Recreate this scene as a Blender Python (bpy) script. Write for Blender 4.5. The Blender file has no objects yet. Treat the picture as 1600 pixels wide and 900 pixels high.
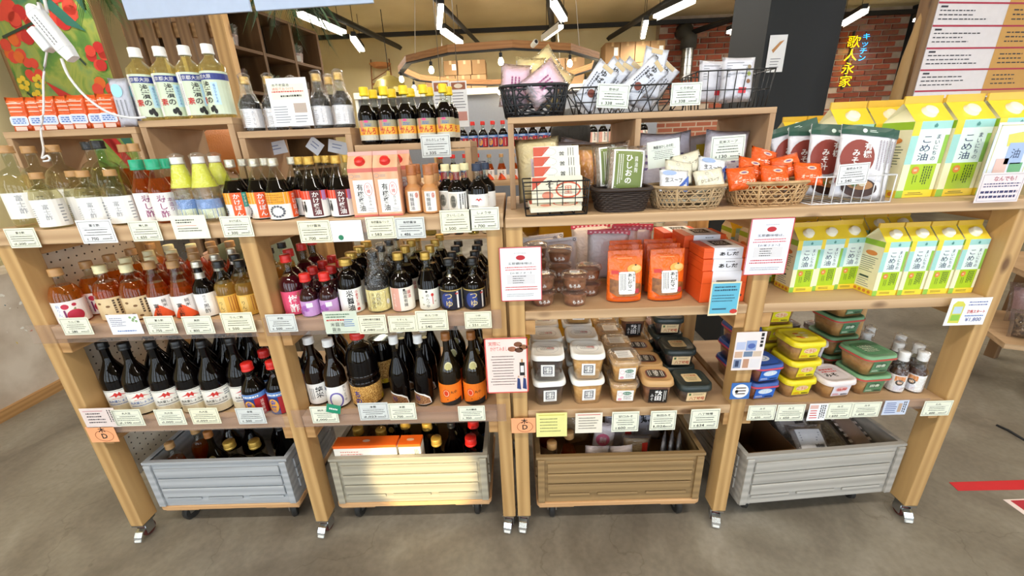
import bpy, math, random
from mathutils import Vector, Matrix
random.seed(7)
sc = bpy.context.scene
COL = sc.collection
R_ = math.radians
sin, cos, pi = math.sin, math.cos, math.pi

# ------------------------------------------------------------------ camera
F_PX, CAM_D, CAM_H = 624.3, 1.26, 1.554
PIT, ROL, YAW = R_(19.74), R_(-2.29), R_(-0.90)
CF = Vector((sin(YAW)*cos(PIT), cos(YAW)*cos(PIT), -sin(PIT)))
_r = Vector((cos(YAW), -sin(YAW), 0)); _u = _r.cross(CF)
CR = cos(ROL)*_r + sin(ROL)*_u
CU = -sin(ROL)*_r + cos(ROL)*_u
CO = Vector((0, -CAM_D, CAM_H))
cd = bpy.data.cameras.new('camera'); cam = bpy.data.objects.new('camera', cd); COL.objects.link(cam)
cd.sensor_fit = 'HORIZONTAL'; cd.sensor_width = 36.0; cd.lens = F_PX/1600*36.0
cd.clip_start = 0.02; cd.clip_end = 100
cam.matrix_world = Matrix(((CR.x, CU.x, -CF.x, CO.x), (CR.y, CU.y, -CF.y, CO.y), (CR.z, CU.z, -CF.z, CO.z), (0, 0, 0, 1)))
sc.camera = cam

def hit(px, py, x=None, y=None, z=None):
    """point of the place seen at a photo pixel, on a plane of known x, y or z"""
    d = CF + CR*((px-800)/F_PX) - CU*((py-450)/F_PX)
    if y is not None: t = (y-CO.y)/d.y
    elif z is not None: t = (z-CO.z)/d.z
    else: t = (x-CO.x)/d.x
    return CO + d*t

# ------------------------------------------------------------------ world, exposure
w = bpy.data.worlds.new('shopfront_daylight'); sc.world = w; w.use_nodes = True
bg = w.node_tree.nodes['Background']; bg.inputs[0].default_value = (0.80, 0.90, 1.0, 1); bg.inputs[1].default_value = 7.5
sc.view_settings.view_transform = 'Standard'; sc.view_settings.look = 'None'
sc.view_settings.gamma = 1.0; sc.view_settings.use_curve_mapping = False
sc.view_settings.exposure = -0.6

def area_lamp(name, loc, sx, sy, power, col=(1, 1, 1), rot=(0, 0, 0)):
    l = bpy.data.lights.new(name, 'AREA'); l.shape = 'RECTANGLE'; l.size = sx; l.size_y = sy
    l.energy = power; l.color = col
    o = bpy.data.objects.new(name, l); COL.objects.link(o); o.location = loc; o.rotation_euler = rot
    return o

# low afternoon sun falling in through the shop front, a narrow beam as the door lets it in
sp = bpy.data.lights.new('low_sun_beam', 'SPOT'); sp.energy = 5600; sp.color = (1.0, 0.80, 0.42)
sp.spot_size = R_(4.3); sp.spot_blend = 0.35; sp.shadow_soft_size = 0.03
so = bpy.data.objects.new('low_sun_beam', sp); COL.objects.link(so)
so.location = (-1.35, -6.0, 2.15)
so.rotation_euler = (Vector((-0.42, 0.06, 0.27))-Vector(so.location)).to_track_quat('-Z', 'Y').to_euler()

# ------------------------------------------------------------------ materials
MATS = {}
def lin(h):
    h = h.lstrip('#')
    v = [int(h[i:i+2], 16)/255 for i in (0, 2, 4)]
    return tuple((c/12.92 if c <= .04045 else ((c+.055)/1.055)**2.4) for c in v)

def newmat(key):
    m = bpy.data.materials.new(key); m.use_nodes = True
    nt = m.node_tree; b = nt.nodes['Principled BSDF']
    return m, nt, b, nt.nodes, nt.links

def C(h, rough=.5, metal=0.0, var=.05, scale=30.0, coat=0.0):
    """plain coloured stuff with faint procedural mottling"""
    key = f'{h}_{rough}_{metal}_{coat}'
    if key in MATS: return MATS[key]
    m, nt, b, N, L = newmat('paint_'+key)
    c = lin(h)
    tc = N.new('ShaderNodeTexCoord'); ns = N.new('ShaderNodeTexNoise'); ns.inputs['Scale'].default_value = scale; ns.inputs['Detail'].default_value = 1
    L.new(tc.outputs['Object'], ns.inputs['Vector'])
    mx = N.new('ShaderNodeMix'); mx.data_type = 'RGBA'
    mx.inputs[6].default_value = (*[k*(1-var) for k in c], 1); mx.inputs[7].default_value = (*[min(1, k*(1+var)) for k in c], 1)
    L.new(ns.outputs['Fac'], mx.inputs[0]); L.new(mx.outputs[2], b.inputs['Base Color'])
    b.inputs['Roughness'].default_value = rough; b.inputs['Metallic'].default_value = metal
    b.inputs['Coat Weight'].default_value = coat
    MATS[key] = m; return m

def wood(key, c1, c2, axis='x', rough=.6, knots=True):
    if key in MATS: return MATS[key]
    m, nt, b, N, L = newmat('wood_'+key)
    tc = N.new('ShaderNodeTexCoord'); mp = N.new('ShaderNodeMapping')
    s = {'x': (1.2, 16, 16), 'y': (16, 1.2, 16), 'z': (16, 16, 1.2)}[axis]
    mp.inputs['Scale'].default_value = s
    oi = N.new('ShaderNodeObjectInfo'); ad = N.new('ShaderNodeVectorMath'); ad.operation = 'ADD'
    ml = N.new('ShaderNodeVectorMath'); ml.operation = 'SCALE'; ml.inputs['Scale'].default_value = 7
    cb = N.new('ShaderNodeCombineXYZ')
    for i in range(3): L.new(oi.outputs['Random'], cb.inputs[i])
    L.new(cb.outputs[0], ml.inputs[0]); L.new(tc.outputs['Object'], ad.inputs[0]); L.new(ml.outputs[0], ad.inputs[1])
    L.new(ad.outputs[0], mp.inputs['Vector'])
    n1 = N.new('ShaderNodeTexNoise'); n1.inputs['Scale'].default_value = 1.6; n1.inputs['Detail'].default_value = 5; n1.inputs['Distortion'].default_value = .6
    L.new(mp.outputs[0], n1.inputs['Vector'])
    wv = N.new('ShaderNodeTexWave'); wv.bands_direction = {'x': 'Z', 'y': 'Z', 'z': 'X'}[axis]; wv.inputs['Scale'].default_value = .55
    wv.inputs['Distortion'].default_value = 7; wv.inputs['Detail'].default_value = 2; wv.inputs['Detail Scale'].default_value = .7
    L.new(mp.outputs[0], wv.inputs['Vector'])
    mx0 = N.new('ShaderNodeMix'); mx0.data_type = 'FLOAT'; mx0.inputs[0].default_value = .45
    L.new(n1.outputs['Fac'], mx0.inputs[2]); L.new(wv.outputs['Fac'], mx0.inputs[3])
    mx = N.new('ShaderNodeMix'); mx.data_type = 'RGBA'
    mx.inputs[6].default_value = (*lin(c2), 1); mx.inputs[7].default_value = (*lin(c1), 1)
    L.new(mx0.outputs[0], mx.inputs[0]); out = mx.outputs[2]
    if knots:
        v = N.new('ShaderNodeTexVoronoi'); v.inputs['Scale'].default_value = 2.2
        mp2 = N.new('ShaderNodeMapping'); mp2.inputs['Scale'].default_value = {'x': (1, 2.2, 2.2), 'y': (2.2, 1, 2.2), 'z': (2.2, 2.2, 1)}[axis]
        L.new(ad.outputs[0], mp2.inputs['Vector']); L.new(mp2.outputs[0], v.inputs['Vector'])
        rp = N.new('ShaderNodeValToRGB'); rp.color_ramp.elements[0].position = .035; rp.color_ramp.elements[0].color = (.16, .08, .03, 1)
        rp.color_ramp.elements[1].position = .085; rp.color_ramp.elements[1].color = (1, 1, 1, 1)
        L.new(v.outputs['Distance'], rp.inputs[0])
        mk = N.new('ShaderNodeMix'); mk.data_type = 'RGBA'; mk.blend_type = 'MULTIPLY'; mk.inputs[0].default_value = .8
        L.new(out, mk.inputs[6]); L.new(rp.outputs[0], mk.inputs[7]); out = mk.outputs[2]
    L.new(out, b.inputs['Base Color']); b.inputs['Roughness'].default_value = rough
    bp = N.new('ShaderNodeBump'); bp.inputs['Strength'].default_value = .12; bp.inputs['Distance'].default_value = .003
    L.new(mx0.outputs[0], bp.inputs['Height']); L.new(bp.outputs[0], b.inputs['Normal'])
    MATS[key] = m; return m

def glass(key, tint, refl=.05, rough=.03, body=0.0, bump=0.0):
    """thin clear wall: tinted see-through plus a gloss coat; body adds a little of its own colour"""
    if key in MATS: return MATS[key]
    m, nt, b, N, L = newmat('glass_'+key)
    N.remove(b); out = N['Material Output']
    tr = N.new('ShaderNodeBsdfTransparent'); tr.inputs[0].default_value = (*lin(tint), 1)
    gl = N.new('ShaderNodeBsdfGlossy'); gl.inputs['Roughness'].default_value = rough; gl.inputs[0].default_value = (1, 1, 1, 1)
    fr = N.new('ShaderNodeLayerWeight'); fr.inputs[0].default_value = .5
    pw = N.new('ShaderNodeMath'); pw.operation = 'POWER'; pw.inputs[1].default_value = 3.5; L.new(fr.outputs['Facing'], pw.inputs[0])
    mx = N.new('ShaderNodeMixShader'); base = tr.outputs[0]
    if body:
        df = N.new('ShaderNodeBsdfDiffuse'); df.inputs[0].default_value = (*lin(tint), 1)
        tl = N.new('ShaderNodeBsdfTranslucent'); tl.inputs[0].default_value = (*lin(tint), 1)
        a1 = N.new('ShaderNodeMixShader'); a1.inputs[0].default_value = .5; L.new(df.outputs[0], a1.inputs[1]); L.new(tl.outputs[0], a1.inputs[2])
        a2 = N.new('ShaderNodeMixShader'); a2.inputs[0].default_value = body; L.new(tr.outputs[0], a2.inputs[1]); L.new(a1.outputs[0], a2.inputs[2])
        base = a2.outputs[0]
    ma = N.new('ShaderNodeMath'); ma.operation = 'ADD'; ma.inputs[1].default_value = refl; ma.use_clamp = True
    L.new(pw.outputs[0], ma.inputs[0]); L.new(ma.outputs[0], mx.inputs[0]); L.new(base, mx.inputs[1]); L.new(gl.outputs[0], mx.inputs[2])
    if bump:
        tc = N.new('ShaderNodeTexCoord'); ns = N.new('ShaderNodeTexNoise'); ns.inputs['Scale'].default_value = 38; ns.inputs['Detail'].default_value = 3; ns.inputs['Distortion'].default_value = 1.2
        L.new(tc.outputs['Object'], ns.inputs['Vector'])
        bp = N.new('ShaderNodeBump'); bp.inputs['Strength'].default_value = bump; bp.inputs['Distance'].default_value = .02
        L.new(ns.outputs['Fac'], bp.inputs['Height']); L.new(bp.outputs[0], gl.inputs['Normal']); L.new(bp.outputs[0], fr.inputs['Normal'])
    L.new(mx.outputs[0], out.inputs[0])
    MATS[key] = m; return m

def film(key, h, rough=.25, bump=.5, scale=28):
    """printed plastic film with crinkles"""
    if key in MATS: return MATS[key]
    m, nt, b, N, L = newmat('film_'+key)
    b.inputs['Base Color'].default_value = (*lin(h), 1); b.inputs['Roughness'].default_value = rough
    tc = N.new('ShaderNodeTexCoord'); ns = N.new('ShaderNodeTexNoise'); ns.inputs['Scale'].default_value = scale; ns.inputs['Detail'].default_value = 3; ns.inputs['Distortion'].default_value = 1.5
    L.new(tc.outputs['Object'], ns.inputs['Vector'])
    bp = N.new('ShaderNodeBump'); bp.inputs['Strength'].default_value = bump; bp.inputs['Distance'].default_value = .015
    L.new(ns.outputs['Fac'], bp.inputs['Height']); L.new(bp.outputs[0], b.inputs['Normal'])
    MATS[key] = m; return m

def glow(key, h, s):
    if key in MATS: return MATS[key]
    m, nt, b, N, L = newmat('glow_'+key)
    b.inputs['Base Color'].default_value = (*lin(h), 1); b.inputs['Emission Color'].default_value = (*lin(h), 1); b.inputs['Emission Strength'].default_value = s
    MATS[key] = m; return m

def noise_mat(key, cols, scale, rough=.7, detail=6, bump=.1, stretch=(1, 1, 1), dist=0.0):
    """cols: [(pos, hex)...] over a noise field"""
    if key in MATS: return MATS[key]
    m, nt, b, N, L = newmat(key)
    tc = N.new('ShaderNodeTexCoord'); mp = N.new('ShaderNodeMapping'); mp.inputs['Scale'].default_value = stretch
    ns = N.new('ShaderNodeTexNoise'); ns.inputs['Scale'].default_value = scale; ns.inputs['Detail'].default_value = detail; ns.inputs['Distortion'].default_value = dist
    L.new(tc.outputs['Object'], mp.inputs[0]); L.new(mp.outputs[0], ns.inputs['Vector'])
    rp = N.new('ShaderNodeValToRGB'); e = rp.color_ramp.elements
    while len(e) < len(cols): e.new(.5)
    for k, (p, h) in enumerate(cols): e[k].position = p; e[k].color = (*lin(h), 1)
    L.new(ns.outputs['Fac'], rp.inputs[0]); L.new(rp.outputs[0], b.inputs['Base Color'])
    b.inputs['Roughness'].default_value = rough
    if bump:
        bp = N.new('ShaderNodeBump'); bp.inputs['Strength'].default_value = bump; bp.inputs['Distance'].default_value = .01
        L.new(ns.outputs['Fac'], bp.inputs['Height']); L.new(bp.outputs[0], b.inputs['Normal'])
    MATS[key] = m; return m

# ------------------------------------------------------------------ mesh building
class MB:
    def __init__(s): s.v = []; s.f = []; s.m = []; s.mats = []; s.sm = []
    def mi(s, m):
        if m not in s.mats: s.mats.append(m)
        return s.mats.index(m)
    def add(s, vs, fs, m, smooth=False):
        o = len(s.v); s.v += [tuple(p) for p in vs]; i = s.mi(m)
        for f in fs: s.f.append([o+k for k in f]); s.m.append(i); s.sm.append(smooth)
        return s
    def box(s, x0, x1, y0, y1, z0, z1, m):
        v = [(x0, y0, z0), (x1, y0, z0), (x1, y1, z0), (x0, y1, z0), (x0, y0, z1), (x1, y0, z1), (x1, y1, z1), (x0, y1, z1)]
        return s.add(v, [(3, 2, 1, 0), (4, 5, 6, 7), (0, 1, 5, 4), (1, 2, 6, 5), (2, 3, 7, 6), (3, 0, 4, 7)], m)
    def frus(s, a, b, m, smooth=False, caps=(1, 1)):
        """loft between two equal point rings"""
        n = len(a); fs = [(i, (i+1) % n, n+(i+1) % n, n+i) for i in range(n)]
        if caps[0]: fs.append(tuple(range(n-1, -1, -1)))
        if caps[1]: fs.append(tuple(range(n, 2*n)))
        return s.add(list(a)+list(b), fs, m, smooth)
    def lathe(s, prof, m, seg=22, cx=0, cy=0, z0=0, smooth=True, mfun=None):
        """prof [(r,z)...]; mfun(zmid) picks the material"""
        ring = [(cos(2*pi*i/seg), sin(2*pi*i/seg)) for i in range(seg)]
        for (r0, a), (r1, b) in zip(prof, prof[1:]):
            mm = mfun((a+b)/2) if mfun else m
            if r0 < 1e-6 and r1 < 1e-6: continue
            if r0 < 1e-6:
                s.add([(cx, cy, z0+a)]+[(cx+r1*c, cy+r1*k, z0+b) for c, k in ring], [(0, 1+(i+1) % seg, 1+i) if b <= a else (0, 1+i, 1+(i+1) % seg) for i in range(seg)], mm, smooth)
            elif r1 < 1e-6:
                s.add([(cx+r0*c, cy+r0*k, z0+a) for c, k in ring]+[(cx, cy, z0+b)], [(i, (i+1) % seg, seg) for i in range(seg)], mm, smooth)
            else:
                s.add([(cx+r0*c, cy+r0*k, z0+a) for c, k in ring]+[(cx+r1*c, cy+r1*k, z0+b) for c, k in ring],
                      [(i, (i+1) % seg, seg+(i+1) % seg, seg+i) for i in range(seg)], mm, smooth)
        return s
    def tube(s, pts, r, m, seg=6, closed=False):
        pts = [Vector(p) for p in pts]; n = len(pts); rings = []
        for i, p in enumerate(pts):
            if closed: t = pts[(i+1) % n]-pts[i-1]
            else: t = pts[min(i+1, n-1)]-pts[max(i-1, 0)]
            t.normalize()
            a = Vector((0, 0, 1)) if abs(t.z) < .9 else Vector((1, 0, 0))
            u = t.cross(a).normalized(); q = t.cross(u)
            rr = r[i] if isinstance(r, (list, tuple)) else r
            rings.append([p+(u*cos(2*pi*k/seg)+q*sin(2*pi*k/seg))*rr for k in range(seg)])
        v = [p for g in rings for p in g]; fs = []
        for i in range(n if closed else n-1):
            j = (i+1) % n
            for k in range(seg): fs.append((i*seg+k, j*seg+k, j*seg+(k+1) % seg, i*seg+(k+1) % seg))
        if not closed: fs += [tuple(range(seg)), tuple(range((n-1)*seg+seg-1, (n-1)*seg-1, -1))]
        return s.add(v, fs, m, True)
    def prism(s, poly, axis, a, b, m):
        """extrude a 2-D outline along an axis from a to b"""
        f = {'y': lambda p, t: (p[0], t, p[1]), 'z': lambda p, t: (p[0], p[1], t), 'x': lambda p, t: (t, p[0], p[1])}[axis]
        return s.frus([f(p, a) for p in poly], [f(p, b) for p in poly], m)
    def mesh(s, name, weld=False):
        me = bpy.data.meshes.new(name); me.from_pydata(s.v, [], s.f)
        for m in s.mats: me.materials.append(m)
        me.polygons.foreach_set('material_index', s.m); me.polygons.foreach_set('use_smooth', s.sm)
        if weld:
            import bmesh
            bm = bmesh.new(); bm.from_mesh(me); bmesh.ops.remove_doubles(bm, verts=bm.verts, dist=1e-5)
            bmesh.ops.recalc_face_normals(bm, faces=bm.faces); bm.to_mesh(me); bm.free()
        me.update(); return me

def rrect(w, h, r, n=4, cx=0, cy=0):
    p = []
    for qx, qy, a0 in ((1, 1, 0), (-1, 1, 90), (-1, -1, 180), (1, -1, 270)):
        for k in range(n+1):
            a = R_(a0+90*k/n); p.append((cx+qx*(w/2-r)+r*cos(a), cy+qy*(h/2-r)+r*sin(a)))
    return p

def link(name, me, parent=None, loc=None, rot=None, bevel=0):
    o = bpy.data.objects.new(name, me); COL.objects.link(o)
    if parent is not None: o.parent = parent
    if loc is not None: o.location = loc
    if rot is not None: o.rotation_euler = rot
    if bevel:
        bv = o.modifiers.new('edge', 'BEVEL'); bv.width = bevel; bv.segments = 2; bv.limit_method = 'ANGLE'
    return o

def tag(o, label=None, cat=None, group=None, kind=None):
    if label: o['label'] = label
    if cat: o['category'] = cat
    if group: o['group'] = group
    if kind: o['kind'] = kind
    return o

def thing(name, label, cat, loc=(0, 0, 0), rot=(0, 0, 0), group=None):
    return tag(link(name, None, None, loc, rot), label, cat, group)

def struct(name, mb, parent=None, bevel=0):
    o = link(name, mb.mesh(name), parent, bevel=bevel)
    if parent is None: o['kind'] = 'structure'
    return o

def part(name, mb, parent, bevel=0, loc=None, rot=None, label=None, weld=False):
    o = link(name, mb.mesh(name, weld), parent, loc, rot, bevel)
    if label: o['label'] = label
    return o

ORD = ['first', 'second', 'third', 'fourth', 'fifth', 'sixth', 'seventh', 'eighth', 'ninth', 'tenth', 'eleventh', 'twelfth', 'thirteenth', 'fourteenth', 'fifteenth', 'sixteenth', 'seventeenth', 'eighteenth', 'nineteenth', 'twentieth', 'twenty-first', 'twenty-second']

PROTO = {}; BOTR = {}; ROUND = []; BLOCKS = []
def proto(kind, parts):
    """parts: [(name, mesh builder or mesh, parent index or None, label)]"""
    PROTO[kind] = [(n, (m.mesh(n, True) if isinstance(m, MB) else m), pi_, lb) for n, m, pi_, lb in parts]

def place(kind, name, label, cat, loc, rot=(0, 0, 0), group=None, scale=None, skip=()):
    t = thing(name, label, cat, (loc[0], loc[1], loc[2]+.0008), rot if isinstance(rot, tuple) else (0, 0, rot), group)
    if scale: t.scale = (scale,)*3 if not isinstance(scale, tuple) else scale
    made = []
    if kind in BOTR: k_ = t.scale.x; ROUND.append([t, BOTR[kind][0]*k_, loc[2], loc[2]+BOTR[kind][1]*k_])
    for n, me, pi_, lb in PROTO[kind]:
        if n in skip: made.append(None); continue
        o = link(n, me, t if pi_ is None else made[pi_])
        if lb: o['label'] = lb
        made.append(o)
    return t

def settle():
    """nudge standing bottles apart until none touch one another, a post or a box"""
    for it in range(80):
        moved = False
        for i, (a, ra, za, ha) in enumerate(ROUND):
            for b, rb_, zb, hb in ROUND[i+1:]:
                if za > hb or zb > ha: continue
                dx, dy = b.location.x-a.location.x, b.location.y-a.location.y; m = ra+rb_+.0012
                if abs(dx) > m or abs(dy) > m: continue
                d = math.hypot(dx, dy)
                if d >= m: continue
                if d < 1e-5: dx, dy, d = 0, 1, 1
                k = (m-d)/2/d*1.02; a.location.x -= dx*k; a.location.y -= dy*k; b.location.x += dx*k; b.location.y += dy*k; moved = True
            for x0, x1, y0, y1, z0, z1, inside in BLOCKS:
                if za > z1 or ha < z0: continue
                x, y = a.location.x, a.location.y; r = ra+.0012
                if inside:
                    if x0 < x < x1 and y0 < y < y1:
                        nx, ny = min(max(x, x0+r), x1-r), min(max(y, y0+r), y1-r)
                        if (nx, ny) != (x, y): a.location.x, a.location.y = nx, ny; moved = True
                    continue
                qx, qy = min(max(x, x0), x1), min(max(y, y0), y1); dx, dy = x-qx, y-qy; d = math.hypot(dx, dy)
                if d >= r: continue
                if d > 1e-6: a.location.x = qx+dx/d*r; a.location.y = qy+dy/d*r
                else:
                    o = min((x-x0+r, -1, 0), (x1-x+r, 1, 0), (y-y0+r, 0, -1), (y1-y+r, 0, 1)); a.location.x += o[0]*o[1]; a.location.y += o[0]*o[2]
                moved = True
        if not moved: break

# ------------------------------------------------------------------ print: flat artwork mapped on faces and bottles
TXT = {}; TSC = bpy.data.scenes.new('type_setting')
def glyphs(st, wt=0):
    k = (st, wt)
    if k in TXT: return TXT[k]
    c = bpy.data.curves.new('t', 'FONT'); c.body = st; c.size = 1; c.resolution_u = 2; c.offset = wt
    o = bpy.data.objects.new('t', c); TSC.collection.objects.link(o)
    TSC.view_layers[0].update(); dg = TSC.view_layers[0].depsgraph; me = bpy.data.meshes.new_from_object(o.evaluated_get(dg))
    v = [(p.co.x, p.co.y) for p in me.vertices]; f = [tuple(p.vertices) for p in me.polygons]
    bpy.data.objects.remove(o); bpy.data.curves.remove(c); bpy.data.meshes.remove(me)
    if v:
        x0 = min(p[0] for p in v); x1 = max(p[0] for p in v); y0 = min(p[1] for p in v); y1 = max(p[1] for p in v)
    else: x0 = y0 = 0; x1 = y1 = 1
    TXT[k] = (v, f, x0, x1, y0, y1); return TXT[k]

class Art:
    def __init__(s): s.L = []; s.n = 0
    def _a(s, v, f, m, lay): s.L.append((v, f, m, s.n if lay is None else lay)); return s
    def up(s): s.n += 1; return s
    def rect(s, u0, v0, u1, v1, m, nu=1, lay=None, nv=1):
        v = [(u0+(u1-u0)*i/nu, v0+(v1-v0)*j/nv) for j in range(nv+1) for i in range(nu+1)]
        f = [(j*(nu+1)+i, j*(nu+1)+i+1, (j+1)*(nu+1)+i+1, (j+1)*(nu+1)+i) for j in range(nv) for i in range(nu)]
        return s._a(v, f, m, lay)
    def ell(s, cx, cy, rx, ry, m, n=18, lay=None):
        if .008 < rx < .06: return s.poly([(cx+rx*cos(2*pi*i/n), cy+ry*sin(2*pi*i/n)) for i in range(n)], m, lay, .006)
        v = [(cx, cy)]+[(cx+rx*cos(2*pi*i/n), cy+ry*sin(2*pi*i/n)) for i in range(n)]
        return s._a(v, [(0, 1+i, 1+(i+1) % n) for i in range(n)], m, lay)
    def ring(s, cx, cy, rx, ry, t, m, n=20, lay=None):
        v = [(cx+rx*cos(2*pi*i/n), cy+ry*sin(2*pi*i/n)) for i in range(n)]+[(cx+(rx-t)*cos(2*pi*i/n), cy+(ry-t)*sin(2*pi*i/n)) for i in range(n)]
        return s._a(v, [(i, (i+1) % n, n+(i+1) % n, n+i) for i in range(n)], m, lay)
    def frame(s, u0, v0, u1, v1, t, m, nu=1):
        s.rect(u0, v0, u1, v0+t, m, nu); s.rect(u0, v1-t, u1, v1, m, nu); s.rect(u0, v0, u0+t, v1, m); return s.rect(u1-t, v0, u1, v1, m)
    def poly(s, pts, m, lay=None, step=.008):
        u0 = min(p[0] for p in pts); u1 = max(p[0] for p in pts); n = max(1, math.ceil((u1-u0)/step))
        if n > 40: n = 1
        for i in range(n):
            a, b = u0+(u1-u0)*i/n, u0+(u1-u0)*(i+1)/n; q = list(pts)
            if n > 1:
                for lim, sg in ((a, 1), (b, -1)):
                    o = []
                    for k in range(len(q)):
                        p, r = q[k-1], q[k]; ip, ir = (p[0]-lim)*sg >= -1e-9, (r[0]-lim)*sg >= -1e-9
                        if ip != ir: t = (lim-p[0])/(r[0]-p[0]); o.append((lim, p[1]+(r[1]-p[1])*t))
                        if ir: o.append(r)
                    q = o
            if len(q) > 2: s._a(q, [tuple(range(len(q)))], m, lay)
        return s
    def txt(s, st, cx, cy, h, m, vert=False, w=None, wt=0, lay=None):
        """text in a box of height h centred at cx, cy; w squeezes or stretches the width"""
        if vert:
            n = len(st); ch = h/n; ww = w or ch*.92
            for i, c in enumerate(st): 
                if c != ' ': s.txt(c, cx, cy+h/2-ch*(i+.5), ch*.9, m, w=ww*(.3 if c in 'ー一' and False else 1), wt=wt, lay=lay)
            return s
        v, f, x0, x1, y0, y1 = glyphs(st, wt)
        if not v: return s
        if len(st) == 1 and w:   # one cell of a column: keep its place in the em square
            k = h/.92; q = [(cx+(x-.48)*w/.96, cy+(y-.34)*k) for x, y in v]
        else:
            k = h/max(.3, y1-y0); kx = (w/(x1-x0)) if w else k
            q = [(cx+(x-(x0+x1)/2)*kx, cy+(y-(y0+y1)/2)*k) for x, y in v]
        return s._a(q, f, m, lay)
    def bars(s, u0, v0, u1, v1, n, m, fill=.5, rag=.3, rnd=None, center=False, dash=0, lay=None):
        """n lines of illegibly small print"""
        rd = rnd or random.Random(int((u0*77+v0*131+u1*17+n)*1e4)); h = (v1-v0)/n
        for i in range(n):
            a = v1-h*(i+.5); L = (u1-u0)*(1-rag*rd.random()); st = u0+((u1-u0-L)/2 if center else 0)
            if dash:
                x = st
                while x < st+L:
                    wd = dash*(.5+rd.random()); s.rect(x, a-h*fill/2, min(x+wd, st+L), a+h*fill/2*(.6+.4*rd.random()), m, lay=lay); x += wd+dash*.35
            else: s.rect(st, a-h*fill/2, st+L, a+h*fill/2, m, lay=lay)
        return s
    def vbars(s, u0, v0, u1, v1, n, m, fill=.45, rag=.3, dash=.004, lay=None):
        rd = random.Random(int((u0*37+v0*91+n)*1e4)); wd = (u1-u0)/n
        for i in range(n):
            a = u0+wd*(i+.5); y = v1; end = v1-(v1-v0)*(1-rag*rd.random())
            while y > end+dash*.4:
                h = dash*(.6+.5*rd.random()); s.rect(a-wd*fill/2, max(end, y-h), a+wd*fill/2, y, m, lay=lay); y -= h+dash*.3
        return s
    def build(s, fmap, mb=None):
        mb = mb or MB()
        for v, f, m, lay in s.L: mb.add([fmap(u, q, lay) for u, q in v], f, m)
        return mb

def flat(x=0, y=0, z=0, e=.0004): return lambda u, v, l: (x+u, y-e*l, z+v)
def cyl(R, z=0, e=.0005, a0=0.0):
    """wrap round a bottle; R number or function of height"""
    g = R if callable(R) else (lambda v: R)
    def f(u, v, l):
        r = g(v)+.0005+e*l; a = u/g(v)+a0
        return (r*sin(a), -r*cos(a), z+v)
    return f

# ------------------------------------------------------------------ setting
W_POST = wood('post', '#cea870', '#9c7443', 'z'); W_BOARD = wood('board', '#d0b08a', '#a3815c', 'x'); W_RAIL = wood('rail', '#c69b66', '#996f40', 'y')
W_RISER = wood('riser', '#c2a17c', '#a58462', 'x', knots=False); W_RISERZ = wood('riserz', '#bb9a76', '#9d7c5b', 'z', knots=False)
W_DARK = wood('darkshelf', '#8a6a48', '#5f4329', 'x', knots=False); W_DARKZ = wood('darkshelfz', '#8c6b47', '#614429', 'z')
CONC = noise_mat('concrete_floor', [(.28, '#655c50'), (.46, '#7d7467'), (.58, '#8b8375'), (.74, '#9f978a')], 1.9, rough=.45, detail=12, bump=.06, dist=1.1)
def crack(m):
    nt = m.node_tree; N, L = nt.nodes, nt.links; b = N['Principled BSDF']; src = b.inputs['Base Color'].links[0].from_socket
    tc = N.new('ShaderNodeTexCoord'); n = N.new('ShaderNodeTexNoise'); n.inputs['Scale'].default_value = 4; n.inputs['Detail'].default_value = 6; L.new(tc.outputs['Object'], n.inputs['Vector'])
    sc_ = N.new('ShaderNodeVectorMath'); sc_.operation = 'SCALE'; sc_.inputs['Scale'].default_value = .35; ad = N.new('ShaderNodeVectorMath'); ad.operation = 'ADD'; L.new(n.outputs['Color'], sc_.inputs[0]); L.new(tc.outputs['Object'], ad.inputs[0]); L.new(sc_.outputs[0], ad.inputs[1])
    v = N.new('ShaderNodeTexVoronoi'); v.feature = 'DISTANCE_TO_EDGE'; v.inputs['Scale'].default_value = .9; L.new(ad.outputs[0], v.inputs['Vector'])
    rp = N.new('ShaderNodeValToRGB'); rp.color_ramp.elements[0].position = .0; rp.color_ramp.elements[0].color = (.80, .78, .75, 1); rp.color_ramp.elements[1].position = .004; rp.color_ramp.elements[1].color = (1, 1, 1, 1); L.new(v.outputs['Distance'], rp.inputs[0])
    g = N.new('ShaderNodeTexNoise'); g.inputs['Scale'].default_value = 42; g.inputs['Detail'].default_value = 6; L.new(tc.outputs['Object'], g.inputs['Vector'])
    rg = N.new('ShaderNodeValToRGB'); rg.color_ramp.elements[0].position = .3; rg.color_ramp.elements[0].color = (.84, .84, .84, 1); rg.color_ramp.elements[1].position = .65; rg.color_ramp.elements[1].color = (1.0, 1, 1, 1); L.new(g.outputs['Fac'], rg.inputs[0])
    for q in (rp.outputs[0], rg.outputs[0]):
        mx = N.new('ShaderNodeMix'); mx.data_type = 'RGBA'; mx.blend_type = 'MULTIPLY'; mx.inputs[0].default_value = 1; L.new(src, mx.inputs[6]); L.new(q, mx.inputs[7]); src = mx.outputs[2]
    L.new(src, b.inputs['Base Color'])
crack(CONC)
CREAM = noise_mat('cream_plaster', [(.3, '#d8c795'), (.7, '#e4d5a8')], 2, rough=.9, bump=.03)
CEIL = noise_mat('ceiling_paint', [(.3, '#cbb98c'), (.7, '#d8c79c')], 1.5, rough=.9, bump=.03)
BLACK = C('#1b1c1e', .6); STEEL = C('#b9bcc0', .3, 1.0); CHROME = C('#dfe3e6', .16, 1.0); RUBBER = C('#23211f', .6)
WHITE = C('#eef0ee', .5); WHITEP = C('#e9ecf0', .35); GREY = C('#8a8d93', .6); CARDB = C('#b08a5e', .8); CARDB2 = C('#9c784e', .8)

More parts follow.
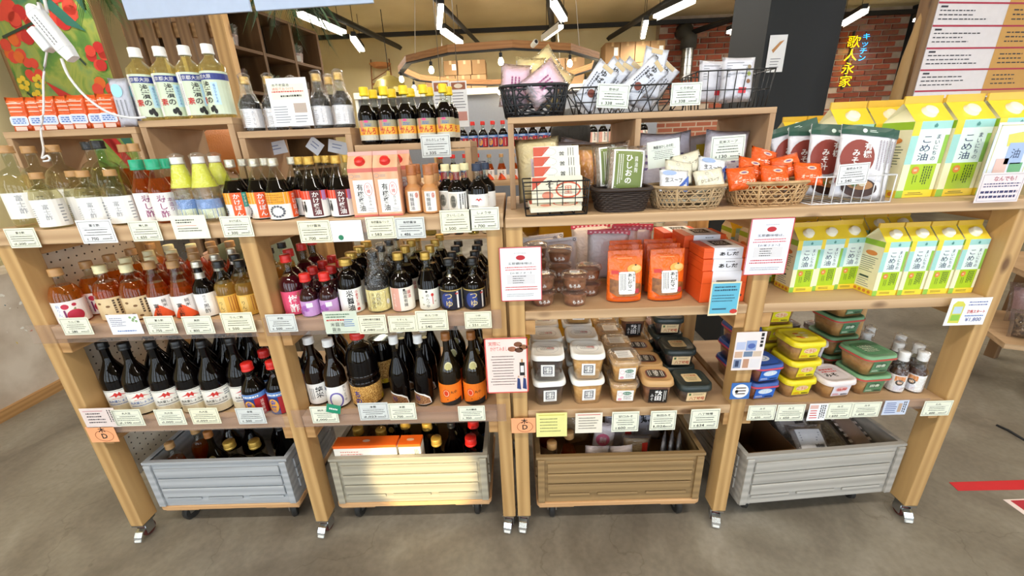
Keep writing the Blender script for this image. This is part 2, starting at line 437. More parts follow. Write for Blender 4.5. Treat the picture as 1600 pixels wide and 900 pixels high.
WX0, WX1, WY0, WY1, CZ = -3.7, 8.5, -4.2, 7.4, 3.62
struct('floor', MB().box(-6.5, WX1, -7.5, WY1, -.1, 0, CONC))
struct('ceiling', MB().box(-4.2, WX1, WY0, WY1, CZ, CZ+.1, CEIL))
struct('wall_back', MB().box(-4.2, 2.75, WY1, WY1+.1, 0, CZ, CREAM))
FW = MB()
for a, b in ((-4.2, -3.5), (-1.9, -1.3), (.3, .9), (2.5, 3.1), (4.7, WX1)): FW.box(a, b, WY0-.15, WY0, 0, CZ, CREAM)
FW.box(-3.5, 4.7, WY0-.15, WY0, 0, .25, CREAM); FW.box(-3.5, 4.7, WY0-.15, WY0, 2.9, CZ, CREAM)
struct('wall_front', FW)
for k, a in enumerate((-3.5, -1.3, .9, 3.1)):
    wn = MB()
    for q in (0, .5, 1): wn.box(a+q*1.56, a+q*1.56+.04, WY0-.1, WY0-.05, .25, 2.9, BLACK)
    for q in (.25, 2.05, 2.86): wn.box(a, a+1.6, WY0-.1, WY0-.05, q, q+.04, BLACK)
    struct(f'window_{k+1}', wn)
    pl_ = area_lamp('window_portal', (a+.8, WY0+.01, 1.575), 1.6, 2.65, 1, rot=(pi/2, 0, 0)); pl_.data.cycles.is_portal = True
struct('wall_right', MB().box(WX1, WX1+.1, -2.0, WY1, 0, CZ, CREAM))
# splatter-painted low wall at the left, with its wooden foot strip
def splat_mat():
    m, nt, b, N, L = newmat('paint_splattered_plaster')
    tc = N.new('ShaderNodeTexCoord'); n1 = N.new('ShaderNodeTexNoise'); n1.inputs['Scale'].default_value = 5; n1.inputs['Detail'].default_value = 6
    L.new(tc.outputs['Object'], n1.inputs['Vector'])
    r1 = N.new('ShaderNodeValToRGB'); r1.color_ramp.elements[0].position = .35; r1.color_ramp.elements[0].color = (*lin('#b9ab9b'), 1); r1.color_ramp.elements[1].position = .65; r1.color_ramp.elements[1].color = (*lin('#d6cbbd'), 1)
    L.new(n1.outputs['Fac'], r1.inputs[0]); out = r1.outputs[0]
    sep = N.new('ShaderNodeSeparateXYZ'); L.new(tc.outputs['Object'], sep.inputs[0])
    for k, (col, sc_, th) in enumerate((('#b9503f', 9, .085), ('#3f6b70', 11, .075), ('#c9b25a', 10, .075), ('#e8e6df', 14, .14), ('#4d6b45', 15, .08), ('#6c5a4c', 19, .09))):
        v = N.new('ShaderNodeTexVoronoi'); v.inputs['Scale'].default_value = sc_; mp = N.new('ShaderNodeMapping'); mp.inputs['Location'].default_value = (k*3.7, k*1.9, k*.7)
        n2 = N.new('ShaderNodeTexNoise'); n2.inputs['Scale'].default_value = 22
        L.new(tc.outputs['Object'], n2.inputs['Vector']); sc2 = N.new('ShaderNodeVectorMath'); sc2.operation = 'SCALE'; sc2.inputs['Scale'].default_value = .07
        ad = N.new('ShaderNodeVectorMath'); ad.operation = 'ADD'; L.new(n2.outputs['Color'], sc2.inputs[0]); L.new(tc.outputs['Object'], ad.inputs[0]); L.new(sc2.outputs[0], ad.inputs[1])
        L.new(ad.outputs[0], mp.inputs[0]); L.new(mp.outputs[0], v.inputs['Vector'])
        lt = N.new('ShaderNodeMath'); lt.operation = 'LESS_THAN'; lt.inputs[1].default_value = th; L.new(v.outputs['Distance'], lt.inputs[0])
        gz = N.new('ShaderNodeMath'); gz.operation = 'GREATER_THAN'; gz.inputs[1].default_value = .30+.05*k; L.new(sep.outputs[2], gz.inputs[0])
        mu = N.new('ShaderNodeMath'); mu.operation = 'MULTIPLY'; L.new(lt.outputs[0], mu.inputs[0]); L.new(gz.outputs[0], mu.inputs[1])
        mx = N.new('ShaderNodeMix'); mx.data_type = 'RGBA'; L.new(mu.outputs[0], mx.inputs[0]); L.new(out, mx.inputs[6]); mx.inputs[7].default_value = (*lin(col), 1); out = mx.outputs[2]
    L.new(out, b.inputs['Base Color']); b.inputs['Roughness'].default_value = .85
    return m
SPLAT = splat_mat()
sw = MB(); pa, pb = Vector((-3.35, .15)), Vector((-3.42, 5.2)); nrm = Vector((-.25, 0))
sw.frus([(pa.x, pa.y, .06), (pb.x, pb.y, .06), (pb.x-.3, pb.y, .06), (pa.x-.3, pa.y, .06)], [(pa.x, pa.y, .88), (pb.x, pb.y, .88), (pb.x-.3, pb.y, .88), (pa.x-.3, pa.y, .88)], SPLAT)
struct('wall_left', sw)
bb = MB(); bb.frus([(pa.x+.03, pa.y-.02, 0), (pb.x+.03, pb.y, 0), (pb.x-.3, pb.y, 0), (pa.x-.3, pa.y-.02, 0)], [(pa.x+.03, pa.y-.02, .07), (pb.x+.03, pb.y, .07), (pb.x-.3, pb.y, .07), (pa.x-.3, pa.y-.02, .07)], W_RAIL)
struct('baseboard_left', bb)
uw = MB().box(-4.2, -4.1, WY0+1.2, WY1, 0, CZ, CREAM); struct('wall_side', uw)

# brick wall, every brick in view a piece of its own on a mortar backing
MORT = noise_mat('mortar', [(.3, '#a5917d'), (.7, '#c2b09c')], 6, rough=.95)
def brick_mat():
    m, nt, b, N, L = newmat('red_brick'); oi = N.new('ShaderNodeObjectInfo'); rp = N.new('ShaderNodeValToRGB'); e = rp.color_ramp.elements
    for k, (p, h) in enumerate(((0, '#8a4a34'), (.35, '#a25a3f'), (.7, '#94604a'), (1, '#b98a70'))):
        if k > 1: e.new(p)
    for k, (p, h) in enumerate(((0, '#83432f'), (.4, '#a0553b'), (.8, '#8e5a45'), (1, '#b58d76'))): e[k].position = p; e[k].color = (*lin(h), 1)
    L.new(oi.outputs['Random'], rp.inputs[0])
    tc = N.new('ShaderNodeTexCoord'); n = N.new('ShaderNodeTexNoise'); n.inputs['Scale'].default_value = 14; L.new(tc.outputs['Object'], n.inputs['Vector'])
    mx = N.new('ShaderNodeMix'); mx.data_type = 'RGBA'; mx.blend_type = 'OVERLAY'; mx.inputs[0].default_value = .5; L.new(rp.outputs[0], mx.inputs[6]); L.new(n.outputs['Color'], mx.inputs[7])
    L.new(mx.outputs[2], b.inputs['Base Color']); b.inputs['Roughness'].default_value = .9; return m
def far_brick():
    m, nt, b, N, L = newmat('far_brickwork'); tc = N.new('ShaderNodeTexCoord'); sp_ = N.new('ShaderNodeSeparateXYZ'); cb = N.new('ShaderNodeCombineXYZ'); L.new(tc.outputs['Object'], sp_.inputs[0]); L.new(sp_.outputs[0], cb.inputs[0]); L.new(sp_.outputs[2], cb.inputs[1])
    br = N.new('ShaderNodeTexBrick'); br.inputs['Scale'].default_value = 1; br.inputs['Brick Width'].default_value = .3; br.inputs['Row Height'].default_value = .092; br.inputs['Mortar Size'].default_value = .012
    br.inputs['Color1'].default_value = (*lin('#94503a'), 1); br.inputs['Color2'].default_value = (*lin('#a9654b'), 1); br.inputs['Mortar'].default_value = (*lin('#b3a08c'), 1); L.new(cb.outputs[0], br.inputs['Vector']); L.new(br.outputs['Color'], b.inputs['Base Color']); b.inputs['Roughness'].default_value = .9; return m
BRICK = brick_mat(); BY = 7.2
wb = struct('wall_brick', MB().box(2.75, 7.25, BY, BY+.3, 1.97, CZ, MORT).box(2.75, 7.25, BY, BY+.3, 0, 1.97, far_brick()))
bm_ = MB().box(-.135, .135, -.02, .02, -.036, .036, BRICK).mesh('brick')
nb = 0
for r in range(22):
    z = 2.02+r*.092
    for k in range(16):
        x = 2.75+.14+.3*k+(.15 if r % 2 else 0)
        if x > 7.1 or z > 3.5: continue
        d = Vector((x, BY-.02, z))-CO; dz = d.dot(CF); px = 800+F_PX*d.dot(CR)/dz; py = 450-F_PX*d.dot(CU)/dz
        if not (1020 < px < 1216 or 1296 < px < 1425) or py > 165: continue
        o = link('brick', bm_, wb, (x+random.uniform(-.008, .008), BY-.006+random.uniform(-.006, .004), z)); nb += 1
struct('wall_dark', MB().box(7.25, WX1, BY-.3, BY+.3, 0, CZ, C('#191a1c', .8)))
# black steel rails under the ceiling
for k, (yy, zz, t) in enumerate(((4.3, 3.52, .09), (7.0, 3.46, .06))):
    struct(f'trim_{k+1}', MB().box(-4.1, WX1, yy, yy+t, zz, zz+t*1.1, BLACK))
# big black pillar right of the displays
PL = MB(); PL.box(1.50, 1.93, 1.44, 1.87, 0, CZ, C('#1e2226', .75)); struct('pillar', PL)

# ------------------------------------------------------------------ shelf units
def peg_mat():
    m, nt, b, N, L = newmat('pegboard'); tc = N.new('ShaderNodeTexCoord'); sp_ = N.new('ShaderNodeSeparateXYZ'); L.new(tc.outputs['Object'], sp_.inputs[0])
    prev = None
    for i in (1, 2):
        a = N.new('ShaderNodeMath'); a.operation = 'MULTIPLY'; a.inputs[1].default_value = 1/.03; L.new(sp_.outputs[i], a.inputs[0])
        f = N.new('ShaderNodeMath'); f.operation = 'FRACT'; L.new(a.outputs[0], f.inputs[0])
        g = N.new('ShaderNodeMath'); g.operation = 'SUBTRACT'; g.inputs[1].default_value = .5; L.new(f.outputs[0], g.inputs[0])
        h = N.new('ShaderNodeMath'); h.operation = 'POWER'; h.inputs[1].default_value = 2; L.new(g.outputs[0], h.inputs[0])
        if prev is None: prev = h
        else:
            q = N.new('ShaderNodeMath'); q.operation = 'ADD'; L.new(prev.outputs[0], q.inputs[0]); L.new(h.outputs[0], q.inputs[1]); prev = q
    t = N.new('ShaderNodeMath'); t.operation = 'LESS_THAN'; t.inputs[1].default_value = .013; L.new(prev.outputs[0], t.inputs[0])
    mx = N.new('ShaderNodeMix'); mx.data_type = 'RGBA'; mx.inputs[6].default_value = (*lin('#ddd3c0'), 1); mx.inputs[7].default_value = (*lin('#3a3229'), 1)
    L.new(t.outputs[0], mx.inputs[0]); L.new(mx.outputs[2], b.inputs['Base Color']); b.inputs['Roughness'].default_value = .7; return m
PEG = peg_mat()

def caster_meshes():
    wh = MB(); wh.lathe([(0, -.014), (.026, -.014), (.03, -.009), (.03, .009), (.026, .014), (0, .014)], C('#5a2a26', .5), 18)
    fk = MB(); fk.box(-.026, .026, -.03, .03, .072, .078, STEEL); fk.box(-.021, -.017, -.018, .02, .022, .074, STEEL); fk.box(.017, .021, -.018, .02, .022, .074, STEEL)
    fk.lathe([(.016, .066), (.02, .07), (.02, .074)], STEEL, 14)
    lv = MB(); pr = [(-.018, .052), (-.034, .046), (-.046, .03), (-.052, .012), (-.047, .010), (-.041, .028), (-.031, .041), (-.018, .046)]
    lv.prism(pr, 'x', -.016, .016, CHROME); lv.box(-.012, .012, -.0535, -.046, .012, .02, WHITE)
    return wh.mesh('wheel'), fk.mesh('fork', True), lv.mesh('brake_lever', True)
CW, CFK, CLV = caster_meshes()
def caster(parent, x, y, rz=0):
    f = link('caster', CFK, parent, (x, y, 0), (0, 0, rz))
    link('wheel', CW, f, (0, .004, .031), (0, pi/2, 0)); link('brake_lever', CLV, f)

STRIP = glass('label_strip', '#efe8ea', refl=.05, rough=.15, body=.13)
UD = .54                                     # depth of both units
def shelf_unit(label, posts, pw, zt0, zt1, bays, peg, ext):
    u = thing('shelf_unit', label, 'shelf', (0, 0, 0))
    for x in posts:
        for y0 in (0, UD-.075):
            part('post', MB().box(x, x+pw, y0, y0+.075, .078, zt0, W_POST), u, .003); BLOCKS.append((x, x+pw, y0, y0+.075, .078, zt0-.001, False))
        caster(u, x+pw/2, .03, random.uniform(-.3, .3)); caster(u, x+pw/2, UD-.06, pi)
        part('side_rail', MB().box(x+.004, x+pw-.004, .075, UD-.075, zt0-.05, zt0, W_RAIL), u, .002)
    part('top_board', MB().box(posts[0]-ext[0], posts[-1]+pw+ext[1], -.008, UD+.01, zt0, zt1, W_BOARD), u, .003)
    for xa, xb, z0, z1 in bays:
        part('shelf_board', MB().box(xa, xb, .004, UD-.01, z0, z1, W_BOARD), u, .003)
        for xx in (xa, xb-.035):
            part('cleat', MB().box(xx, xx+.035, .006, UD-.02, z0-.055, z0, W_RAIL), u, .002)
    BLOCKS.append((-3, 3, -.3, -.006, 0, 1.6, False))
    if peg:
        BLOCKS.append((posts[0]-.2, posts[0]-.001, .0, UD, .2, zt0, False))
        part('side_panel', MB().box(posts[0]-.012, posts[0]-.002, .02, UD, .25, zt0, PEG), u)
    return u
LP = (-1.69, -.892, -.095); LW = .052
RP = (-.033, .782, 1.575); RW = .054
LZ1, LZ2, LZ3 = 1.355, 1.014, .612
RZ1, RZ2, RZ3, RZ3b = 1.338, 1.012, .606, .600
lu = shelf_unit('left wooden shelf unit on casters, crowded with dark sauce bottles', LP, LW, 1.308, LZ1,
    [(-1.638, -.892, .966, LZ2), (-.84, -.095, .966, LZ2), (-1.638, -.892, .564, LZ3), (-.84, -.095, .564, LZ3)], True, (.03, .004))
for xa, xb, z0, z1 in ((-1.70, -.905, .960, 1.030), (-.875, -.06, .960, 1.030), (-1.655, -.90, .575, .652), (-.865, -.06, .575, .652), (-.64, -.33, 1.285, 1.35)):
    part('label_strip', MB().add([(xa, -.013, z0), (xb, -.013, z0), (xb, -.013, z1), (xa, -.013, z1)], [(0, 1, 2, 3)], STRIP).add([(xa, -.013, z0), (xb, -.013, z0), (xb, -.009, z0), (xa, -.009, z0)], [(0, 1, 2, 3)], STRIP), lu, label='clear plastic label strip')
ru = shelf_unit('right wooden shelf unit on casters, stocked with miso tubs and oil cartons', RP, RW, 1.306, RZ1,
    [(.021, .782, .978, RZ2), (.836, 1.575, .978, RZ2), (.021, .80, .568, RZ3), (.836, 1.575, .57, RZ3b)], False, (0, .012))
part('label_strip', MB().add([(.86, -.013, .575), (1.5, -.013, .575), (1.5, -.013, .62), (.86, -.013, .62)], [(0, 1, 2, 3)], STRIP), ru, label='clear plastic label strip')

# warm LED strips under the boards
LEDM = glow('warm_led', '#ffe2b0', 9)
def led(parent, x0, x1, y, z, pw):
    o = part('led_strip', MB().box(x0, x1, y, y+.012, z-.008, z, LEDM), parent)
    area_lamp('led_strip_light', ((x0+x1)/2, y+.006, z-.012), x1-x0, .02, pw, (1.0, .82, .55))
led(lu, -1.58, -.95, .40, 1.300, .55); led(lu, -.80, -.15, .40, 1.300, .5)
led(lu, -.80, -.15, .40, .960, .25)
led(ru, .86, 1.53, .40, 1.298, 1.1); led(ru, .07, .75, .40, 1.298, .5); led(ru, .07, .75, .40, .97, .35)

# open-fronted riser boxes standing on the top boards
def riser(label, x0, x1, y0, y1, z0, zt, t=.022, mids=()):
    z0 += .0008; r = thing('riser_box', label, 'riser', ((x0+x1)/2, y0, z0)); c = (x0+x1)/2
    part('top', MB().box(x0-c, x1-c, 0, y1-y0, zt-z0-t, zt-z0, W_RISER), r, .0015)
    for a in (x0, x1-t)+tuple(m-t/2 for m in mids):
        part('side', MB().box(a-c, a-c+t, .001, y1-y0, 0, zt-z0-t, W_RISERZ), r, .0015); BLOCKS.append((a, a+t, y0, y1, z0, zt-t-.001, False))
    return r
riser('low open wooden riser carrying the orange packets', -1.79, -1.318, .24, .52, LZ1, 1.662)
riser('tallest wooden riser, carrying the white-capped tea bottles', -1.302, -.972, .24, .52, LZ1, 1.680)
riser('wooden riser under the wrapped sauce bottles and notice', -.966, -.567, .24, .52, LZ1, 1.632)
riser('lowest wooden riser, carrying the yellow-capped bottles', -.562, -.15, .24, .52, LZ1, 1.572)
riser('wide divided riser on the right unit holding the snack baskets', -.015, .862, .16, .52, RZ1, 1.637, .019, (.415,))

# ------------------------------------------------------------------ lamps of the hall
TUBE = glow('led_tube', '#fff6e6', 22)
def lamp(a, b, label, power=30, z=3.12):
    a = Vector((a[0], a[1], z)); b = Vector((b[0], b[1], z)); d = b-a; L = d.length; rz = math.atan2(d.y, d.x); c = (a+b)/2
    t = thing('linear_lamp', label, 'lamp', c, (0, 0, rz), 'linear lamps under the ceiling')
    part('housing', MB().box(-L/2, L/2, -.035, .035, .03, .09, BLACK), t, .004)
    part('diffuser', MB().box(-L/2+.02, L/2-.02, -.032, .032, -.012, .03, TUBE), t, .006)
    part('reflector', MB().box(-L/2, L/2, .05, .054, -.03, .06, WHITE), t)
    part('hanging_rod', MB().tube([(-L*.35, 0, .09), (-L*.35, 0, CZ-z-.001)], .004, BLACK).tube([(L*.35, 0, .09), (L*.35, 0, CZ-z-.001)], .004, BLACK), t)
    l = area_lamp('linear_lamp_light', (c.x, c.y, z-.03), L, .08, power, (1.0, .95, .86), (0, 0, rz)); return t
for a, b, s in (((-2.49, 4.35), (-2.31, 5.26), 'long bright lamp tube below the bluish hanging boards'), ((-2.30, 5.55), (-2.46, 6.38), 'short lamp tube behind the one left of the ring chandelier'),
        ((-.79, 4.3), (-.98, 5.25), 'upright-looking lamp tube above the ring chandelier, left side'), ((-.935, 5.35), (-.77, 6.15), 'lamp tube touching the left rear of the ring chandelier'),
        ((.55, 4.37), (.775, 5.14), 'lamp tube above the ring chandelier, right side'), ((.763, 5.43), (.56, 6.14), 'lamp tube at the right rear of the ring chandelier'),
        ((2.0, 5.18), (2.24, 4.49), 'lamp tube at upper centre, left of the brick wall'), ((1.96, 5.39), (2.2, 6.34), 'steep lamp tube beside the brick wall corner'),
        ((3.54, 6.25), (3.71, 5.44), 'lamp tube before the brick wall, left of the pillar'), ((5.2, 6.06), (4.96, 5.3), 'lamp tube above the neon sign, right of the pillar'),
        ((6.3, 6.0), (6.1, 5.3), 'lamp tube in the dark corner behind the menu board')):
    lamp(a, b, s)
for k, (x, y) in enumerate(((-2.6, 1.6), (-.8, 1.6), (.9, 1.6), (2.7, 1.6), (-2.6, -1.3), (-.8, -1.3), (.9, -1.3), (2.7, -1.3))):  # unseen lamps repeating the ceiling pattern, added to brighten the shelf fronts
    lamp((x-.45, y), (x+.45, y+.15), f'unseen linear lamp added above the aisle, {ORD[k % 4]} of the {"near" if k > 3 else "far"} row', 34)
for k, (a, b) in enumerate((((-2.75, 3.3, 3.3), (-2.0, 7.1, 3.3)), ((-1.1, 3.3, 3.3), (-.55, 7.1, 3.3)), ((.35, 3.3, 3.3), (.8, 7.1, 3.3)), ((2.5, 3.4, 3.3), (1.8, 7.1, 3.3)), ((4.6, 3.8, 3.3), (3.2, 7.0, 3.3)))):
    struct(f'trim_{k+3}', MB().tube([a, b], .045, BLACK, 4))

# ring chandelier
def ring_chandelier():
    cx, cy, z0, z1, r0, r1, n = -.145, 4.9, 2.50, 2.585, 1.30, 1.36, 12
    t = thing('ring_chandelier', 'large twelve-sided wooden ring chandelier with bare bulbs', 'chandelier', (cx, cy, z0))
    wd = wood('ring', '#c08a55', '#9a683a', 'x'); blk = BLACK
    for k in range(n):
        a, b = 2*pi*k/n+.13, 2*pi*(k+1)/n+.13
        q = lambda r, t_, z: (r*cos(t_), r*sin(t_), z-z0)
        part('ring_segment', MB().frus([q(r1, a, z0+.012), q(r1, b, z0+.012), q(r0, b, z0+.012), q(r0, a, z0+.012)], [q(r1, a, z1), q(r1, b, z1), q(r0, b, z1), q(r0, a, z1)], wd), t)
        part('steel_band', MB().frus([q(r1+.004, a, z0), q(r1+.004, b, z0), q(r0-.004, b, z0), q(r0-.004, a, z0)], [q(r1+.004, a, z0+.012), q(r1+.004, b, z0+.012), q(r0-.004, b, z0+.012), q(r0-.004, a, z0+.012)], blk), t)
    bulb = MB().lathe([(0, -.075), (.022, -.068), (.031, -.045), (.026, -.02), (.014, 0)], glow('bulb', '#ffe9b8', 30), 14).mesh('bulb')
    sock = MB().lathe([(.014, 0), (.017, 0), (.017, .045), (.005, .05), (.005, .075)], BLACK, 10).mesh('socket')
    for k in range(10):
        a = 2*pi*k/10+.35; dz = 0 if k % 3 else -.05
        s = link('socket', sock, t, (1.33*cos(a), 1.33*sin(a), -.072+dz*.3)); link('bulb', bulb, s)
        pl = bpy.data.lights.new('bulb_light', 'POINT'); pl.energy = 3; pl.color = (1, .8, .5); pl.shadow_soft_size = .03
        po = bpy.data.objects.new('bulb_light', pl); COL.objects.link(po); po.location = (cx+1.33*cos(a), cy+1.33*sin(a), z0-.16)
    for k in range(4):
        a = pi/4+k*pi/2
        part('suspension_cable', MB().tube([(1.33*cos(a), 1.33*sin(a), .08), (1.33*cos(a)*.9, 1.33*sin(a)*.9, CZ-z0-.002)], .004, C('#cfcac0', .5), 5), t)
ring_chandelier()
cm = thing('security_camera', 'small white security camera mounted on the ring chandelier', 'camera', hit(835, 68, y=3.50))
part('body', MB().lathe([(0, -.05), (.026, -.048), (.028, .04), (.022, .05), (0, .05)], WHITE, 14), cm, rot=(R_(80), 0, R_(20)))
part('lens', MB().lathe([(0, .052), (.018, .051), (.02, .046)], BLACK, 12), cm, rot=(R_(80), 0, R_(20)))

# ------------------------------------------------------------------ far end: grey cold case, boxes on it, wall shelf, duct, neon
cc = thing('cold_case', 'long grey cold case along the cream back wall', 'cabinet', (.2, 6.4, 0))
part('body', MB().box(-2.9, 2.4, .1, .95, 0, 2.4, C('#7f828a', .6)), cc); part('front_panel', MB().box(-2.9, 2.4, .06, .1, .1, 1.0, C('#5f626a', .5)), cc)
part('top_ledge', MB().box(-2.95, 2.45, .03, .98, 2.4, 2.5, C('#e6e0d2', .6)), cc)
part('side_trim', MB().box(-2.95, -2.9, .06, .98, 0, 2.4, WHITE), cc)
rb = random.Random(3)
def cbox(x0, x1, y0, z0, z1, label, d=.4, tagp=False):
    t = thing('cardboard_box', label, 'box', ((x0+x1)/2, y0, z0), group='cardboard boxes stacked on the cold case')
    w, h = x1-x0-.012, z1-z0-.006; m = rb.choice((CARDB, CARDB2, C('#a8835a', .8)))
    part('carton', MB().box(-w/2, w/2, 0, d, 0, h, m), t, .004)
    part('tape', MB().box(-.02, .02, -.0015, d, h, h+.0012, C('#c9a877', .4)).box(-.02, .02, -.0015, 0, h-.06, h, C('#c9a877', .4)), t)
    if tagp: part('shipping_label', MB().box(w*.1, w*.1+.07, -.0018, 0, h*.35, h*.75, WHITE), t)
row = 0
for rname, x0, x1, n, z0, z1 in (('lower row behind the ring', -1.50, -.42, 4, 2.5, 2.72), ('upper row behind the ring', -1.15, -.42, 3, 2.72, 2.95), ('pair right of the ring camera', .62, 1.28, 2, 2.5, 2.92),
        ('bottom row beside the brick wall', 1.62, 2.64, 4, 2.5, 2.80), ('top row beside the brick wall', 1.62, 2.64, 4, 2.80, 3.12)):
    for k in range(n):
        wd = (x1-x0)/n; cbox(x0+k*wd, x0+(k+1)*wd, 6.5, z0, z1, f'brown cardboard box, {ORD[k]} from left in the {rname}', tagp=(k+row) % 3 == 1)
    row += 1
ws = thing('wicker_stand', 'small two-tier wicker wall stand left of the ring chandelier', 'stand', (-2.42, 7.05, 2.66))
for zz in (.0, .34): part('tray', MB().lathe([(0, 0), (.13, 0), (.2, .06), (.19, .06), (.12, .01)], C('#a9713f', .7), 16), ws, loc=(.0, .1, zz))
for xx in (-.17, .17): part('leg', MB().tube([(xx*1.2, .05, -.12), (xx, .12, .48)], .012, C('#8f5c33', .7)), ws)
part('stretcher', MB().tube([(-.18, .05, .12), (.18, .05, .3)], .008, C('#8f5c33', .7)), ws)
pd = thing('pendant_shade', 'olive dome pendant lampshade behind the yellow-capped bottles', 'lamp', (-2.0, 6.1, 2.42))
part('shade', MB().lathe([(.3, 0), (.285, .08), (.22, .19), (.1, .26), (.03, .28), (.03, .34), (0, .34)], C('#8a7a3c', .35, .4), 24), pd); part('cord', MB().tube([(0, 0, .34), (0, 0, CZ-2.42)], .006, BLACK), pd)
dc = thing('vent_duct', 'silver vent duct standing before the brick wall', 'duct', (3.2, 6.95, 2.55))
part('flue', MB().lathe([(.1, 0), (.1, .56)], C('#b5b8b8', .3, 1.0), 20), dc); part('elbow', MB().tube([(0, 0, .5), (0, 0, .66), (-.04, .08, .78), (-.04, .26, .82)], .14, C('#4c4b46', .6, .4), 14), dc)
for k in range(4): part('seam', MB().lathe([(.104, 0), (.104, .012)], C('#8f9292', .35, 1.0), 20), dc, loc=(0, 0, .08+.13*k))
ns_ = thing('neon_sign', 'yellow and blue Japanese neon sign on the brick wall', 'sign', (6.3, 7.14, 2.3))
NY = glow('neon_yellow', '#ffd800', 4.5); NB = glow('neon_blue', '#1aa6ff', 6)
part('yellow_lettering', Art().txt('歌人永家', -.04, .45, .86, NY, vert=True, w=.24, wt=-.012).build(flat(0, -.03)), ns_, label='yellow neon characters')
part('blue_lettering', Art().txt('キッチン', .17, .68, .46, NB, vert=True, w=.15, wt=-.01).build(flat(0, -.03)), ns_, label='blue neon characters')
part('mounting_rail', MB().box(-.05, -.03, -.02, .04, 0, .95, C('#444444', .5)), ns_)
for xx, cl, nm in ((-.04, (1, .8, .1), 'neon_yellow_light'), (.17, (.1, .5, 1), 'neon_blue_light')):
    pl = bpy.data.lights.new(nm, 'POINT'); pl.energy = 2.2; pl.color = cl; pl.shadow_soft_size = .1
    po = bpy.data.objects.new(nm, pl); COL.objects.link(po); po.location = (6.3+xx, 7.0, 2.85)

# ------------------------------------------------------------------ behind the left unit: painting, cubby wall, slats, palms, boards
def paint_mat():
    m, nt, b, N, L = newmat('flower_painting'); tc = N.new('ShaderNodeTexCoord')
    n1 = N.new('ShaderNodeTexNoise'); n1.inputs['Scale'].default_value = 3.4; n1.inputs['Detail'].default_value = 5; n1.inputs['Distortion'].default_value = 1.4
    L.new(tc.outputs['Object'], n1.inputs['Vector']); r = N.new('ShaderNodeValToRGB'); e = r.color_ramp.elements
    cs = ((.25, '#2e5a3c'), (.42, '#5f8a3e'), (.5, '#9aa44f'), (.6, '#7c9a5a'), (.75, '#3f7a5c'))
    while len(e) < 5: e.new(.5)
    for k, (p, h) in enumerate(cs): e[k].position = p; e[k].color = (*lin(h), 1)
    L.new(n1.outputs['Fac'], r.inputs[0]); L.new(r.outputs[0], b.inputs['Base Color']); b.inputs['Roughness'].default_value = .6; return m
pw_ = thing('flower_painting', 'large painting of red and yellow flowers at the left edge', 'painting', (-2.72, 1.9, 0), (0, 0, R_(-10)))
part('canvas', MB().box(-1.0, -.10, 0, .03, .95, 3.0, paint_mat()), pw_)
RED1, RED2, ORG, YEL, DGR, TEAL = C('#c22a2e', .6), C('#d9463a', .6), C('#dd6a2f', .6), C('#e7c63c', .6), C('#2c4238', .6), C('#2f6d62', .6)
rp = random.Random(11); fa = Art().up()
for cx, cz, s, m in ((-.86, 2.65, .17, RED2), (-.72, 2.48, .14, RED1), (-.9, 2.35, .12, ORG), (-.35, 2.55, .15, RED1), (-.5, 2.78, .18, RED2), (-.22, 2.02, .12, ORG), (-.18, 2.25, .11, RED1), (-.8, 2.2, .1, RED2)):
    for k in range(7):
        a = 2*pi*k/7+rp.random(); fa.ell(cx+s*.5*cos(a), cz+s*.55*sin(a), s*.42, s*.34, m if k % 2 else RED2, 10, lay=1+k % 3)
for pts in ([(-.72, 2.12), (-.46, 1.98), (-.2, 1.62), (-.3, 1.6), (-.56, 1.9)], [(-.5, 1.86), (-.3, 1.7), (-.14, 1.5), (-.24, 1.5)]): fa.poly(pts, RED1, lay=4)
for pts in ([(-.40, 2.0), (-.18, 1.9), (-.12, 1.62), (-.2, 1.66)], [(-.6, 2.7), (-.35, 2.45), (-.2, 2.4), (-.4, 2.6)], [(-.3, 2.75), (-.15, 2.5), (-.13, 2.9)]): fa.poly(pts, TEAL, lay=4)
for cx, cz in ((-.93, 2.12), (-.84, 2.02), (-.9, 1.95), (-.78, 2.12), (-.62, 1.80), (-.95, 1.8)):
    for k in range(5): fa.ell(cx+.035*cos(k*1.257), cz+.035*sin(k*1.257), .026, .02, YEL, 8, lay=5)
for a, b in (((-.93, 2.06), (-.72, 1.86)), ((-.72, 1.86), (-.6, 1.5)), ((-.8, 1.7), (-.6, 1.65)), ((-.95, 2.42), (-.55, 2.5)), ((-.55, 2.5), (-.3, 2.2))):
    d = (Vector(b)-Vector(a)).normalized()*.009; fa.poly([(a[0]-d.y, a[1]+d.x), (a[0]+d.y, a[1]-d.x), (b[0]+d.y, b[1]-d.x), (b[0]-d.y, b[1]+d.x)], DGR, lay=6)
part('painted_flowers', fa.build(flat(0, 0, 0, .001)), pw_)
part('stretcher_frame', MB().box(-1.02, -1.0, -.01, .05, .93, 3.02, W_DARKZ).box(-.1, -.08, -.01, .05, .93, 3.02, W_DARKZ), pw_)

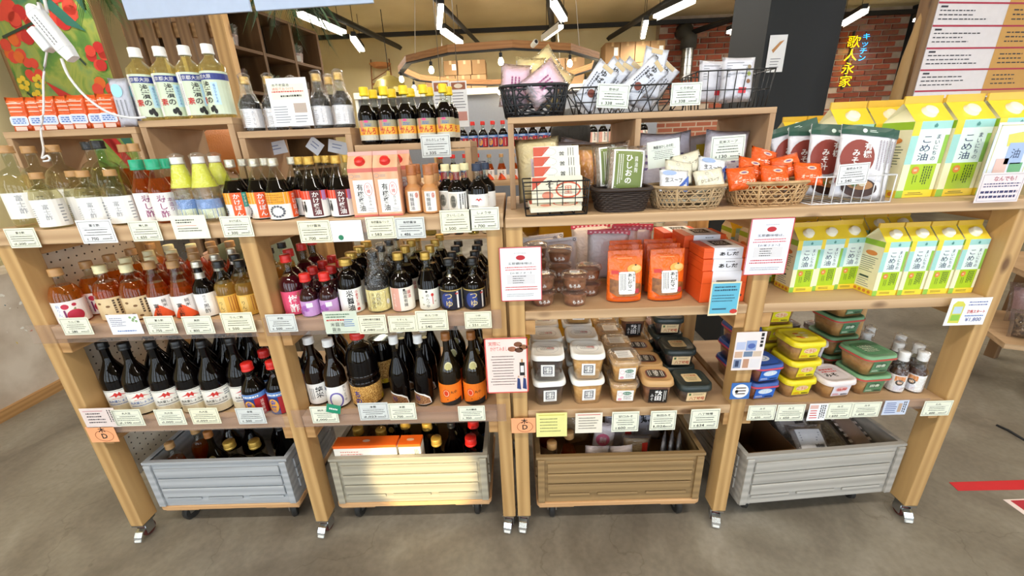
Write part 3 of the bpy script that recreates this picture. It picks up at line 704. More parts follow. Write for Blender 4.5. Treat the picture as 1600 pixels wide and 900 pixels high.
def cubby(label, name_loc, rz, W, cols, rows, z0, rh, d=.34):
    t = thing('cubby_shelf', label, 'shelf', name_loc, (0, 0, rz)); cw = W/cols; H = rows*rh
    for k in range(cols+1): part('upright', MB().box(k*cw-.018, k*cw+.018, 0, d, 0, z0+H, W_DARKZ), t)
    for k in range(rows+1): part('shelf_board', MB().box(0, W, .004, d, z0+k*rh-.014, z0+k*rh+.014, W_DARK), t)
    part('back_panel', MB().box(0, W, d, d+.015, 0, z0+H, C('#2f261e', .9)), t)
    return t
cb1 = cubby('dark wooden cubby shelf of potted plants behind the tea bottles', (-2.70, 2.5, 0), R_(78), 1.84, 4, 5, 1.0, .38)
cb2 = cubby('narrow dark cubby shelf between the painting and the slats', (-2.79, 2.12, 0), 0, .42, 1, 6, .6, .38, .3)
t = thing('cloth_bag', 'white cloth bag lying in the narrow dark cubby', 'bag', (-2.58, 2.25, 2.25), (R_(-20), 0, .1)); 
CLOTHBAG = t; POTM = MB().lathe([(0, 0), (.055, 0), (.075, .12), (.07, .12), (.052, .01)], C('#d8c6c6', .3), 16).mesh('pot')
PLASTM = MB().lathe([(.058, 0), (.082, .16), (.088, .2)], glass('pot_wrap', '#e3e0e0', .05, .2, .12, .3), 14).mesh('wrap')
TAGM = MB().box(-.022, .022, -.084, -.082, .03, .09, WHITE).mesh('price_tag')
def leafy(n, r, h, m, rd, w=.018):
    mb = MB()
    for k in range(n):
        a = rd.random()*6.28; q = rd.uniform(.3, 1)*r; hh = h*rd.uniform(.6, 1); t_ = Vector((-sin(a), cos(a), 0))*w
        p0 = Vector((0, 0, 0)); p1 = Vector((cos(a)*q*.45, sin(a)*q*.45, hh*.75)); p2 = Vector((cos(a)*q, sin(a)*q, hh))
        mb.add([p0-t_*.3, p0+t_*.3, p1+t_, p2, p1-t_], [(0, 1, 2, 3, 4)], m)
    return mb
rd = random.Random(5)
for k in range(4):
    for r, (zz) in enumerate((1.0+.38*2, 1.0+.38*3, 1.0+.38*4)):
        if rd.random() < .22: continue
        loc = cb1.matrix_world  # identity until depsgraph runs; place by hand
        lx, ly = (k+.5)*.46, .16; c_, s_ = cos(R_(78)), sin(R_(78))
        wx, wy = -2.70+lx*c_-ly*s_, 2.5+lx*s_+ly*c_
        t = thing('potted_plant', f'wrapped potted plant in cubby column {ORD[k]} from left, {("lower", "middle", "upper")[r]} row', 'plant', (wx, wy, zz+.0145), (0, 0, R_(40)), 'potted plants in the cubby shelf')
        link('pot', POTM, t); link('wrap', PLASTM, t); link('price_tag', TAGM, t)
        part('foliage', leafy(16, .09, .13, C(rd.choice(('#3d5a3a', '#54704a', '#7a5560')), .6), rd), t, loc=(0, 0, .11))
sl = thing('slat_screen', 'vertical wooden slat screen behind the tea bottles', 'screen', (-2.05, 1.75, 0), (0, 0, R_(10)))
for k in range(5): part('slat', MB().box(-.41+k*.105, -.41+k*.105+.07, 0, .03, 0, 2.9, W_DARKZ), sl, .003)
part('post', MB().box(.12, .20, -.03, .06, 0, 2.9, W_POST), sl); part('crosspiece', MB().box(-.43, .2, .03, .06, 2.3, 2.38, W_RAIL), sl)
PALM = C('#33502c', .5); PALM2 = C('#4d6b36', .5)
def palm(label, loc, n, L, seed, m):
    rd = random.Random(seed); t = thing('hanging_palm', label, 'plant', loc)
    part('stem', MB().tube([(0, 0, -.05), (0, 0, CZ-loc[2]-.001)], .008, W_DARKZ), t)
    for k in range(n):
        a = rd.random()*6.28; ln = L*rd.uniform(.7, 1.1); mb = MB(); pts = [Vector((cos(a)*ln*q*.75, sin(a)*ln*q*.75, .12*sin(q*2.2)-.62*ln*q*q)) for q in (0, .25, .5, .75, 1)]
        mb.tube(pts, .004, m, 4)
        for i in range(1, 22):
            q = i/22; j = min(3, int(q*4)); f = q*4-j; p = pts[j].lerp(pts[j+1], f); sd = Vector((-sin(a), cos(a), 0))
            for sgn in (-1, 1):
                tip = p+sd*sgn*.10*(1-.5*q)+(pts[j+1]-pts[j]).normalized()*.10+Vector((0, 0, -.05)); wv = Vector((0, 0, .006))
                mb.add([p-wv, p+wv, tip], [(0, 1, 2)], m)
        part('frond', mb, t)
palm('dark green palm fronds hanging above the wrapped sauce bottles', (-1.72, 2.45, 2.72), 12, .55, 4, PALM)
palm('broad green foliage hanging left of the slat screen', (-2.60, 1.93, 2.72), 9, .2, 9, PALM2)
palm('small palm tuft hanging just under the bluish board', (-2.3, 1.35, 2.45), 7, .26, 14, PALM2)
for k, (x0, x1, zz) in enumerate(((-1.52, -1.02, 2.085), (-1.0, -.53, 2.095))):
    t = thing('hanging_board', ('wide bluish white board hanging above the tea bottles', 'bluish white board hanging right of the wider one')[k], 'board', ((x0+x1)/2, .6, zz), (0, R_(-1.2), 0))
    w = (x1-x0)/2; part('panel', MB().box(-w, w, 0, .012, 0, .42, C('#b7c9e8', .45)), t, .002)
    for s_ in (-.8, .8): part('hanging_wire', MB().tube([(w*s_, .006, .42), (w*s_, .006, CZ-zz-.03)], .002, STEEL, 4), t)
def pillow(w, h, t, m, n=8, seed=0, crimp=0.0):
    """filled bag lying in the x-z plane, thickest in the middle, flat sealed edges"""
    rd = random.Random(seed); mb = MB(); G = {}
    for s_ in (-1, 1):
        v = []
        for j in range(n+1):
            for i in range(n+1):
                a, b = i/n*2-1, j/n*2-1
                k = max(0, (1-abs(a)**2.6))*max(0, (1-abs(b)**3.2)); k = k**.6
                x = a*w/2*(1-.05*(1-b*b)); z = (b*h/2)*(1-.04*(1-a*a)); e_ = 0 if abs(a) == 1 or abs(b) == 1 else rd.uniform(-.12, .12)*t
                v.append((x, s_*(t/2*k+e_*.35*k), z))
        f = [(j*(n+1)+i, j*(n+1)+i+1, (j+1)*(n+1)+i+1, (j+1)*(n+1)+i) for j in range(n) for i in range(n)]
        if s_ > 0: f = [q[::-1] for q in f]
        mb.add(v, f, m, True)
    return mb
# power outlet hanging by its cord
ot = thing('power_tap', 'white power tap with two cords hanging at upper left', 'power tap', hit(80, 50, y=.25), (0, R_(-27), 0))
part('body', MB().frus([(a, b, -.06) for a, b in rrect(.048, .036, .012)], [(a, b, .06) for a, b in rrect(.05, .038, .014)], WHITEP).frus([(a, b, .06) for a, b in rrect(.05, .038, .014)], [(a, b, .085) for a, b in rrect(.022, .02, .008)], WHITEP), ot, .003)
part('adapter', MB().box(-.06, -.03, -.014, .018, -.035, .035, WHITEP), ot, .004); part('plug', MB().frus([(a, b, -.09) for a, b in rrect(.034, .026, .006)], [(a, b, -.06) for a, b in rrect(.046, .034, .01)], WHITEP), ot)
part('slots', Art().vbars(-.01, -.045, .012, .045, 2, C('#6b6b70', .5), .25, 0, .008).build(flat(0, -.0195)), ot)
o_ = ot.location; CORDM = C('#e2e2e4', .4)
def cord(label, pts, r=.004, m=CORDM):
    P = [Vector(p) for p in pts]; out = []
    for i in range(len(P)-1):
        p0, p1, p2, p3 = P[max(i-1, 0)], P[i], P[i+1], P[min(i+2, len(P)-1)]
        for k in range(6):
            t = k/6; out.append(.5*((2*p1)+(p2-p0)*t+(2*p0-5*p1+4*p2-p3)*t*t+(3*p1-p0-3*p2+p3)*t**3))
    out.append(P[-1]); o = link('power_cord', MB().tube(out, r, m, 6).mesh('power_cord'), ot); o.matrix_parent_inverse = ot.matrix_basis.inverted(); o['label'] = label; return o
cord('thin white cord hanging straight down from the power tap', [hit(74, 76, y=.27), hit(68, 120, y=.27), hit(68, 170, y=.235), hit(64, 205, y=.225), hit(68, 232, y=.16), hit(66, 247, y=.11), hit(74, 243, y=.11), hit(78, 250, y=.11), hit(68, 252, y=.11)], .0032)
cord('thicker white cord curving right from the power tap to the tea bottles', [hit(96, 92, y=.25), hit(108, 120, y=.235), hit(135, 152, y=.225), hit(170, 176, y=.22), hit(205, 184, y=.225), hit(228, 183, y=.235)], .0042)
cord('white cord running up from the power tap', [hit(66, 26, y=.25), hit(60, 5, y=.25), hit(52, -60, y=.3), Vector((-1.5, .35, CZ-.005))], .0045)

# ------------------------------------------------------------------ right edge: menu board, low shelf with bagged goods, floor tape
mb_ = thing('menu_board', 'large white and tan printed board with red lines, upper right', 'board', (2.10, 1.05, 0), (0, 0, R_(9)))
part('panel', MB().box(0, 1.25, 0, .02, 1.70, 2.75, C('#e6dfe2', .5)), mb_)
ma = Art().up(); TAN = C('#cf9c52', .6); CR_ = C('#b3304a', .6); INK = C('#3b3a44', .7)
ma.rect(.42, 1.705, 1.25, 2.745, TAN).up()
for k in range(9):
    zz = 1.735+k*.098; ma.rect(0, zz-.004, 1.25, zz+.004, CR_)
    ma.bars(.02, zz+.02, .34, zz+.075, 3, INK, .28, .5, dash=.02); ma.bars(.46, zz+.02, .66, zz+.08, 3, INK, .3, .4, dash=.02); ma.rect(.02, zz+.078, .06, zz+.086, INK)
ma.ell(.09, 2.21, .035, .05, C('#c23b45', .5)).up().ell(.09, 2.22, .018, .025, WHITE)
part('printing', ma.build(flat(0, 0, 0, .0008)), mb_)
for xx in (-.05, 1.26): part('support_post', MB().box(xx, xx+.04, -.005, .05, 0, 2.8, W_DARKZ), mb_)
part('straw_bundle', MB().tube([(-.09, .02, 1.5), (-.06, .03, 1.9), (-.02, .03, 2.2)], [.03, .022, .012], C('#9c7c50', .8), 8), mb_)
part('cloth', pillow(.3, .24, .1, C('#d8d0c4', .8), seed=8), CLOTHBAG, weld=True); part('tie', MB().tube([(-.05, -.03, .11), (0, -.05, .12), (.05, -.03, .11)], .006, C('#8a7a66', .8)), CLOTHBAG)
bs = thing('low_display_shelf', 'low wooden display shelf of bagged goods at the right edge', 'shelf', (2.72, .75, 0), (0, 0, R_(-26)))
for zz in (.40, .80): part('shelf_board', MB().box(0, 1.5, 0, .6, zz-.03, zz, W_BOARD), bs)
for xx in (0.02, 1.44):
    for yy in (.5,): part('post', MB().box(xx, xx+.045, yy, yy+.06, 0, 1.05, W_POST), bs)
part('post', MB().box(.6, .645, .5, .56, 0, 1.05, W_POST), bs)
RC, RS = cos(R_(-26)), sin(R_(-26))
def onbs(x, y, z): return (2.72+x*RC-y*RS, .75+x*RS+y*RC, z)
BAGCLR = glass('bag_clear', '#f4f2f3', .06, .12, .07, .5)
for k, (x, y, z, w, h, m, lb) in enumerate(((.18, .14, .40, .26, .20, noise_mat('dried_goods', [(.35, '#2c2019'), (.5, '#6b5238'), (.65, '#b49a74')], 60), 'clear bag of brown dried goods on the low shelf, nearest'),
        (.5, .16, .40, .3, .2, C('#26231f', .4), 'black basket bag beside the brown dried goods'), (.3, .42, .40, .3, .3, film('pinkbag', '#c9a5a8', .3), 'pink printed bag standing behind the dried goods'),
        (.85, .2, .40, .3, .2, C('#3a332b', .4), 'dark bag at the far end of the low shelf'), (.3, .2, .80, .3, .16, C('#2e2821', .5), 'dark basket on the upper board of the low shelf'), (.7, .2, .80, .3, .16, C('#4a3a2b', .5), 'brown bag on the upper board of the low shelf'))):
    t = thing('bagged_goods', lb, 'bag', onbs(x, y, z+h*.4), (R_(-18), 0, R_(-26)))
    part('contents', pillow(w*.86, h*.7, .11, m, seed=k), t, loc=(0, 0, -.01), weld=True); part('wrapper', pillow(w, h*.82, .13, BAGCLR, seed=k+20), t, weld=True)
    part('paper_label', MB().box(-.04, .05, -.067, -.0665, -.02, .04, C('#e6dede', .5)), t)
for k, (a, lb) in enumerate((([(1483, 754), (1497, 767), (1680, 764), (1680, 748)], 'strip of red tape on the concrete floor'),)):
    p = [hit(*q, z=0) for q in a]; mb = MB(); mb.frus([(q.x, q.y, .0005) for q in p], [(q.x, q.y, .002) for q in p], C('#cf2f35', .5)); tag(link('floor_tape', mb.mesh('floor_tape')), lb, 'tape')
p = [hit(*q, z=0) for q in ((1567, 781), (1602, 806), (1700, 800), (1660, 778))]
fs = MB().frus([(q.x, q.y, .0005) for q in p], [(q.x, q.y, .002) for q in p], C('#e9d9d3', .5)); c_ = sum(p, Vector())/4
fs.frus([(c_.x+(q.x-c_.x)*.82, c_.y+(q.y-c_.y)*.82, .002) for q in p], [(c_.x+(q.x-c_.x)*.82, c_.y+(q.y-c_.y)*.82, .003) for q in p], C('#b5333f', .5))
tag(link('floor_sticker', fs.mesh('floor_sticker')), 'red floor sticker with a white border at right', 'sticker')
tag(link('floor_cable', MB().tube([hit(1557, 664, z=.006), hit(1575, 672, z=.006), hit(1605, 690, z=.006), hit(1650, 700, z=.006)], .006, BLACK).mesh('floor_cable')), 'dark cable end lying on the floor at right', 'cable')

# ------------------------------------------------------------------ people behind the units
def person(label, loc, rz, hgt, bow, hair_c, hair_kind, top_c, low_c, skirt):
    import bmesh
    t = thing('person', label, 'person', loc, (0, 0, rz)); k = hgt/1.65
    J = {'pel': (0, 0, .93, .14), 'sp': (0, 0, 1.1, .125), 'ch': (0, -.01, 1.28, .145), 'nb': (0, 0, 1.40, .06), 'nk': (0, -.015-.02*bow, 1.455, .05), 'hd': (0, -.03-.05*bow, 1.55-.02*bow, .078), 'cr': (0, -.02-.06*bow, 1.62-.02*bow, .07)}
    E_ = [('pel', 'sp'), ('sp', 'ch'), ('ch', 'nb'), ('nb', 'nk'), ('nk', 'hd'), ('hd', 'cr')]
    for s, q in ((-1, 'l'), (1, 'r')):
        J.update({q+'sh': (s*.17, 0, 1.35, .06), q+'el': (s*.23, -.03, 1.10, .043), q+'wr': (s*.19, -.22, 1.02, .028), q+'pm': (s*.175, -.29, 1.01, .03),
                  q+'hp': (s*.09, 0, .88, .10), q+'kn': (s*.10, -.01, .49, .062), q+'an': (s*.10, .02, .08, .04), q+'to': (s*.11, -.14, .03, .035)})
        E_ += [('ch', q+'sh'), (q+'sh', q+'el'), (q+'el', q+'wr'), (q+'wr', q+'pm'), ('pel', q+'hp'), (q+'hp', q+'kn'), (q+'kn', q+'an'), (q+'an', q+'to')]
        for f in range(4):
            a = q+'f%d' % f; ln = (.075, .085, .08, .062)[f]
            J[a] = (s*.175+(f-1.5)*.019, -.325, 1.01, .009); J[a+'t'] = (s*.175+(f-1.5)*.021, -.325-ln*.8, .985, .008); E_ += [(q+'pm', a), (a, a+'t')]
        J[q+'th'] = (s*.175-s*.04, -.30, 1.0, .010); J[q+'tht'] = (s*.175-s*.055, -.345, .985, .009); E_ += [(q+'wr', q+'th'), (q+'th', q+'tht')]
    bm = bmesh.new(); ly = bm.verts.layers.skin.verify(); V = {}
    for n, (x, y, z, r) in J.items():
        v = bm.verts.new((x*k, y*k, z*k)); v[ly].radius = (r*k, r*k*(.72 if n in ('ch', 'sp', 'pel') else 1)); v[ly].use_root = n == 'pel'; V[n] = v
    for a, b in E_: bm.edges.new((V[a], V[b]))
    me = bpy.data.meshes.new('body'); bm.to_mesh(me); bm.free(); me.materials.append(C('#d2a184', .55))
    o = link('body', me, t); o.modifiers.new('skin', 'SKIN').use_smooth_shade = True; sb = o.modifiers.new('sub', 'SUBSURF'); sb.levels = sb.render_levels = 2
    hx, hy, hz = 0, (-.03-.05*bow)*k, (1.565-.02*bow)*k
    fc = MB(); sk = C('#d2a184', .55)
    fc.lathe([(0, -.016), (.011, -.008), (.013, .004), (.006, .022), (0, .03)], sk, 10, 0, hy-.082*k, hz-.02)     # nose
    for s in (-1, 1): fc.lathe([(0, -.024), (.012, -.015), (.016, .004), (.010, .022), (0, .026)], sk, 8, s*.078*k, hy+.012, hz-.012)   # ears
    part('face_features', fc, o)
    ey = MB()
    for s in (-1, 1): ey.lathe([(0, -.007), (.009, 0), (0, .007)], C('#2a211d', .3), 10, s*.031*k, hy-.074*k, hz)
    part('eyes', ey, o); part('mouth', MB().box(-.02, .02, hy-.082*k, hy-.07*k, hz-.058*k, hz-.05*k, C('#a35a52', .5)), o)
    hr = MB(); n, mN = 18, 9; vs = []
    for j in range(mN+1):
        th = pi*.74*j/mN
        for i in range(n):
            a = 2*pi*i/n; back = sin(a); lim = 1.0 if back > -.35 else .56
            q = th*lim; rr = .102*k*(1+.02*sin(7*a+j)); drop = (.05*k*max(0, back)+.02)*(j/mN)**2 if hair_kind == 'bob' else 0
            vs.append((rr*.93*sin(q)*cos(a), hy+.01+rr*1.03*sin(q)*sin(a), hz+.03*k+rr*1.02*cos(q)-drop))
    fs_ = [(j*n+i, j*n+(i+1) % n, (j+1)*n+(i+1) % n, (j+1)*n+i) for j in range(mN) for i in range(n)]
    hr.add(vs, [f[::-1] for f in fs_], noise_mat('hair_'+hair_c, [(.35, hair_c), (.65, hair_c)], 40, .5, bump=.6, stretch=(6, 6, .6)), True)
    ho = part('hair', hr, t); so_ = ho.modifiers.new('thick', 'SOLIDIFY'); so_.thickness = .012; so_.offset = 1
    def tubewear(name, rows, c):
        mb = MB(); rg = [[(rx*k*cos(2*pi*i/20), y*k+ry*k*sin(2*pi*i/20), z*k) for i in range(20)] for z, rx, ry, y in rows]
        for a, b in zip(rg, rg[1:]): mb.frus(a, b, c, True, (0, 0))
        part(name, mb, t)
    tubewear('shirt', ((.86, .20, .16, 0), (.96, .19, .155, 0), (1.1, .175, .14, 0), (1.28, .205, .15, -.01), (1.38, .19, .12, 0), (1.43, .085, .075, 0)), C(top_c, .8))
    for s in (-1, 1):
        part('sleeve', MB().tube([(s*.15*k, 0, 1.36*k), (s*.19*k, -.005, 1.28*k), (s*.232*k, -.03*k, 1.10*k), (s*.215*k, -.12*k, 1.06*k)], [.075*k, .07*k, .06*k, .05*k], C(top_c, .8), 12), t)
    if skirt: tubewear('skirt', ((.30, .30, .26, 0), (.6, .25, .21, 0), (.9, .205, .165, 0), (.97, .195, .16, 0)), C(low_c, .8))
    else:
        for s in (-1, 1): part('trouser_leg', MB().tube([(s*.09*k, 0, .95*k), (s*.095*k, 0, .7*k), (s*.1*k, 0, .45*k), (s*.1*k, .02, .1*k)], [.13*k, .115*k, .09*k, .085*k], C(low_c, .8), 12), t)
    for s in (-1, 1):
        part('shoe', MB().frus([(s*.105*k+a, -.05*k+b, 0) for a, b in rrect(.085, .25, .04)], [(s*.105*k+a*.85, -.05*k+b*.9, .07) for a, b in rrect(.085, .25, .04)], C('#2b2826', .6)), t)
    return t
person('person with orange-brown hair bending over behind the left unit', (-1.50, 1.05, 0), R_(-75), 1.66, 1.0, '#b0682a', 'bob', '#8f9a86', '#5a5348', False)
person('person in a mustard top with dark hair behind the right unit', (.31, 1.02, 0), pi, 1.66, 0.0, '#17130f', 'bob', '#c79412', '#c79412', True)
t = thing('tote_bag', 'off-white cloth bag hanging beside the mustard top', 'bag', (.60, .80, .84), (0, 0, .1))
part('cloth', pillow(.24, .34, .08, C('#d9d2c4', .85), seed=3), t, loc=(0, 0, .17), weld=True); part('strap', MB().tube([(-.07, 0, .32), (-.04, .02, .5), (.04, .02, .5), (.07, 0, .32)], .008, C('#d9d2c4', .85), 6), t)

# ------------------------------------------------------------------ bottles
GCLR = glass('clear', '#eef1ea', .03); SOY = C('#080505', .035); SOY.node_tree.nodes['Principled BSDF'].inputs['Specular IOR Level'].default_value = .28; SOYB = C('#160d0a', .08); PLUM = glass('plum', '#7d1230', .04, .03, .35)
AMB = glass('amber', '#f0a83c', .03, .03, .2); AMB2 = glass('amber_deep', '#dd7a24', .03, .03, .22); PALE = glass('pale_vinegar', '#f3f0d8', .03, .03, .05); OLIVE = glass('olive', '#cfc88c', .03, .03, .12)
TEAJ = glass('pickle_juice', '#f0e4a4', .03, .05, .22); WRAPF = glass('wrap_film', '#fcfcfd', .06, .10, .02, .6); BRNG = glass('brown_glass', '#5a2c12', .04, .03, .1)
TANC = C('#b58a58', .35); GOLDC = C('#c7a24c', .3, .5); CRMC = C('#e4dcae', .4); REDC = C('#cf2620', .35); BLKC = C('#17181a', .35); WHC = C('#f0f0ee', .4); GRNC = C('#24a07a', .25)
NAVC = C('#1d2a44', .4); YELC = C('#f2cf17', .35); BRC = C('#8f5a31', .35); SILC = C('#c6c2b4', .3, .7); ORC = C('#c0763f', .5)
PAP = C('#f0efec', .5); PAPC = C('#e9e2c6', .5); BLKI = C('#1c1a1a', .6); GRYI = C('#8c8f98', .6); REDI = C('#c9302a', .5); PURI = C('#8d2c6c', .6); BLUI = C('#2f63b5', .5); ORNI = C('#ee5a1e', .5); TEALI = C('#1f9c92', .5)

def bprof(r, h, hb, rn, hn, kind='round', base=.006):
    p = [(0, 0), (r*.86, 0), (r-.001, base*.5), (r, base+.004), (r, hb)]
    for i in range(1, 7):
        t = i/6
        if kind == 'round': q = math.sqrt(max(0, 1-t*t))*.75+.25*(1-t)
        elif kind == 'cone': q = 1-t
        else: q = (1+cos(pi*t))/2
        p.append((rn+(r-rn)*q, hb+(hn-hb)*t))
    p.append((rn, h)); return p
def bottle(kind, r, h, hb, rn, hn, fill, liq, glassm, capm, shape='round', cap_h=.02, cap_r=None, label=None, lz=0, neck=None, wrap=False, extra=(), capname='cap', cone=False, seg=22):
    hc = h-cap_h; pr = bprof(r, hc+.004, hb, rn, hn, shape)
    q = []
    for a, b in zip(pr, pr[1:]):      # split the profile at the liquid level
        q.append(a)
        if a[1] < fill < b[1]: t = (fill-a[1])/(b[1]-a[1]); q.append((a[0]+(b[0]-a[0])*t, fill))
    q.append(pr[-1])
    body = MB().lathe(q, liq, seg, mfun=lambda z: liq if z < fill else glassm)
    if fill < hc and glassm is not liq:
        k = next(i for i, p in enumerate(q) if abs(p[1]-fill) < 1e-6) if any(abs(p[1]-fill) < 1e-6 for p in q) else None
        if k: body.lathe([(0, fill-.0005), (q[k][0]*.97, fill-.0005)], liq, seg)
    parts = [('body', body, None, None)]
    cr = cap_r or rn*1.18
    cp = MB().lathe([(cr, hc-.002), (cr*1.04, hc), (cr*1.04, hc+.004), (cr*.99, hc+.005), (cr, hc+.007), (cr, h-.002), (cr*.93, h), (0, h)], capm, 18)
    parts.append((capname, cp, None, None))
    if label: parts.append(('label', label.build(cyl(lambda v: r, lz)), None, None))
    if neck: parts.append(('neck_label', neck, None, None))
    if wrap:
        wp = [(r+.002, .002), (r+.003, hb), (r*.8, hn*.55+hb*.45), (rn+.008, hn), (cr+.003, h-.006), (cr+.006, h+.004), (cr*.6, h+.012), (0, h+.012)]
        parts.append(('wrap', MB().lathe(wp, WRAPF, 16), None, None))
    BOTR[kind] = (r+(.0035 if wrap else .002), h); parts += list(extra); proto(kind, parts)

# labels
def lab(w, h, m, nu=16): return Art().rect(-w/2, 0, w/2, h, m, nu)
K = .0365
a = lab(.16, .085, PAP); a.up().txt('富士酢', .0, .045, .05, GRYI, True); a.bars(.03, .01, .045, .07, 6, GRYI, .3); a.bars(-.04, .01, -.028, .06, 8, GRYI, .3)
bottle('vin_small', .038, .172, .095, .013, .135, .118, PALE, GCLR, TANC, label=a, lz=.006, cap_h=.018, cap_r=.0165)
a = lab(.24, .082, PAP, 20); a.up().txt('富士酢', .0, .045, .06, GRYI, True); a.bars(.04, .01, .06, .07, 6, GRYI, .3)
bottle('vin_big', .052, .256, .13, .015, .19, .165, PALE, GCLR, TANC, label=a, lz=.03, cap_h=.022, cap_r=.019)
bottle('vin_olive', .05, .262, .13, .014, .2, .178, OLIVE, GCLR, BLKC, cap_h=.024, cap_r=.018)
bottle('vin_tall', .033, .25, .15, .012, .2, .17, AMB2, GCLR, TANC, cap_h=.024, cap_r=.016)
a = lab(.12, .088, PAP); a.up().txt('寿し酢', -.004, .045, .072, PURI, True, w=.022, wt=.01); a.txt('本造り', .018, .05, .045, PURI, True)
bottle('sushi', .034, .198, .105, .013, .16, .14, AMB2, GCLR, GRNC, 'cone', label=a, lz=.008, cap_h=.03, cap_r=.019)
a = lab(.17, .06, C('#6f93c9', .4)); a.up().rect(-.085, 0, .085, .03, C('#d7dfc0', .4), 12).bars(-.04, .03, .04, .055, 4, PAP, .4).up().bars(-.03, .004, .03, .027, 3, BLUI, .3)
nk = MB().lathe([(.0355, .108), (.021, .165), (.017, .178)], C('#d3d73c', .35), 20)
bottle('yuzu', .035, .20, .106, .014, .165, .13, PALE, GCLR, WHC, 'cone', label=a, lz=.012, neck=nk, cap_h=.018, wrap=True)
# ponzu
a = lab(.215, .082, PAP, 20); a.up(); OY = C('#f0a01e', .5)
a.rect(-.107, .046, .107, .082, OY, 16).up().rect(-.016, .002, .016, .082, ORNI, 4).rect(.016, .036, .030, .082, TEALI, 2).rect(.072, .03, .1, .082, ORNI, 4)
a.up().txt('かけぽん', 0, .043, .072, PAP, True, w=.019, wt=.012).txt('ゆず果汁', .023, .059, .04, PAP, True, w=.008).bars(-.095, .05, -.03, .078, 4, C('#7a4a10', .6), .2, dash=.004)
for k in range(14): a.ell(-.058+.019*cos(k*.449), .024+.016*sin(k*.449), .004, .0035, C('#565a66', .6), 7)
a.ell(-.092, .01, .006, .004, C('#d98a94', .6), 8)
bottle('ponzu', .04, .187, .086, .0115, .155, .122, SOY, GCLR, SILC, 'cone', label=a, lz=.004, cap_h=.022, cap_r=.0145)
a = lab(.215, .082, PAP, 20); a.up(); MAR = C('#5e2226', .5)
a.rect(-.107, .056, .107, .082, C('#e8482a', .5), 16).up().rect(-.014, .004, .016, .082, MAR, 4).rect(.02, .052, .034, .082, C('#b48ac0', .5), 2).rect(-.1, .03, -.078, .082, MAR, 4)
a.up().txt('かけ醤油', .001, .043, .072, PAP, True, w=.019, wt=.012).txt('かけ醤油', -.089, .056, .046, PAP, True, w=.012)
for x in (-.05, -.036): a.ell(x, .03, .0045, .014, BLKI, 10).ell(x, .047, .003, .004, BLKI, 8)
a.rect(.045, .056, .07, .08, REDI, 3)
bottle('kakeshoyu', .04, .187, .086, .0115, .155, .122, SOY, GCLR, GOLDC, 'cone', label=a, lz=.004, cap_h=.022, cap_r=.0145)
# small bottles at the right end
def shrink(kind, capm):
    a = Art(); TANB = C('#cf9a66', .5); a.rect(-.075, 0, .075, .07, TANB, 14).up().rect(-.018, .004, .018, .066, PAP, 6).up().txt('有機醤油', -.006, .034, .055, BLKI, True, w=.013).ell(.009, .054, .005, .009, C('#d9a79a', .5)).txt('杉樽', .009, .054, .014, REDI, True)
    nk = MB().lathe([(.0135, .088), (.016, .096), (.0165, .118)], TANB, 18)
    bottle(kind, .027, .15, .074, .013, .098, .09, C('#b9814d', .4), C('#b9814d', .4), capm, 'smooth', label=a, lz=.004, neck=nk, cap_h=.03, cap_r=.0165)
shrink('cedar_small', C('#a8673a', .35))
a = lab(.13, .06, PAP); a.up().rect(-.028, .004, .0, .056, C('#d8d2c8', .5), 4).vbars(.004, .006, .03, .054, 3, BLKI, .5).ell(-.014, .03, .011, .02, C('#8a8578', .6)).up().txt('醤油', -.014, .03, .034, BLKI, True)
bottle('cream_cap', .029, .147, .07, .011, .105, .1, SOY, GCLR, CRMC, 'smooth', label=a, lz=.006, cap_h=.02, cap_r=.0145)
a = lab(.15, .05, PAP); a.up().poly([(-.012, .032), (-.004, .038), (0, .034), (.004, .038), (.012, .032), (.004, .033), (0, .028), (-.004, .033)], REDI).bars(-.025, .008, -.002, .018, 2, BLKI, .6, dash=.003)
bottle('navy_cap', .032, .147, .07, .0115, .105, .1, SOY, GCLR, NAVC, 'smooth', label=a, lz=.006, cap_h=.02, cap_r=.0155)
a = lab(.17, .066, C('#a7a184', .45), 18); a.up().rect(-.085, .018, .085, .044, C('#f0b545', .5), 16).rect(-.085, 0, .085, .018, C('#c9c3b2', .4), 16).rect(-.03, .03, -.018, .066, C('#c98a7c', .5), 2)
a.up().txt('かんろ', .0, .031, .021, REDI, w=.05, wt=.02).ell(-.006, .062, .008, .004, C('#d8508a', .5)).bars(-.012, .046, .012, .056, 2, BLUI, .5, dash=.005).bars(-.02, .004, .03, .014, 2, GRYI, .4)
bottle('kanro', .032, .188, .095, .0115, .148, .13, SOY, GCLR, YELC, 'smooth', label=a, lz=.014, cap_h=.026, cap_r=.0155)
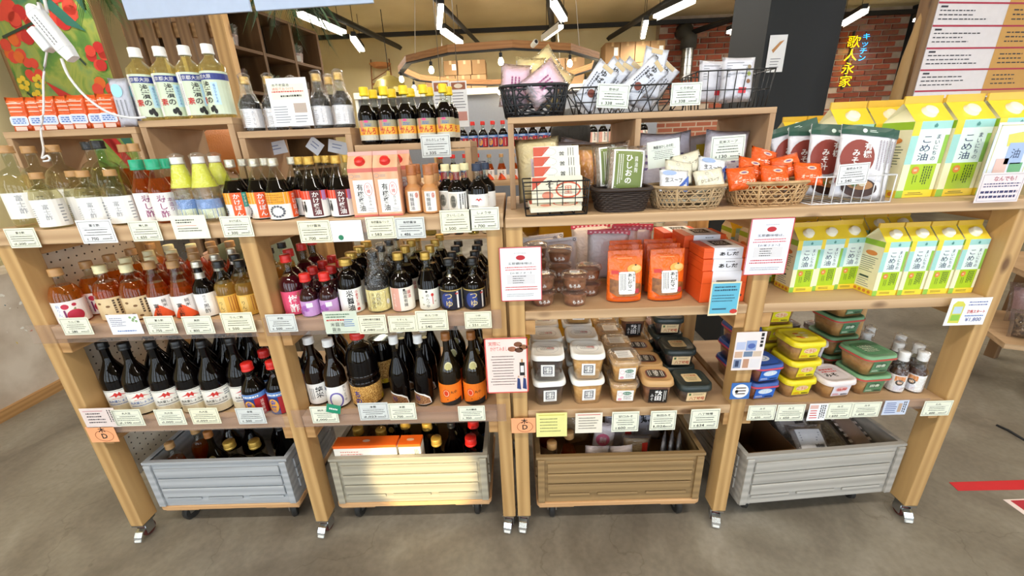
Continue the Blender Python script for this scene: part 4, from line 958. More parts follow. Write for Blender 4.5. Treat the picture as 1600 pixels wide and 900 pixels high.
# pickling-broth bottles with white caps
a = lab(.19, .135, C('#cfdcc4', .35), 18); a.up().rect(-.095, .108, .095, .128, C('#2c3a86', .4), 16).rect(.02, .03, .04, .1, C('#bfe2f2', .3), 2).rect(-.055, .0, -.03, .135, PAP, 3)
a.up().txt('京都大原', .0, .118, .013, PAP, w=.055).txt('浅漬の', .006, .068, .07, BLKI, True, w=.022, wt=.015).txt('素', -.016, .045, .022, REDI, wt=.015).txt('塩分ひかえめ', .03, .065, .06, BLUI, True, w=.008)
for x, y in ((.006, .015), (.014, .02), (.018, .01)): a.ell(x, y, .006, .009, BLKI, 10)
a.vbars(-.054, .01, -.032, .1, 3, GRYI, .3)
bottle('pickle', .04, .232, .16, .0135, .2, .2, TEAJ, GCLR, WHC, 'smooth', label=a, lz=.012, cap_h=.028, cap_r=.018)
a = lab(.16, .062, C('#d5d6da', .3), 16); a.up().rect(-.02, .004, .02, .058, C('#ecebed', .3), 4).rect(-.045, .004, -.028, .058, C('#b4a295', .4), 2).up().txt('生しょうゆ', .006, .031, .048, GRYI, True).bars(-.018, .008, -.004, .05, 7, GRYI, .3)
bottle('wrapped_soy', .034, .178, .09, .012, .128, .12, SOY, GCLR, GOLDC, 'smooth', label=a, lz=.012, cap_h=.022, wrap=True)

# amber vinegars, second shelf
a = lab(.17, .08, C('#f3e9e6', .5), 18); a.up().rect(-.036, 0, -.022, .08, PAP, 2).txt('純りんご', -.031, .042, .06, BLUI, True, w=.011)
for x, y, r_ in ((.008, .028, .022), (-.012, .062, .010), (.012, .066, .006)): a.ell(x, y, r_, r_*.95, C('#c02b46', .5))
a.up().poly([(.006, .05), (.012, .056), (.014, .049)], C('#6d8a3c', .5)).rect(-.019, .01, -.014, .05, C('#7c2d63', .5))
bottle('pome', .043, .198, .1, .014, .148, .138, AMB, GCLR, TANC, label=a, lz=.006, cap_h=.024, cap_r=.0185)
a = lab(.17, .08, C('#dcc49a', .5), 18); a.up().vbars(.004, .01, .03, .072, 2, C('#4a3320', .6), .5, .2, .008)
for x, y in ((-.02, .02), (-.008, .05), (.036, .03), (-.03, .062), (.0, .012)): a.ell(x, y, .006, .0042, C('#7a5632', .6), 10)
bottle('date', .042, .198, .1, .014, .148, .138, AMB2, GCLR, CRMC, label=a, lz=.006, cap_h=.026, cap_r=.0185)
a = lab(.17, .08, C('#ece6e2', .5), 18); a.up().poly([(-.04, 0), (-.012, .046), (-.006, .05), (.002, .046), (.036, .008), (.04, 0)], C('#e4531f', .5)).up().txt('富士酢', -.012, .03, .05, BLKI, True, w=.016, wt=.012).txt('純米', .012, .055, .03, BLKI, True)
bottle('fuji', .037, .205, .085, .0135, .16, .13, AMB2, GCLR, TANC, 'cone', label=a, lz=.004, cap_h=.024, cap_r=.018)
a = lab(.15, .085, PAP, 16); a.up().txt('黒酢', .0, .03, .036, BLKI, True).txt('純玄米', .0, .066, .03, GRYI, True)
nk = MB().lathe([(.0165, .125), (.0145, .15), (.0142, .16)], C('#c9c6bd', .3, .6), 16)
bottle('kurozu', .034, .2, .1, .0125, .15, .15, SOY, SOY, SILC, 'smooth', label=a, lz=.004, cap_h=.02, cap_r=.0155, neck=nk)
a = lab(.17, .075, C('#e2b04a', .45), 16); a.up().rect(-.03, .0, -.006, .07, C('#e7c472', .45), 3).txt('りんご', -.02, .03, .05, BLKI, True).vbars(.004, .008, .034, .07, 4, C('#a5432a', .5), .3)
bottle('apple', .034, .198, .1, .0125, .15, .12, glass('yellow_juice', '#e3c060', .03, .03, .3), GCLR, BLKC, 'smooth', label=a, lz=.004, cap_h=.022, cap_r=.0165)
# second bay
a = lab(.17, .085, C('#df4f74', .45), 18); a.up().txt('梅酢', .0, .04, .066, PAP, True, w=.028, wt=.02).txt('。', .022, .012, .012, PAP).txt('完熟', .018, .072, .018, C('#a07a3c', .5), True)
bottle('umezu', .039, .213, .112, .013, .16, .14, PLUM, GCLR, REDC, 'smooth', label=a, lz=.004, cap_h=.024, cap_r=.0175)
a = lab(.13, .055, C('#c79ad0', .45), 14)
for k in range(6): a.up().ell(-.02+.012*cos(k), .024+.012*sin(k*1.3), .008, .006, C('#a964b8', .5), 9)
a.up().rect(-.006, .034, .012, .05, PAP, 2)
bottle('shiso', .03, .152, .07, .012, .108, .1, C('#2b0d12', .08), GCLR, REDC, 'smooth', label=a, lz=.004, cap_h=.026, cap_r=.0175)
a = lab(.19, .088, PAP, 18); a.up().txt('米醤油', -.006, .046, .078, BLKI, True, w=.022, wt=.02).txt('小麦不使用', .017, .052, .06, REDI, True, w=.010, wt=.01).ell(.017, .012, .006, .006, REDI).vbars(.03, .01, .05, .08, 3, GRYI, .4)
bottle('komeshoyu', .04, .192, .106, .016, .15, .15, SOY, GCLR, GOLDC, 'round', label=a, lz=.002, cap_h=.022, cap_r=.021)
a = lab(.17, .078, C('#e6d98e', .5), 18); a.up().frame(-.032, .006, .026, .072, .0012, C('#4d3c1c', .6)).txt('吉野杉', .0, .045, .05, C('#6a5526', .6), True).txt('天然醸造', -.018, .04, .058, C('#6a5526', .6), True).ell(.034, .03, .007, .01, PAP)
bottle('yoshino', .04, .21, .112, .014, .165, .15, SOY, GCLR, BLKC, 'smooth', label=a, lz=.006, cap_h=.02, wrap=True)
a = lab(.19, .085, C('#efe9dc', .5), 18); a.up().rect(-.045, 0, -.012, .085, C('#dba596', .5), 4).up().txt('国産有機', .008, .045, .06, BLKI, True, w=.013).txt('醤油', .022, .06, .03, REDI, True).ell(.006, .078, .004, .004, BLKI).txt('うすくち', -.03, .04, .05, PAP, True, w=.010)
bottle('usukuchi', .04, .207, .1, .013, .155, .135, SOY, GCLR, GOLDC, 'smooth', label=a, lz=.004, cap_h=.024, cap_r=.0175)
a = lab(.17, .075, C('#f0efe4', .5), 18); a.up().txt('めんつゆ', -.002, .034, .052, BLKI, True, w=.013).ell(-.004, .068, .004, .004, BLKI).rect(.014, .02, .0165, .055, REDI).ell(.015, .055, .005, .006, REDI)
for x, y in ((-.018, .02), (-.02, .045), (.024, .03)): a.ell(x, y, .004, .003, C('#b7b69c', .6), 8)
bottle('mentsuyu', .036, .205, .1, .0125, .16, .14, SOY, GCLR, GOLDC, 'cone', label=a, lz=.004, cap_h=.024, cap_r=.0165)
a = lab(.17, .072, C('#191c2e', .45), 18); a.up().rect(-.085, .068, .085, .072, C('#b39b54', .4), 16).ell(-.014, .034, .02, .028, C('#2b3f86', .5)).up().txt('つゆ', -.006, .036, .058, C('#d8c48a', .5), True, w=.026, wt=.012).rect(.022, .004, .029, .066, PAP).ell(.024, .058, .007, .003, REDI).rect(.044, .0, .06, .072, C('#d9cfb4', .5), 2)
bottle('tsuyu', .038, .180, .085, .013, .128, .118, SOY, GCLR, BLKC, 'smooth', label=a, lz=.004, cap_h=.022, cap_r=.0175)
# third shelf, one-litre bottles
a = lab(.21, .098, C('#eceae2', .5), 20); a.up().rect(-.105, 0, .105, .03, C('#ddd2b4', .5), 16).rect(-.105, .093, .105, .0945, BLKI, 16)
a.up().poly([(-.03, .07), (-.012, .079), (-.004, .088), (.002, .080), (.008, .088), (.012, .079), (.03, .07), (.012, .075), (.01, .066), (.002, .074), (-.006, .066), (-.008, .075)], REDI)
def soyl(kind, ink):
    q = Art(); q.L = list(a.L); q.n = a.n; q.txt('丸大豆しょうゆ', .0, .05, .011, ink, w=.072, wt=.015).bars(-.035, .034, .035, .04, 1, ink, .5, dash=.003).bars(.03, .06, .05, .085, 3, GRYI, .5).bars(-.02, .06, .015, .064, 1, REDI, .6, dash=.003)
    bottle(kind, .047, .296, .135, .0145, .235, .29, SOY, SOY, BLKC, 'smooth', label=q, lz=.008, cap_h=.026, cap_r=.0185)
soyl('soy_blue', BLUI); soyl('soy_black', BLKI)
a = lab(.2, .095, C('#a91f28', .4), 18); a.up().rect(-.1, .075, .1, .095, C('#5b86c4', .4), 16).rect(-.046, .0, -.004, .075, C('#243a78', .4), 4).up().ell(-.024, .038, .019, .03, C('#e2a13c', .4)).up().txt('金笛', -.024, .038, .05, C('#2a4fae', .4), True, w=.02, wt=.025).txt('減塩醤油', .02, .036, .06, C('#f0d0c8', .5), True, w=.012).bars(-.04, .079, .03, .091, 1, PAP, .6, dash=.006)
bottle('kinbue', .041, .214, .105, .014, .165, .15, SOY, GCLR, REDC, 'smooth', label=a, lz=.004, cap_h=.028, cap_r=.02)
a = lab(.2, .088, PAP, 18); a.up().txt('純米', -.002, .05, .05, BLKI, True, w=.026, wt=.02).txt('こくしょうゆ', .02, .05, .06, GRYI, True, w=.009).vbars(-.04, .01, -.018, .07, 3, BLKI, .3)
bottle('junmai', .042, .284, .135, .0145, .215, .28, BRNG, BRNG, WHC, 'smooth', label=a, lz=.01, cap_h=.026, cap_r=.0195, extra=[('liquid', MB().lathe([(0, .004), (.040, .005), (.040, .135), (.036, .15), (.026, .18), (.013, .20), (0, .2)], SOYB, 18), None, None)])
a = lab(.2, .088, PAP, 18); a.up().ring(-.004, .030, .026, .034, .006, C('#6a5fae', .5)).txt('生しょうゆ', .03, .05, .07, BLKI, True, w=.012).rect(-.052, .07, -.04, .084, C('#2d4a6a', .5))
bottle('junmai_b', .042, .284, .135, .0145, .215, .28, BRNG, BRNG, WHC, 'smooth', label=a, lz=.01, cap_h=.026, cap_r=.0195, extra=[('liquid', MB().lathe([(0, .004), (.040, .005), (.040, .135), (.036, .15), (.026, .18), (.013, .20), (0, .2)], SOYB, 18), None, None)])
GRAIN = noise_mat('bean_photo', [(.4, '#8a5a26'), (.5, '#c08a3c'), (.62, '#e3bd74')], 260, .5, bump=0)
a = lab(.31, .082, GRAIN, 24); a.up().rect(.05, .0, .155, .082, C('#c8a81e', .5), 8).txt('ちゃんちゃん', -.05, .04, .001, BLUI) if False else a.up().rect(.06, 0, .1, .02, C('#c8a81e', .5), 4)
a.up().txt('ちの', -.035, .035, .06, C('#2b2f86', .5), True, w=.026, wt=.025)
bottle('big_pet', .058, .304, .19, .022, .262, .25, SOY, GCLR, REDC, 'round', label=a, lz=.015, cap_h=.024, cap_r=.026, extra=[('rib', MB().lathe([(.0585, .1), (.0605, .106), (.0585, .112)], SOYB, 22), None, None), ('rib', MB().lathe([(.0585, .128), (.0605, .134), (.0585, .14)], SOYB, 22), None, None)])
a = lab(.3, .1, GRAIN, 24); a.up().rect(-.15, 0, .15, .02, C('#cdb321', .5), 16).txt('ち', .04, .05, .03, C('#2b2f86', .5))
bottle('jug_pet', .06, .28, .17, .022, .235, .2, SOY, GCLR, REDC, 'round', label=a, lz=.03, cap_h=.024, cap_r=.026, extra=[('handle', MB().tube([(-.05, -.02, .2), (-.075, -.03, .19), (-.08, -.03, .15), (-.07, -.025, .12), (-.055, -.02, .115)], .008, GCLR, 8), None, None)])
a = Art().poly([(-.045, 0), (.03, 0), (.024, .028), (.004, .046), (-.02, .052), (-.045, .056)], PAP); a.up().poly([(-.045, .002), (.026, .002), (.02, .024), (.0, .041), (-.02, .047), (-.045, .05)], noise_mat('bean_brown', [(.4, '#6e4426'), (.6, '#b98a5e')], 260, .5, bump=0)).up().txt('ち', -.024, .03, .022, C('#2b2f86', .5), wt=.02)
bottle('slim', .037, .292, .12, .0125, .225, .23, SOY, GCLR, WHC, 'smooth', label=a, lz=.01, cap_h=.03, cap_r=.0165)
a = lab(.21, .09, C('#ee7a1c', .45), 20); a.up().poly([(-.05, .0), (.05, .0), (.05, .026), (.0, .016)], BLKI).ell(-.012, .052, .014, .017, C('#d9401c', .5)).up().ring(-.012, .052, .011, .014, .003, C('#f0b089', .5)).txt('丸中', .016, .056, .012, BLKI).bars(-.01, .02, .03, .03, 1, BLKI, .3)
nk = Art().ell(.004, 0, .015, .022, C('#cfc89a', .3), 16).up().ell(.004, 0, .011, .017, C('#b9b276', .3), 14).build(cyl(lambda v: .036-.2*v, .165))
bottle('marunaka', .044, .296, .13, .0125, .235, .29, C('#1a1208', .06), C('#1a1208', .06), C('#9a6230', .35), 'smooth', label=a, lz=.006, neck=nk, cap_h=.028, cap_r=.017)

# ------------------------------------------------------------------ standing rows
def stand(kind, name, desc, cat, z, spots, group=None, rz=None, where=('front bottle of its row', 'second from the front', 'third from the front', 'fourth from the front'), jit=.12):
    """spots: [(px, py, y, depth count, pitch)] the cap's pixel in the photo and the row's depth on the shelf"""
    for i, sp_ in enumerate(spots):
        px, py, y, n, pt = sp_[:5]; x = hit(px, py, y=y).x
        for k in range(n):
            dn = desc[i] if isinstance(desc, (list, tuple)) else desc
            lb = dn if n == 1 else f'{dn}, {where[k]}'
            place(kind, name, lb, cat, (x+random.uniform(-.002, .002)*(k > 0), y+k*pt, z), (0, 0, (rz[i] if rz else 0)+random.uniform(-jit, jit)+.75*math.atan2(-x, CAM_D+y)), group)

S1 = LZ1
BLOCKS += [(-.513, -.357, .005, .17, 1.34, 1.52, False)]
# top board, left to right
stand('vin_small', 'vinegar_bottle', ['small clear vinegar bottle with white label, leftmost of the four', 'second small clear vinegar bottle with white label and tan cap', 'third small clear vinegar bottle with white label and tan cap', 'small clear vinegar bottle next to the green-capped ones'], 'bottle', S1,
      [(72, 268, .055, 1, 0), (113, 268, .105, 1, 0), (137, 266, .055, 1, 0), (170, 265, .06, 1, 0)], 'clear vinegar bottles on the top board')
stand('vin_big', 'vinegar_bottle', ['large clear vinegar bottle at the far left end of the top board', 'large clear vinegar bottle under the thin hanging cord'], 'bottle', S1, [(22, 228, .105, 1, 0), (85, 229, .175, 1, 0)], 'clear vinegar bottles on the top board')
stand('vin_big', 'vinegar_bottle', 'large clear vinegar bottle between the two other large ones', 'bottle', S1, [(44, 230, .205, 1, 0)], 'clear vinegar bottles on the top board')
stand('vin_olive', 'vinegar_bottle', ['large olive vinegar bottle, left one of two below the orange packets', 'large olive vinegar bottle with dark cap below the grey pouches'], 'bottle', S1, [(120, 221, .19, 1, 0), (158, 219, .175, 1, 0)], 'olive vinegar bottles')
stand('vin_tall', 'vinegar_bottle', ['slim amber bottle with tan cap inside the low riser, left', 'slim amber bottle with tan cap inside the low riser, right'], 'bottle', S1, [(191, 228, .20, 1, 0), (207, 227, .20, 1, 0)], 'slim amber bottles')
stand('sushi', 'sushi_vinegar_bottle', ['green-capped sushi vinegar bottle, leftmost of three', 'green-capped sushi vinegar bottle, front middle of three', 'green-capped sushi vinegar bottle, rear right of three'], 'bottle', S1, [(203, 250, .075, 1, 0), (235, 248, .06, 1, 0), (258, 247, .13, 1, 0)], 'green-capped vinegar bottles')
stand('yuzu', 'citrus_vinegar_bottle', ['wrapped bottle with yellow neck, left of the front pair', 'wrapped bottle with yellow neck, right of the front pair', 'wrapped bottle with yellow neck, behind the front pair'], 'bottle', S1, [(281, 247, .06, 1, 0), (309, 245, .055, 1, 0), (337, 240, .15, 1, 0)], 'wrapped yellow-necked bottles')
stand('ponzu', 'ponzu_bottle', ['dark ponzu bottle with orange label, leftmost of three', 'dark ponzu bottle with orange label, middle of three', 'dark ponzu bottle turned to show its round drawing'], 'bottle', S1, [(354, 250, .075, 1, 0), (391, 248, .07, 1, 0), (430, 247, .045, 1, 0)], 'ponzu bottles on the top board', rz=(0, 0, 1.15), jit=.05)
stand('ponzu', 'ponzu_bottle', ['dark ponzu bottle in the second row, behind the leftmost one', 'dark ponzu bottle in the second row, left of the tall riser side', 'dark ponzu bottle in the second row, right one'], 'bottle', S1, [(372, 243, .165, 1, 0), (418, 239, .155, 1, 0), (457, 237, .15, 1, 0)], 'ponzu bottles on the top board')
stand('kakeshoyu', 'soy_sauce_bottle', ['gold-capped soy bottle with maroon label beside the ponzu', 'gold-capped soy bottle with maroon label beside the soy cartons'], 'bottle', S1, [(484, 246, .06, 1, 0), (524, 243, .05, 1, 0)], 'maroon-label soy bottles', jit=.1)
stand('kakeshoyu', 'soy_sauce_bottle', ['gold-capped soy bottle of the second row, leftmost', 'gold-capped soy bottle of the second row, middle', 'gold-capped soy bottle of the second row, right', 'gold-capped soy bottle of the third row'], 'bottle', S1, [(469, 242, .125, 1, 0), (507, 236, .145, 1, 0), (541, 236, .145, 1, 0), (490, 234, .215, 1, 0)], 'maroon-label soy bottles')
stand('cedar_small', 'soy_sauce_bottle', ['small tan-wrapped soy bottle left of two beside the cartons', 'small tan-wrapped soy bottle right of two beside the cartons'], 'bottle', S1, [(640, 257, .06, 2, .06), (671, 257, .06, 2, .06)], 'small tan-wrapped soy bottles', jit=.05)
stand('cream_cap', 'soy_sauce_bottle', ['cream-capped dark bottle, left of three', 'cream-capped dark bottle, front of three', 'cream-capped dark bottle, rear of three'], 'bottle', S1, [(696, 257, .085, 1, 0), (712, 258, .035, 1, 0), (722, 252, .10, 1, 0)], 'cream-capped dark bottles', jit=.05)
stand('navy_cap', 'soy_sauce_bottle', 'navy-capped dark bottle at the right end of the left unit', 'bottle', S1, [(743, 256, .04, 4, .067)], 'navy-capped dark bottles', jit=.05)
# on the risers
stand('kanro', 'soy_sauce_bottle', [f'yellow-capped sauce bottle, {ORD[k]} from left in the front row' for k in range(5)], 'bottle', 1.572, [(px, py, .285, 1, 0) for px, py in ((572, 140), (600, 139), (629, 137), (658, 136), (688, 134))], 'yellow-capped bottles on the lowest riser', jit=.05)
stand('kanro', 'soy_sauce_bottle', [f'yellow-capped sauce bottle, {ORD[k]} from left in the rear row' for k in range(5)], 'bottle', 1.572, [(px, py, .36, 1, 0) for px, py in ((586, 144), (613, 142), (641, 141), (667, 139), (697, 138))], 'yellow-capped bottles on the lowest riser', jit=.05)
stand('pickle', 'broth_bottle', [f'pickling broth bottle with white cap, {ORD[k]} from left of four' for k in range(4)], 'bottle', 1.680, [(207, 70, .30, 1, 0), (248, 68, .30, 1, 0), (284, 67, .30, 1, 0), (317, 66, .295, 1, 0)], 'pickling broth bottles on the tallest riser', rz=(-.15, -.1, .1, -.75), jit=.05)
stand('wrapped_soy', 'soy_sauce_bottle', ['film-wrapped soy bottle at the left end, beside the notice', 'film-wrapped soy bottle partly behind the notice', 'film-wrapped soy bottle just right of the notice', 'film-wrapped soy bottle at the right end of its riser'], 'bottle', 1.632, [(387, 124, .30, 1, 0), (412, 124, .31, 1, 0), (493, 119, .30, 1, 0), (527, 117, .295, 1, 0)], 'film-wrapped soy bottles')
stand('wrapped_soy', 'soy_sauce_bottle', ['film-wrapped soy bottle of the rear row, left', 'film-wrapped soy bottle of the rear row, right'], 'bottle', 1.632, [(455, 128, .38, 1, 0), (512, 122, .38, 1, 0)], 'film-wrapped soy bottles')

S2 = LZ2; WB = ('front bottle', 'second bottle back', 'third bottle back', 'fourth bottle back')
for kind, d, px, py, n, pt in (('pome', 'amber vinegar with red fruit label, outermost left lane', 84, 418, 1, .1), ('pome', 'amber vinegar with red fruit label, second lane', 131, 415, 4, .095), ('date', 'amber vinegar with beige label and cream cap, left lane', 154, 416, 4, .1), ('date', 'amber vinegar with beige label and cream cap, right lane', 195, 409, 4, .1),
        ('fuji', 'amber vinegar with orange mountain label, left lane', 229, 408, 4, .1), ('fuji', 'amber vinegar with orange mountain label, right lane', 267, 405, 4, .1), ('kurozu', 'black vinegar with silver cap and slim white label', 305, 408, 4, .09), ('apple', 'black-capped bottle with yellow label, left lane', 341, 408, 4, .09), ('apple', 'black-capped bottle with yellow label, right lane', 371, 406, 4, .09)):
    y0 = .06 if px == 84 else (.135 if px == 131 else .075)
    stand(kind, 'vinegar_bottle', d, 'bottle', S2, [(px, py, y0, n, pt)], 'vinegar bottles on the middle left shelf', where=WB, rz=[.05])
for kind, nm, d, px, py, y0, n, pt in (('umezu', 'plum_vinegar_bottle', 'red plum vinegar with pink label', 427, 397, .06, 4, .09), ('shiso', 'shiso_juice_bottle', 'small red-capped bottle with lilac label, left lane', 473, 422, .05, 4, .075), ('shiso', 'shiso_juice_bottle', 'small red-capped bottle with lilac label, right lane', 501, 422, .05, 3, .08),
        ('komeshoyu', 'soy_sauce_bottle', 'wide rice soy bottle with white label and gold cap', 528, 403, .065, 4, .09), ('yoshino', 'soy_sauce_bottle', 'film-wrapped soy bottle with yellow paper label', 580, 389, .07, 4, .095), ('usukuchi', 'soy_sauce_bottle', 'gold-capped soy bottle with white and pink label', 620, 393, .07, 4, .095), ('mentsuyu', 'noodle_sauce_bottle', 'gold-capped noodle sauce with white label', 663, 393, .07, 4, .095),
        ('tsuyu', 'noodle_sauce_bottle', 'black-capped sauce with navy label, left lane', 700, 402, .065, 4, .09), ('tsuyu', 'noodle_sauce_bottle', 'black-capped sauce with navy label, right lane', 737, 400, .065, 4, .09)):
    stand(kind, nm, d, 'bottle', S2, [(px, py, y0, n, pt)], 'sauce bottles on the middle shelf of the left unit', where=WB)
S3 = LZ3; SB = 'one-litre soy bottles'
for i, (kind, px, py) in enumerate((('soy_blue', 143, 541), ('soy_blue', 173, 538), ('soy_black', 224, 535), ('soy_black', 265, 532), ('soy_black', 305, 528), ('soy_black', 342, 526))):
    y_ = .085; x = -1.588+.0968*i
    for k in range(1 if i == 0 else 3):
        place(kind, 'soy_sauce_bottle', f'one-litre black soy bottle with {"blue" if i < 2 else "black"} lettering, {ORD[i]} from left, {WB[k]}', 'bottle', (x, y_+k*.105, S3), (0, 0, .75*math.atan2(-x, 1.33)+random.uniform(-.15, .1)), SB)
stand('kinbue', 'soy_sauce_bottle', ['red-capped soy bottle with red and blue label, left', 'red-capped soy bottle with red and blue label, rightmost', 'red-capped soy bottle standing in the second row'], 'bottle', S3, [(384, 560, .06, 1, 0), (418, 557, .055, 1, 0), (405, 541, .15, 1, 0)], 'red-capped soy bottles', jit=.05)
stand('junmai', 'soy_sauce_bottle', 'white-capped brown bottle with plain white label', 'bottle', S3, [(468, 531, .085, 2, .1)], 'white-capped brown bottles', where=WB)
stand('junmai_b', 'soy_sauce_bottle', 'white-capped brown bottle with a violet arc on its label', 'bottle', S3, [(505, 530, .085, 1, 0)], 'white-capped brown bottles')
stand('junmai', 'soy_sauce_bottle', 'dark bottle behind the violet-arc label', 'bottle', S3, [(505, 520, .2, 2, .1)], 'white-capped brown bottles', where=WB)
stand('big_pet', 'soy_sauce_bottle', 'large plastic soy bottle with a bean-photo label', 'bottle', S3, [(557, 520, .095, 1, 0)])
stand('jug_pet', 'soy_sauce_bottle', ['large handled soy jug behind the slim bottles'], 'bottle', S3, [(592, 526, .225, 1, 0)])
stand('slim', 'soy_sauce_bottle', ['slim dark bottle with curved label corner, left lane', 'slim dark bottle with curved label corner, right lane'], 'bottle', S3, [(613, 523, .075, 3, .1), (651, 520, .075, 3, .1)], 'slim dark bottles', where=WB)
stand('marunaka', 'soy_sauce_bottle', ['brown-capped bottle with orange label, left lane', 'brown-capped bottle with orange label, right lane'], 'bottle', S3, [(695, 518, .08, 3, .1), (735, 517, .08, 3, .1)], 'orange-label bottles', where=WB)
stand('kinbue', 'soy_sauce_bottle', 'red-capped bottle half hidden behind the white-capped pair', 'bottle', S3, [(452, 540, .2, 1, 0)], 'red-capped soy bottles')

# ------------------------------------------------------------------ gable-top cartons
def gable(kind, w, d, hb, hg, fin, mfront, mside, mtop, mfin, capm, art, cap_r, artside=None):
    mb = MB(); W, D_ = w/2, d/2
    mb.add([(-W, -D_, 0), (W, -D_, 0), (W, -D_, hb), (-W, -D_, hb)], [(0, 1, 2, 3)], mfront)
    mb.add([(W, D_, 0), (-W, D_, 0), (-W, D_, hb), (W, D_, hb)], [(0, 1, 2, 3)], mside)
    mb.add([(-W, D_, 0), (-W, -D_, 0), (-W, -D_, hb), (-W, D_, hb)], [(0, 1, 2, 3)], mside); mb.add([(W, -D_, 0), (W, D_, 0), (W, D_, hb), (W, -D_, hb)], [(0, 1, 2, 3)], mside)
    mb.add([(-W, -D_, 0), (W, -D_, 0), (W, D_, 0), (-W, D_, 0)], [(3, 2, 1, 0)], mside)
    roof = MB(); zt = hb+hg; i_ = w*.16
    roof.add([(-W, -D_, hb), (W, -D_, hb), (W, -.002, zt), (-W, -.002, zt)], [(0, 1, 2, 3)], mtop); roof.add([(W, D_, hb), (-W, D_, hb), (-W, .002, zt), (W, .002, zt)], [(0, 1, 2, 3)], mtop)
    for s in (-1, 1): roof.add([(s*W, -D_, hb), (s*W, D_, hb), (s*(W-i_), 0, hb+hg*.8), (s*W, -.002, zt), (s*W, .002, zt)], [(0, 1, 2), (0, 2, 3), (1, 4, 2), (2, 4, 3)], mside)
    fn = MB().box(-W, W, -.003, .003, zt, zt+fin, mfin)
    n = Vector((0, -hg, D_)).normalized(); c = Vector((0, -D_*.52, hb+hg*.48)); ang = math.atan2(hg, D_)
    cp = MB().lathe([(cap_r*1.15, 0), (cap_r*1.15, .002), (cap_r, .003), (cap_r, .011), (cap_r*.85, .013), (0, .013)], capm, 18)
    for i, v in enumerate(cp.v): y, z = v[1], v[2]; cp.v[i] = (v[0], c.y+y*cos(ang)-z*sin(ang), c.z+y*sin(ang)+z*cos(ang))
    parts = [('carton', mb, None, None), ('gable_top', roof, None, None), ('sealed_fin', fn, None, None), ('screw_cap', cp, None, None), ('front_print', art.build(flat(0, -D_-.0002)), None, None)]
    if artside: parts.append(('side_print', artside.build(lambda u, v, l: (-W-.0002-.0004*l, -u, v)), None, None))
    proto(kind, parts)
PINKW = wood('pinkgrain', '#e6b794', '#d69c78', 'z', .5, False); PKB = C('#c9675c', .5)
a = Art(); a.rect(-.037, .135, .037, .147, PKB).rect(-.037, 0, .037, .006, PKB).rect(-.026, .012, .034, .112, PAP).up().txt('有機醤油', -.008, .058, .085, BLKI, True, w=.019, wt=.012).ring(.017, .084, .012, .02, .0012, REDI).txt('杉樽', .017, .084, .028, REDI, True, w=.011).txt('仕込み', .018, .048, .032, BLKI, True, w=.008).ring(-.028, .124, .008, .006, .001, GRYI).bars(-.018, .12, .0, .128, 2, GRYI, .3).bars(.008, .012, .03, .028, 3, GRYI, .25)
gable('soy_carton', .074, .07, .147, .036, .012, PINKW, PINKW, PINKW, C('#d9a9a0', .5), REDC, a, .014)
for i, (px, y, lb) in enumerate(((566, .045, 'pink wood-grain soy carton with red cap, left of the front pair'), (608, .045, 'pink wood-grain soy carton with red cap, right of the front pair'), (584, .135, 'pink wood-grain soy carton in the second row, left'), (615, .135, 'pink wood-grain soy carton in the second row, right'))):
    x = hit(px, 300, y=y).x
    if i >= 2: x = (-.46, -.381)[i-2]
    else: x = (-.475, -.397)[i]
    place('soy_carton', 'soy_sauce_carton', lb, 'carton', (x, y, S1), (0, 0, .10 if i < 2 else .03), 'organic soy cartons')
# rice oil cartons
LIME = C('#a9c81c', .4); OYEL = C('#f2d23a', .4); AQUA = C('#9fd4cf', .4); OLC = C('#efe9c2', .4); LGRN = C('#8fbf4a', .4); CRCAP = C('#f3eeda', .4); ORG2 = C('#d9863a', .5); GRTXT = C('#27402c', .5); DBLU = C('#253061', .5)
def oil_art(w, h):
    k = h/.19; a = Art(); W = w/2
    a.rect(-W, h*.90, W, h, AQUA).rect(-W, h*.45, W, h*.90, C('#dff0ea', .4)).rect(-W, .1*h, W, h*.45, LIME).rect(-W, 0, W, h*.1, OYEL)
    a.up().rect(-W, h*.82, -W*.62, h, OYEL).rect(-W, h*.45, -W*.62, h*.82, AQUA).rect(-W, h*.1, -W*.62, h*.45, OLC).rect(-W, 0, -W*.62, h*.1, LGRN).rect(W*.78, h*.45, W, h*.82, LGRN).rect(W*.78, h*.1, W, h*.45, OLC)
    a.up().txt('こめ油', -W*.12, h*.655, h*.34, DBLU, True, w=W*.62, wt=.0).txt('まいにちの', W*.45, h*.66, h*.35, DBLU, True, w=W*.28).ell(-W*.28, h*.37, W*.2, h*.05, ORG2).vbars(W*.1, h*.16, W*.62, h*.42, 4, GRTXT, .4, .4, .006*k).vbars(-W*.35, h*.14, -W*.05, h*.3, 2, GRTXT, .25, .4, .004*k)
    a.bars(-W*.5, h*.03, W*.5, h*.075, 2, GRTXT, .3, .3, center=True).poly([(W*.05, h*.945), (W*.15, h*.975), (W*.25, h*.945), (W*.22, h*.92), (W*.08, h*.92)], C('#4f8f8a', .5)).up().bars(-W*.38, h*.355, -W*.18, h*.385, 2, PAP, .4)
    return a
def oil_side(d, h):
    D_ = d/2; a = Art(); a.rect(-D_, h*.9, D_, h, C('#9ac42a', .4)).rect(-D_, h*.1, D_, h*.9, OLC).rect(-D_, 0, D_, h*.1, OYEL).up().ell(.0, h*.76, D_*.55, h*.045, ORG2).bars(-D_*.8, h*.4, D_*.8, h*.7, 8, GRTXT, .25, .4).bars(-D_*.7, h*.12, D_*.5, h*.32, 5, GRYI, .3, .3).rect(-D_*.6, h*.3, D_*.3, h*.33, GRTXT)
    for k in range(4): a.ell(-D_*.7+k*D_*.45, h*.05, D_*.16, h*.03, ORG2, 10)
    return a
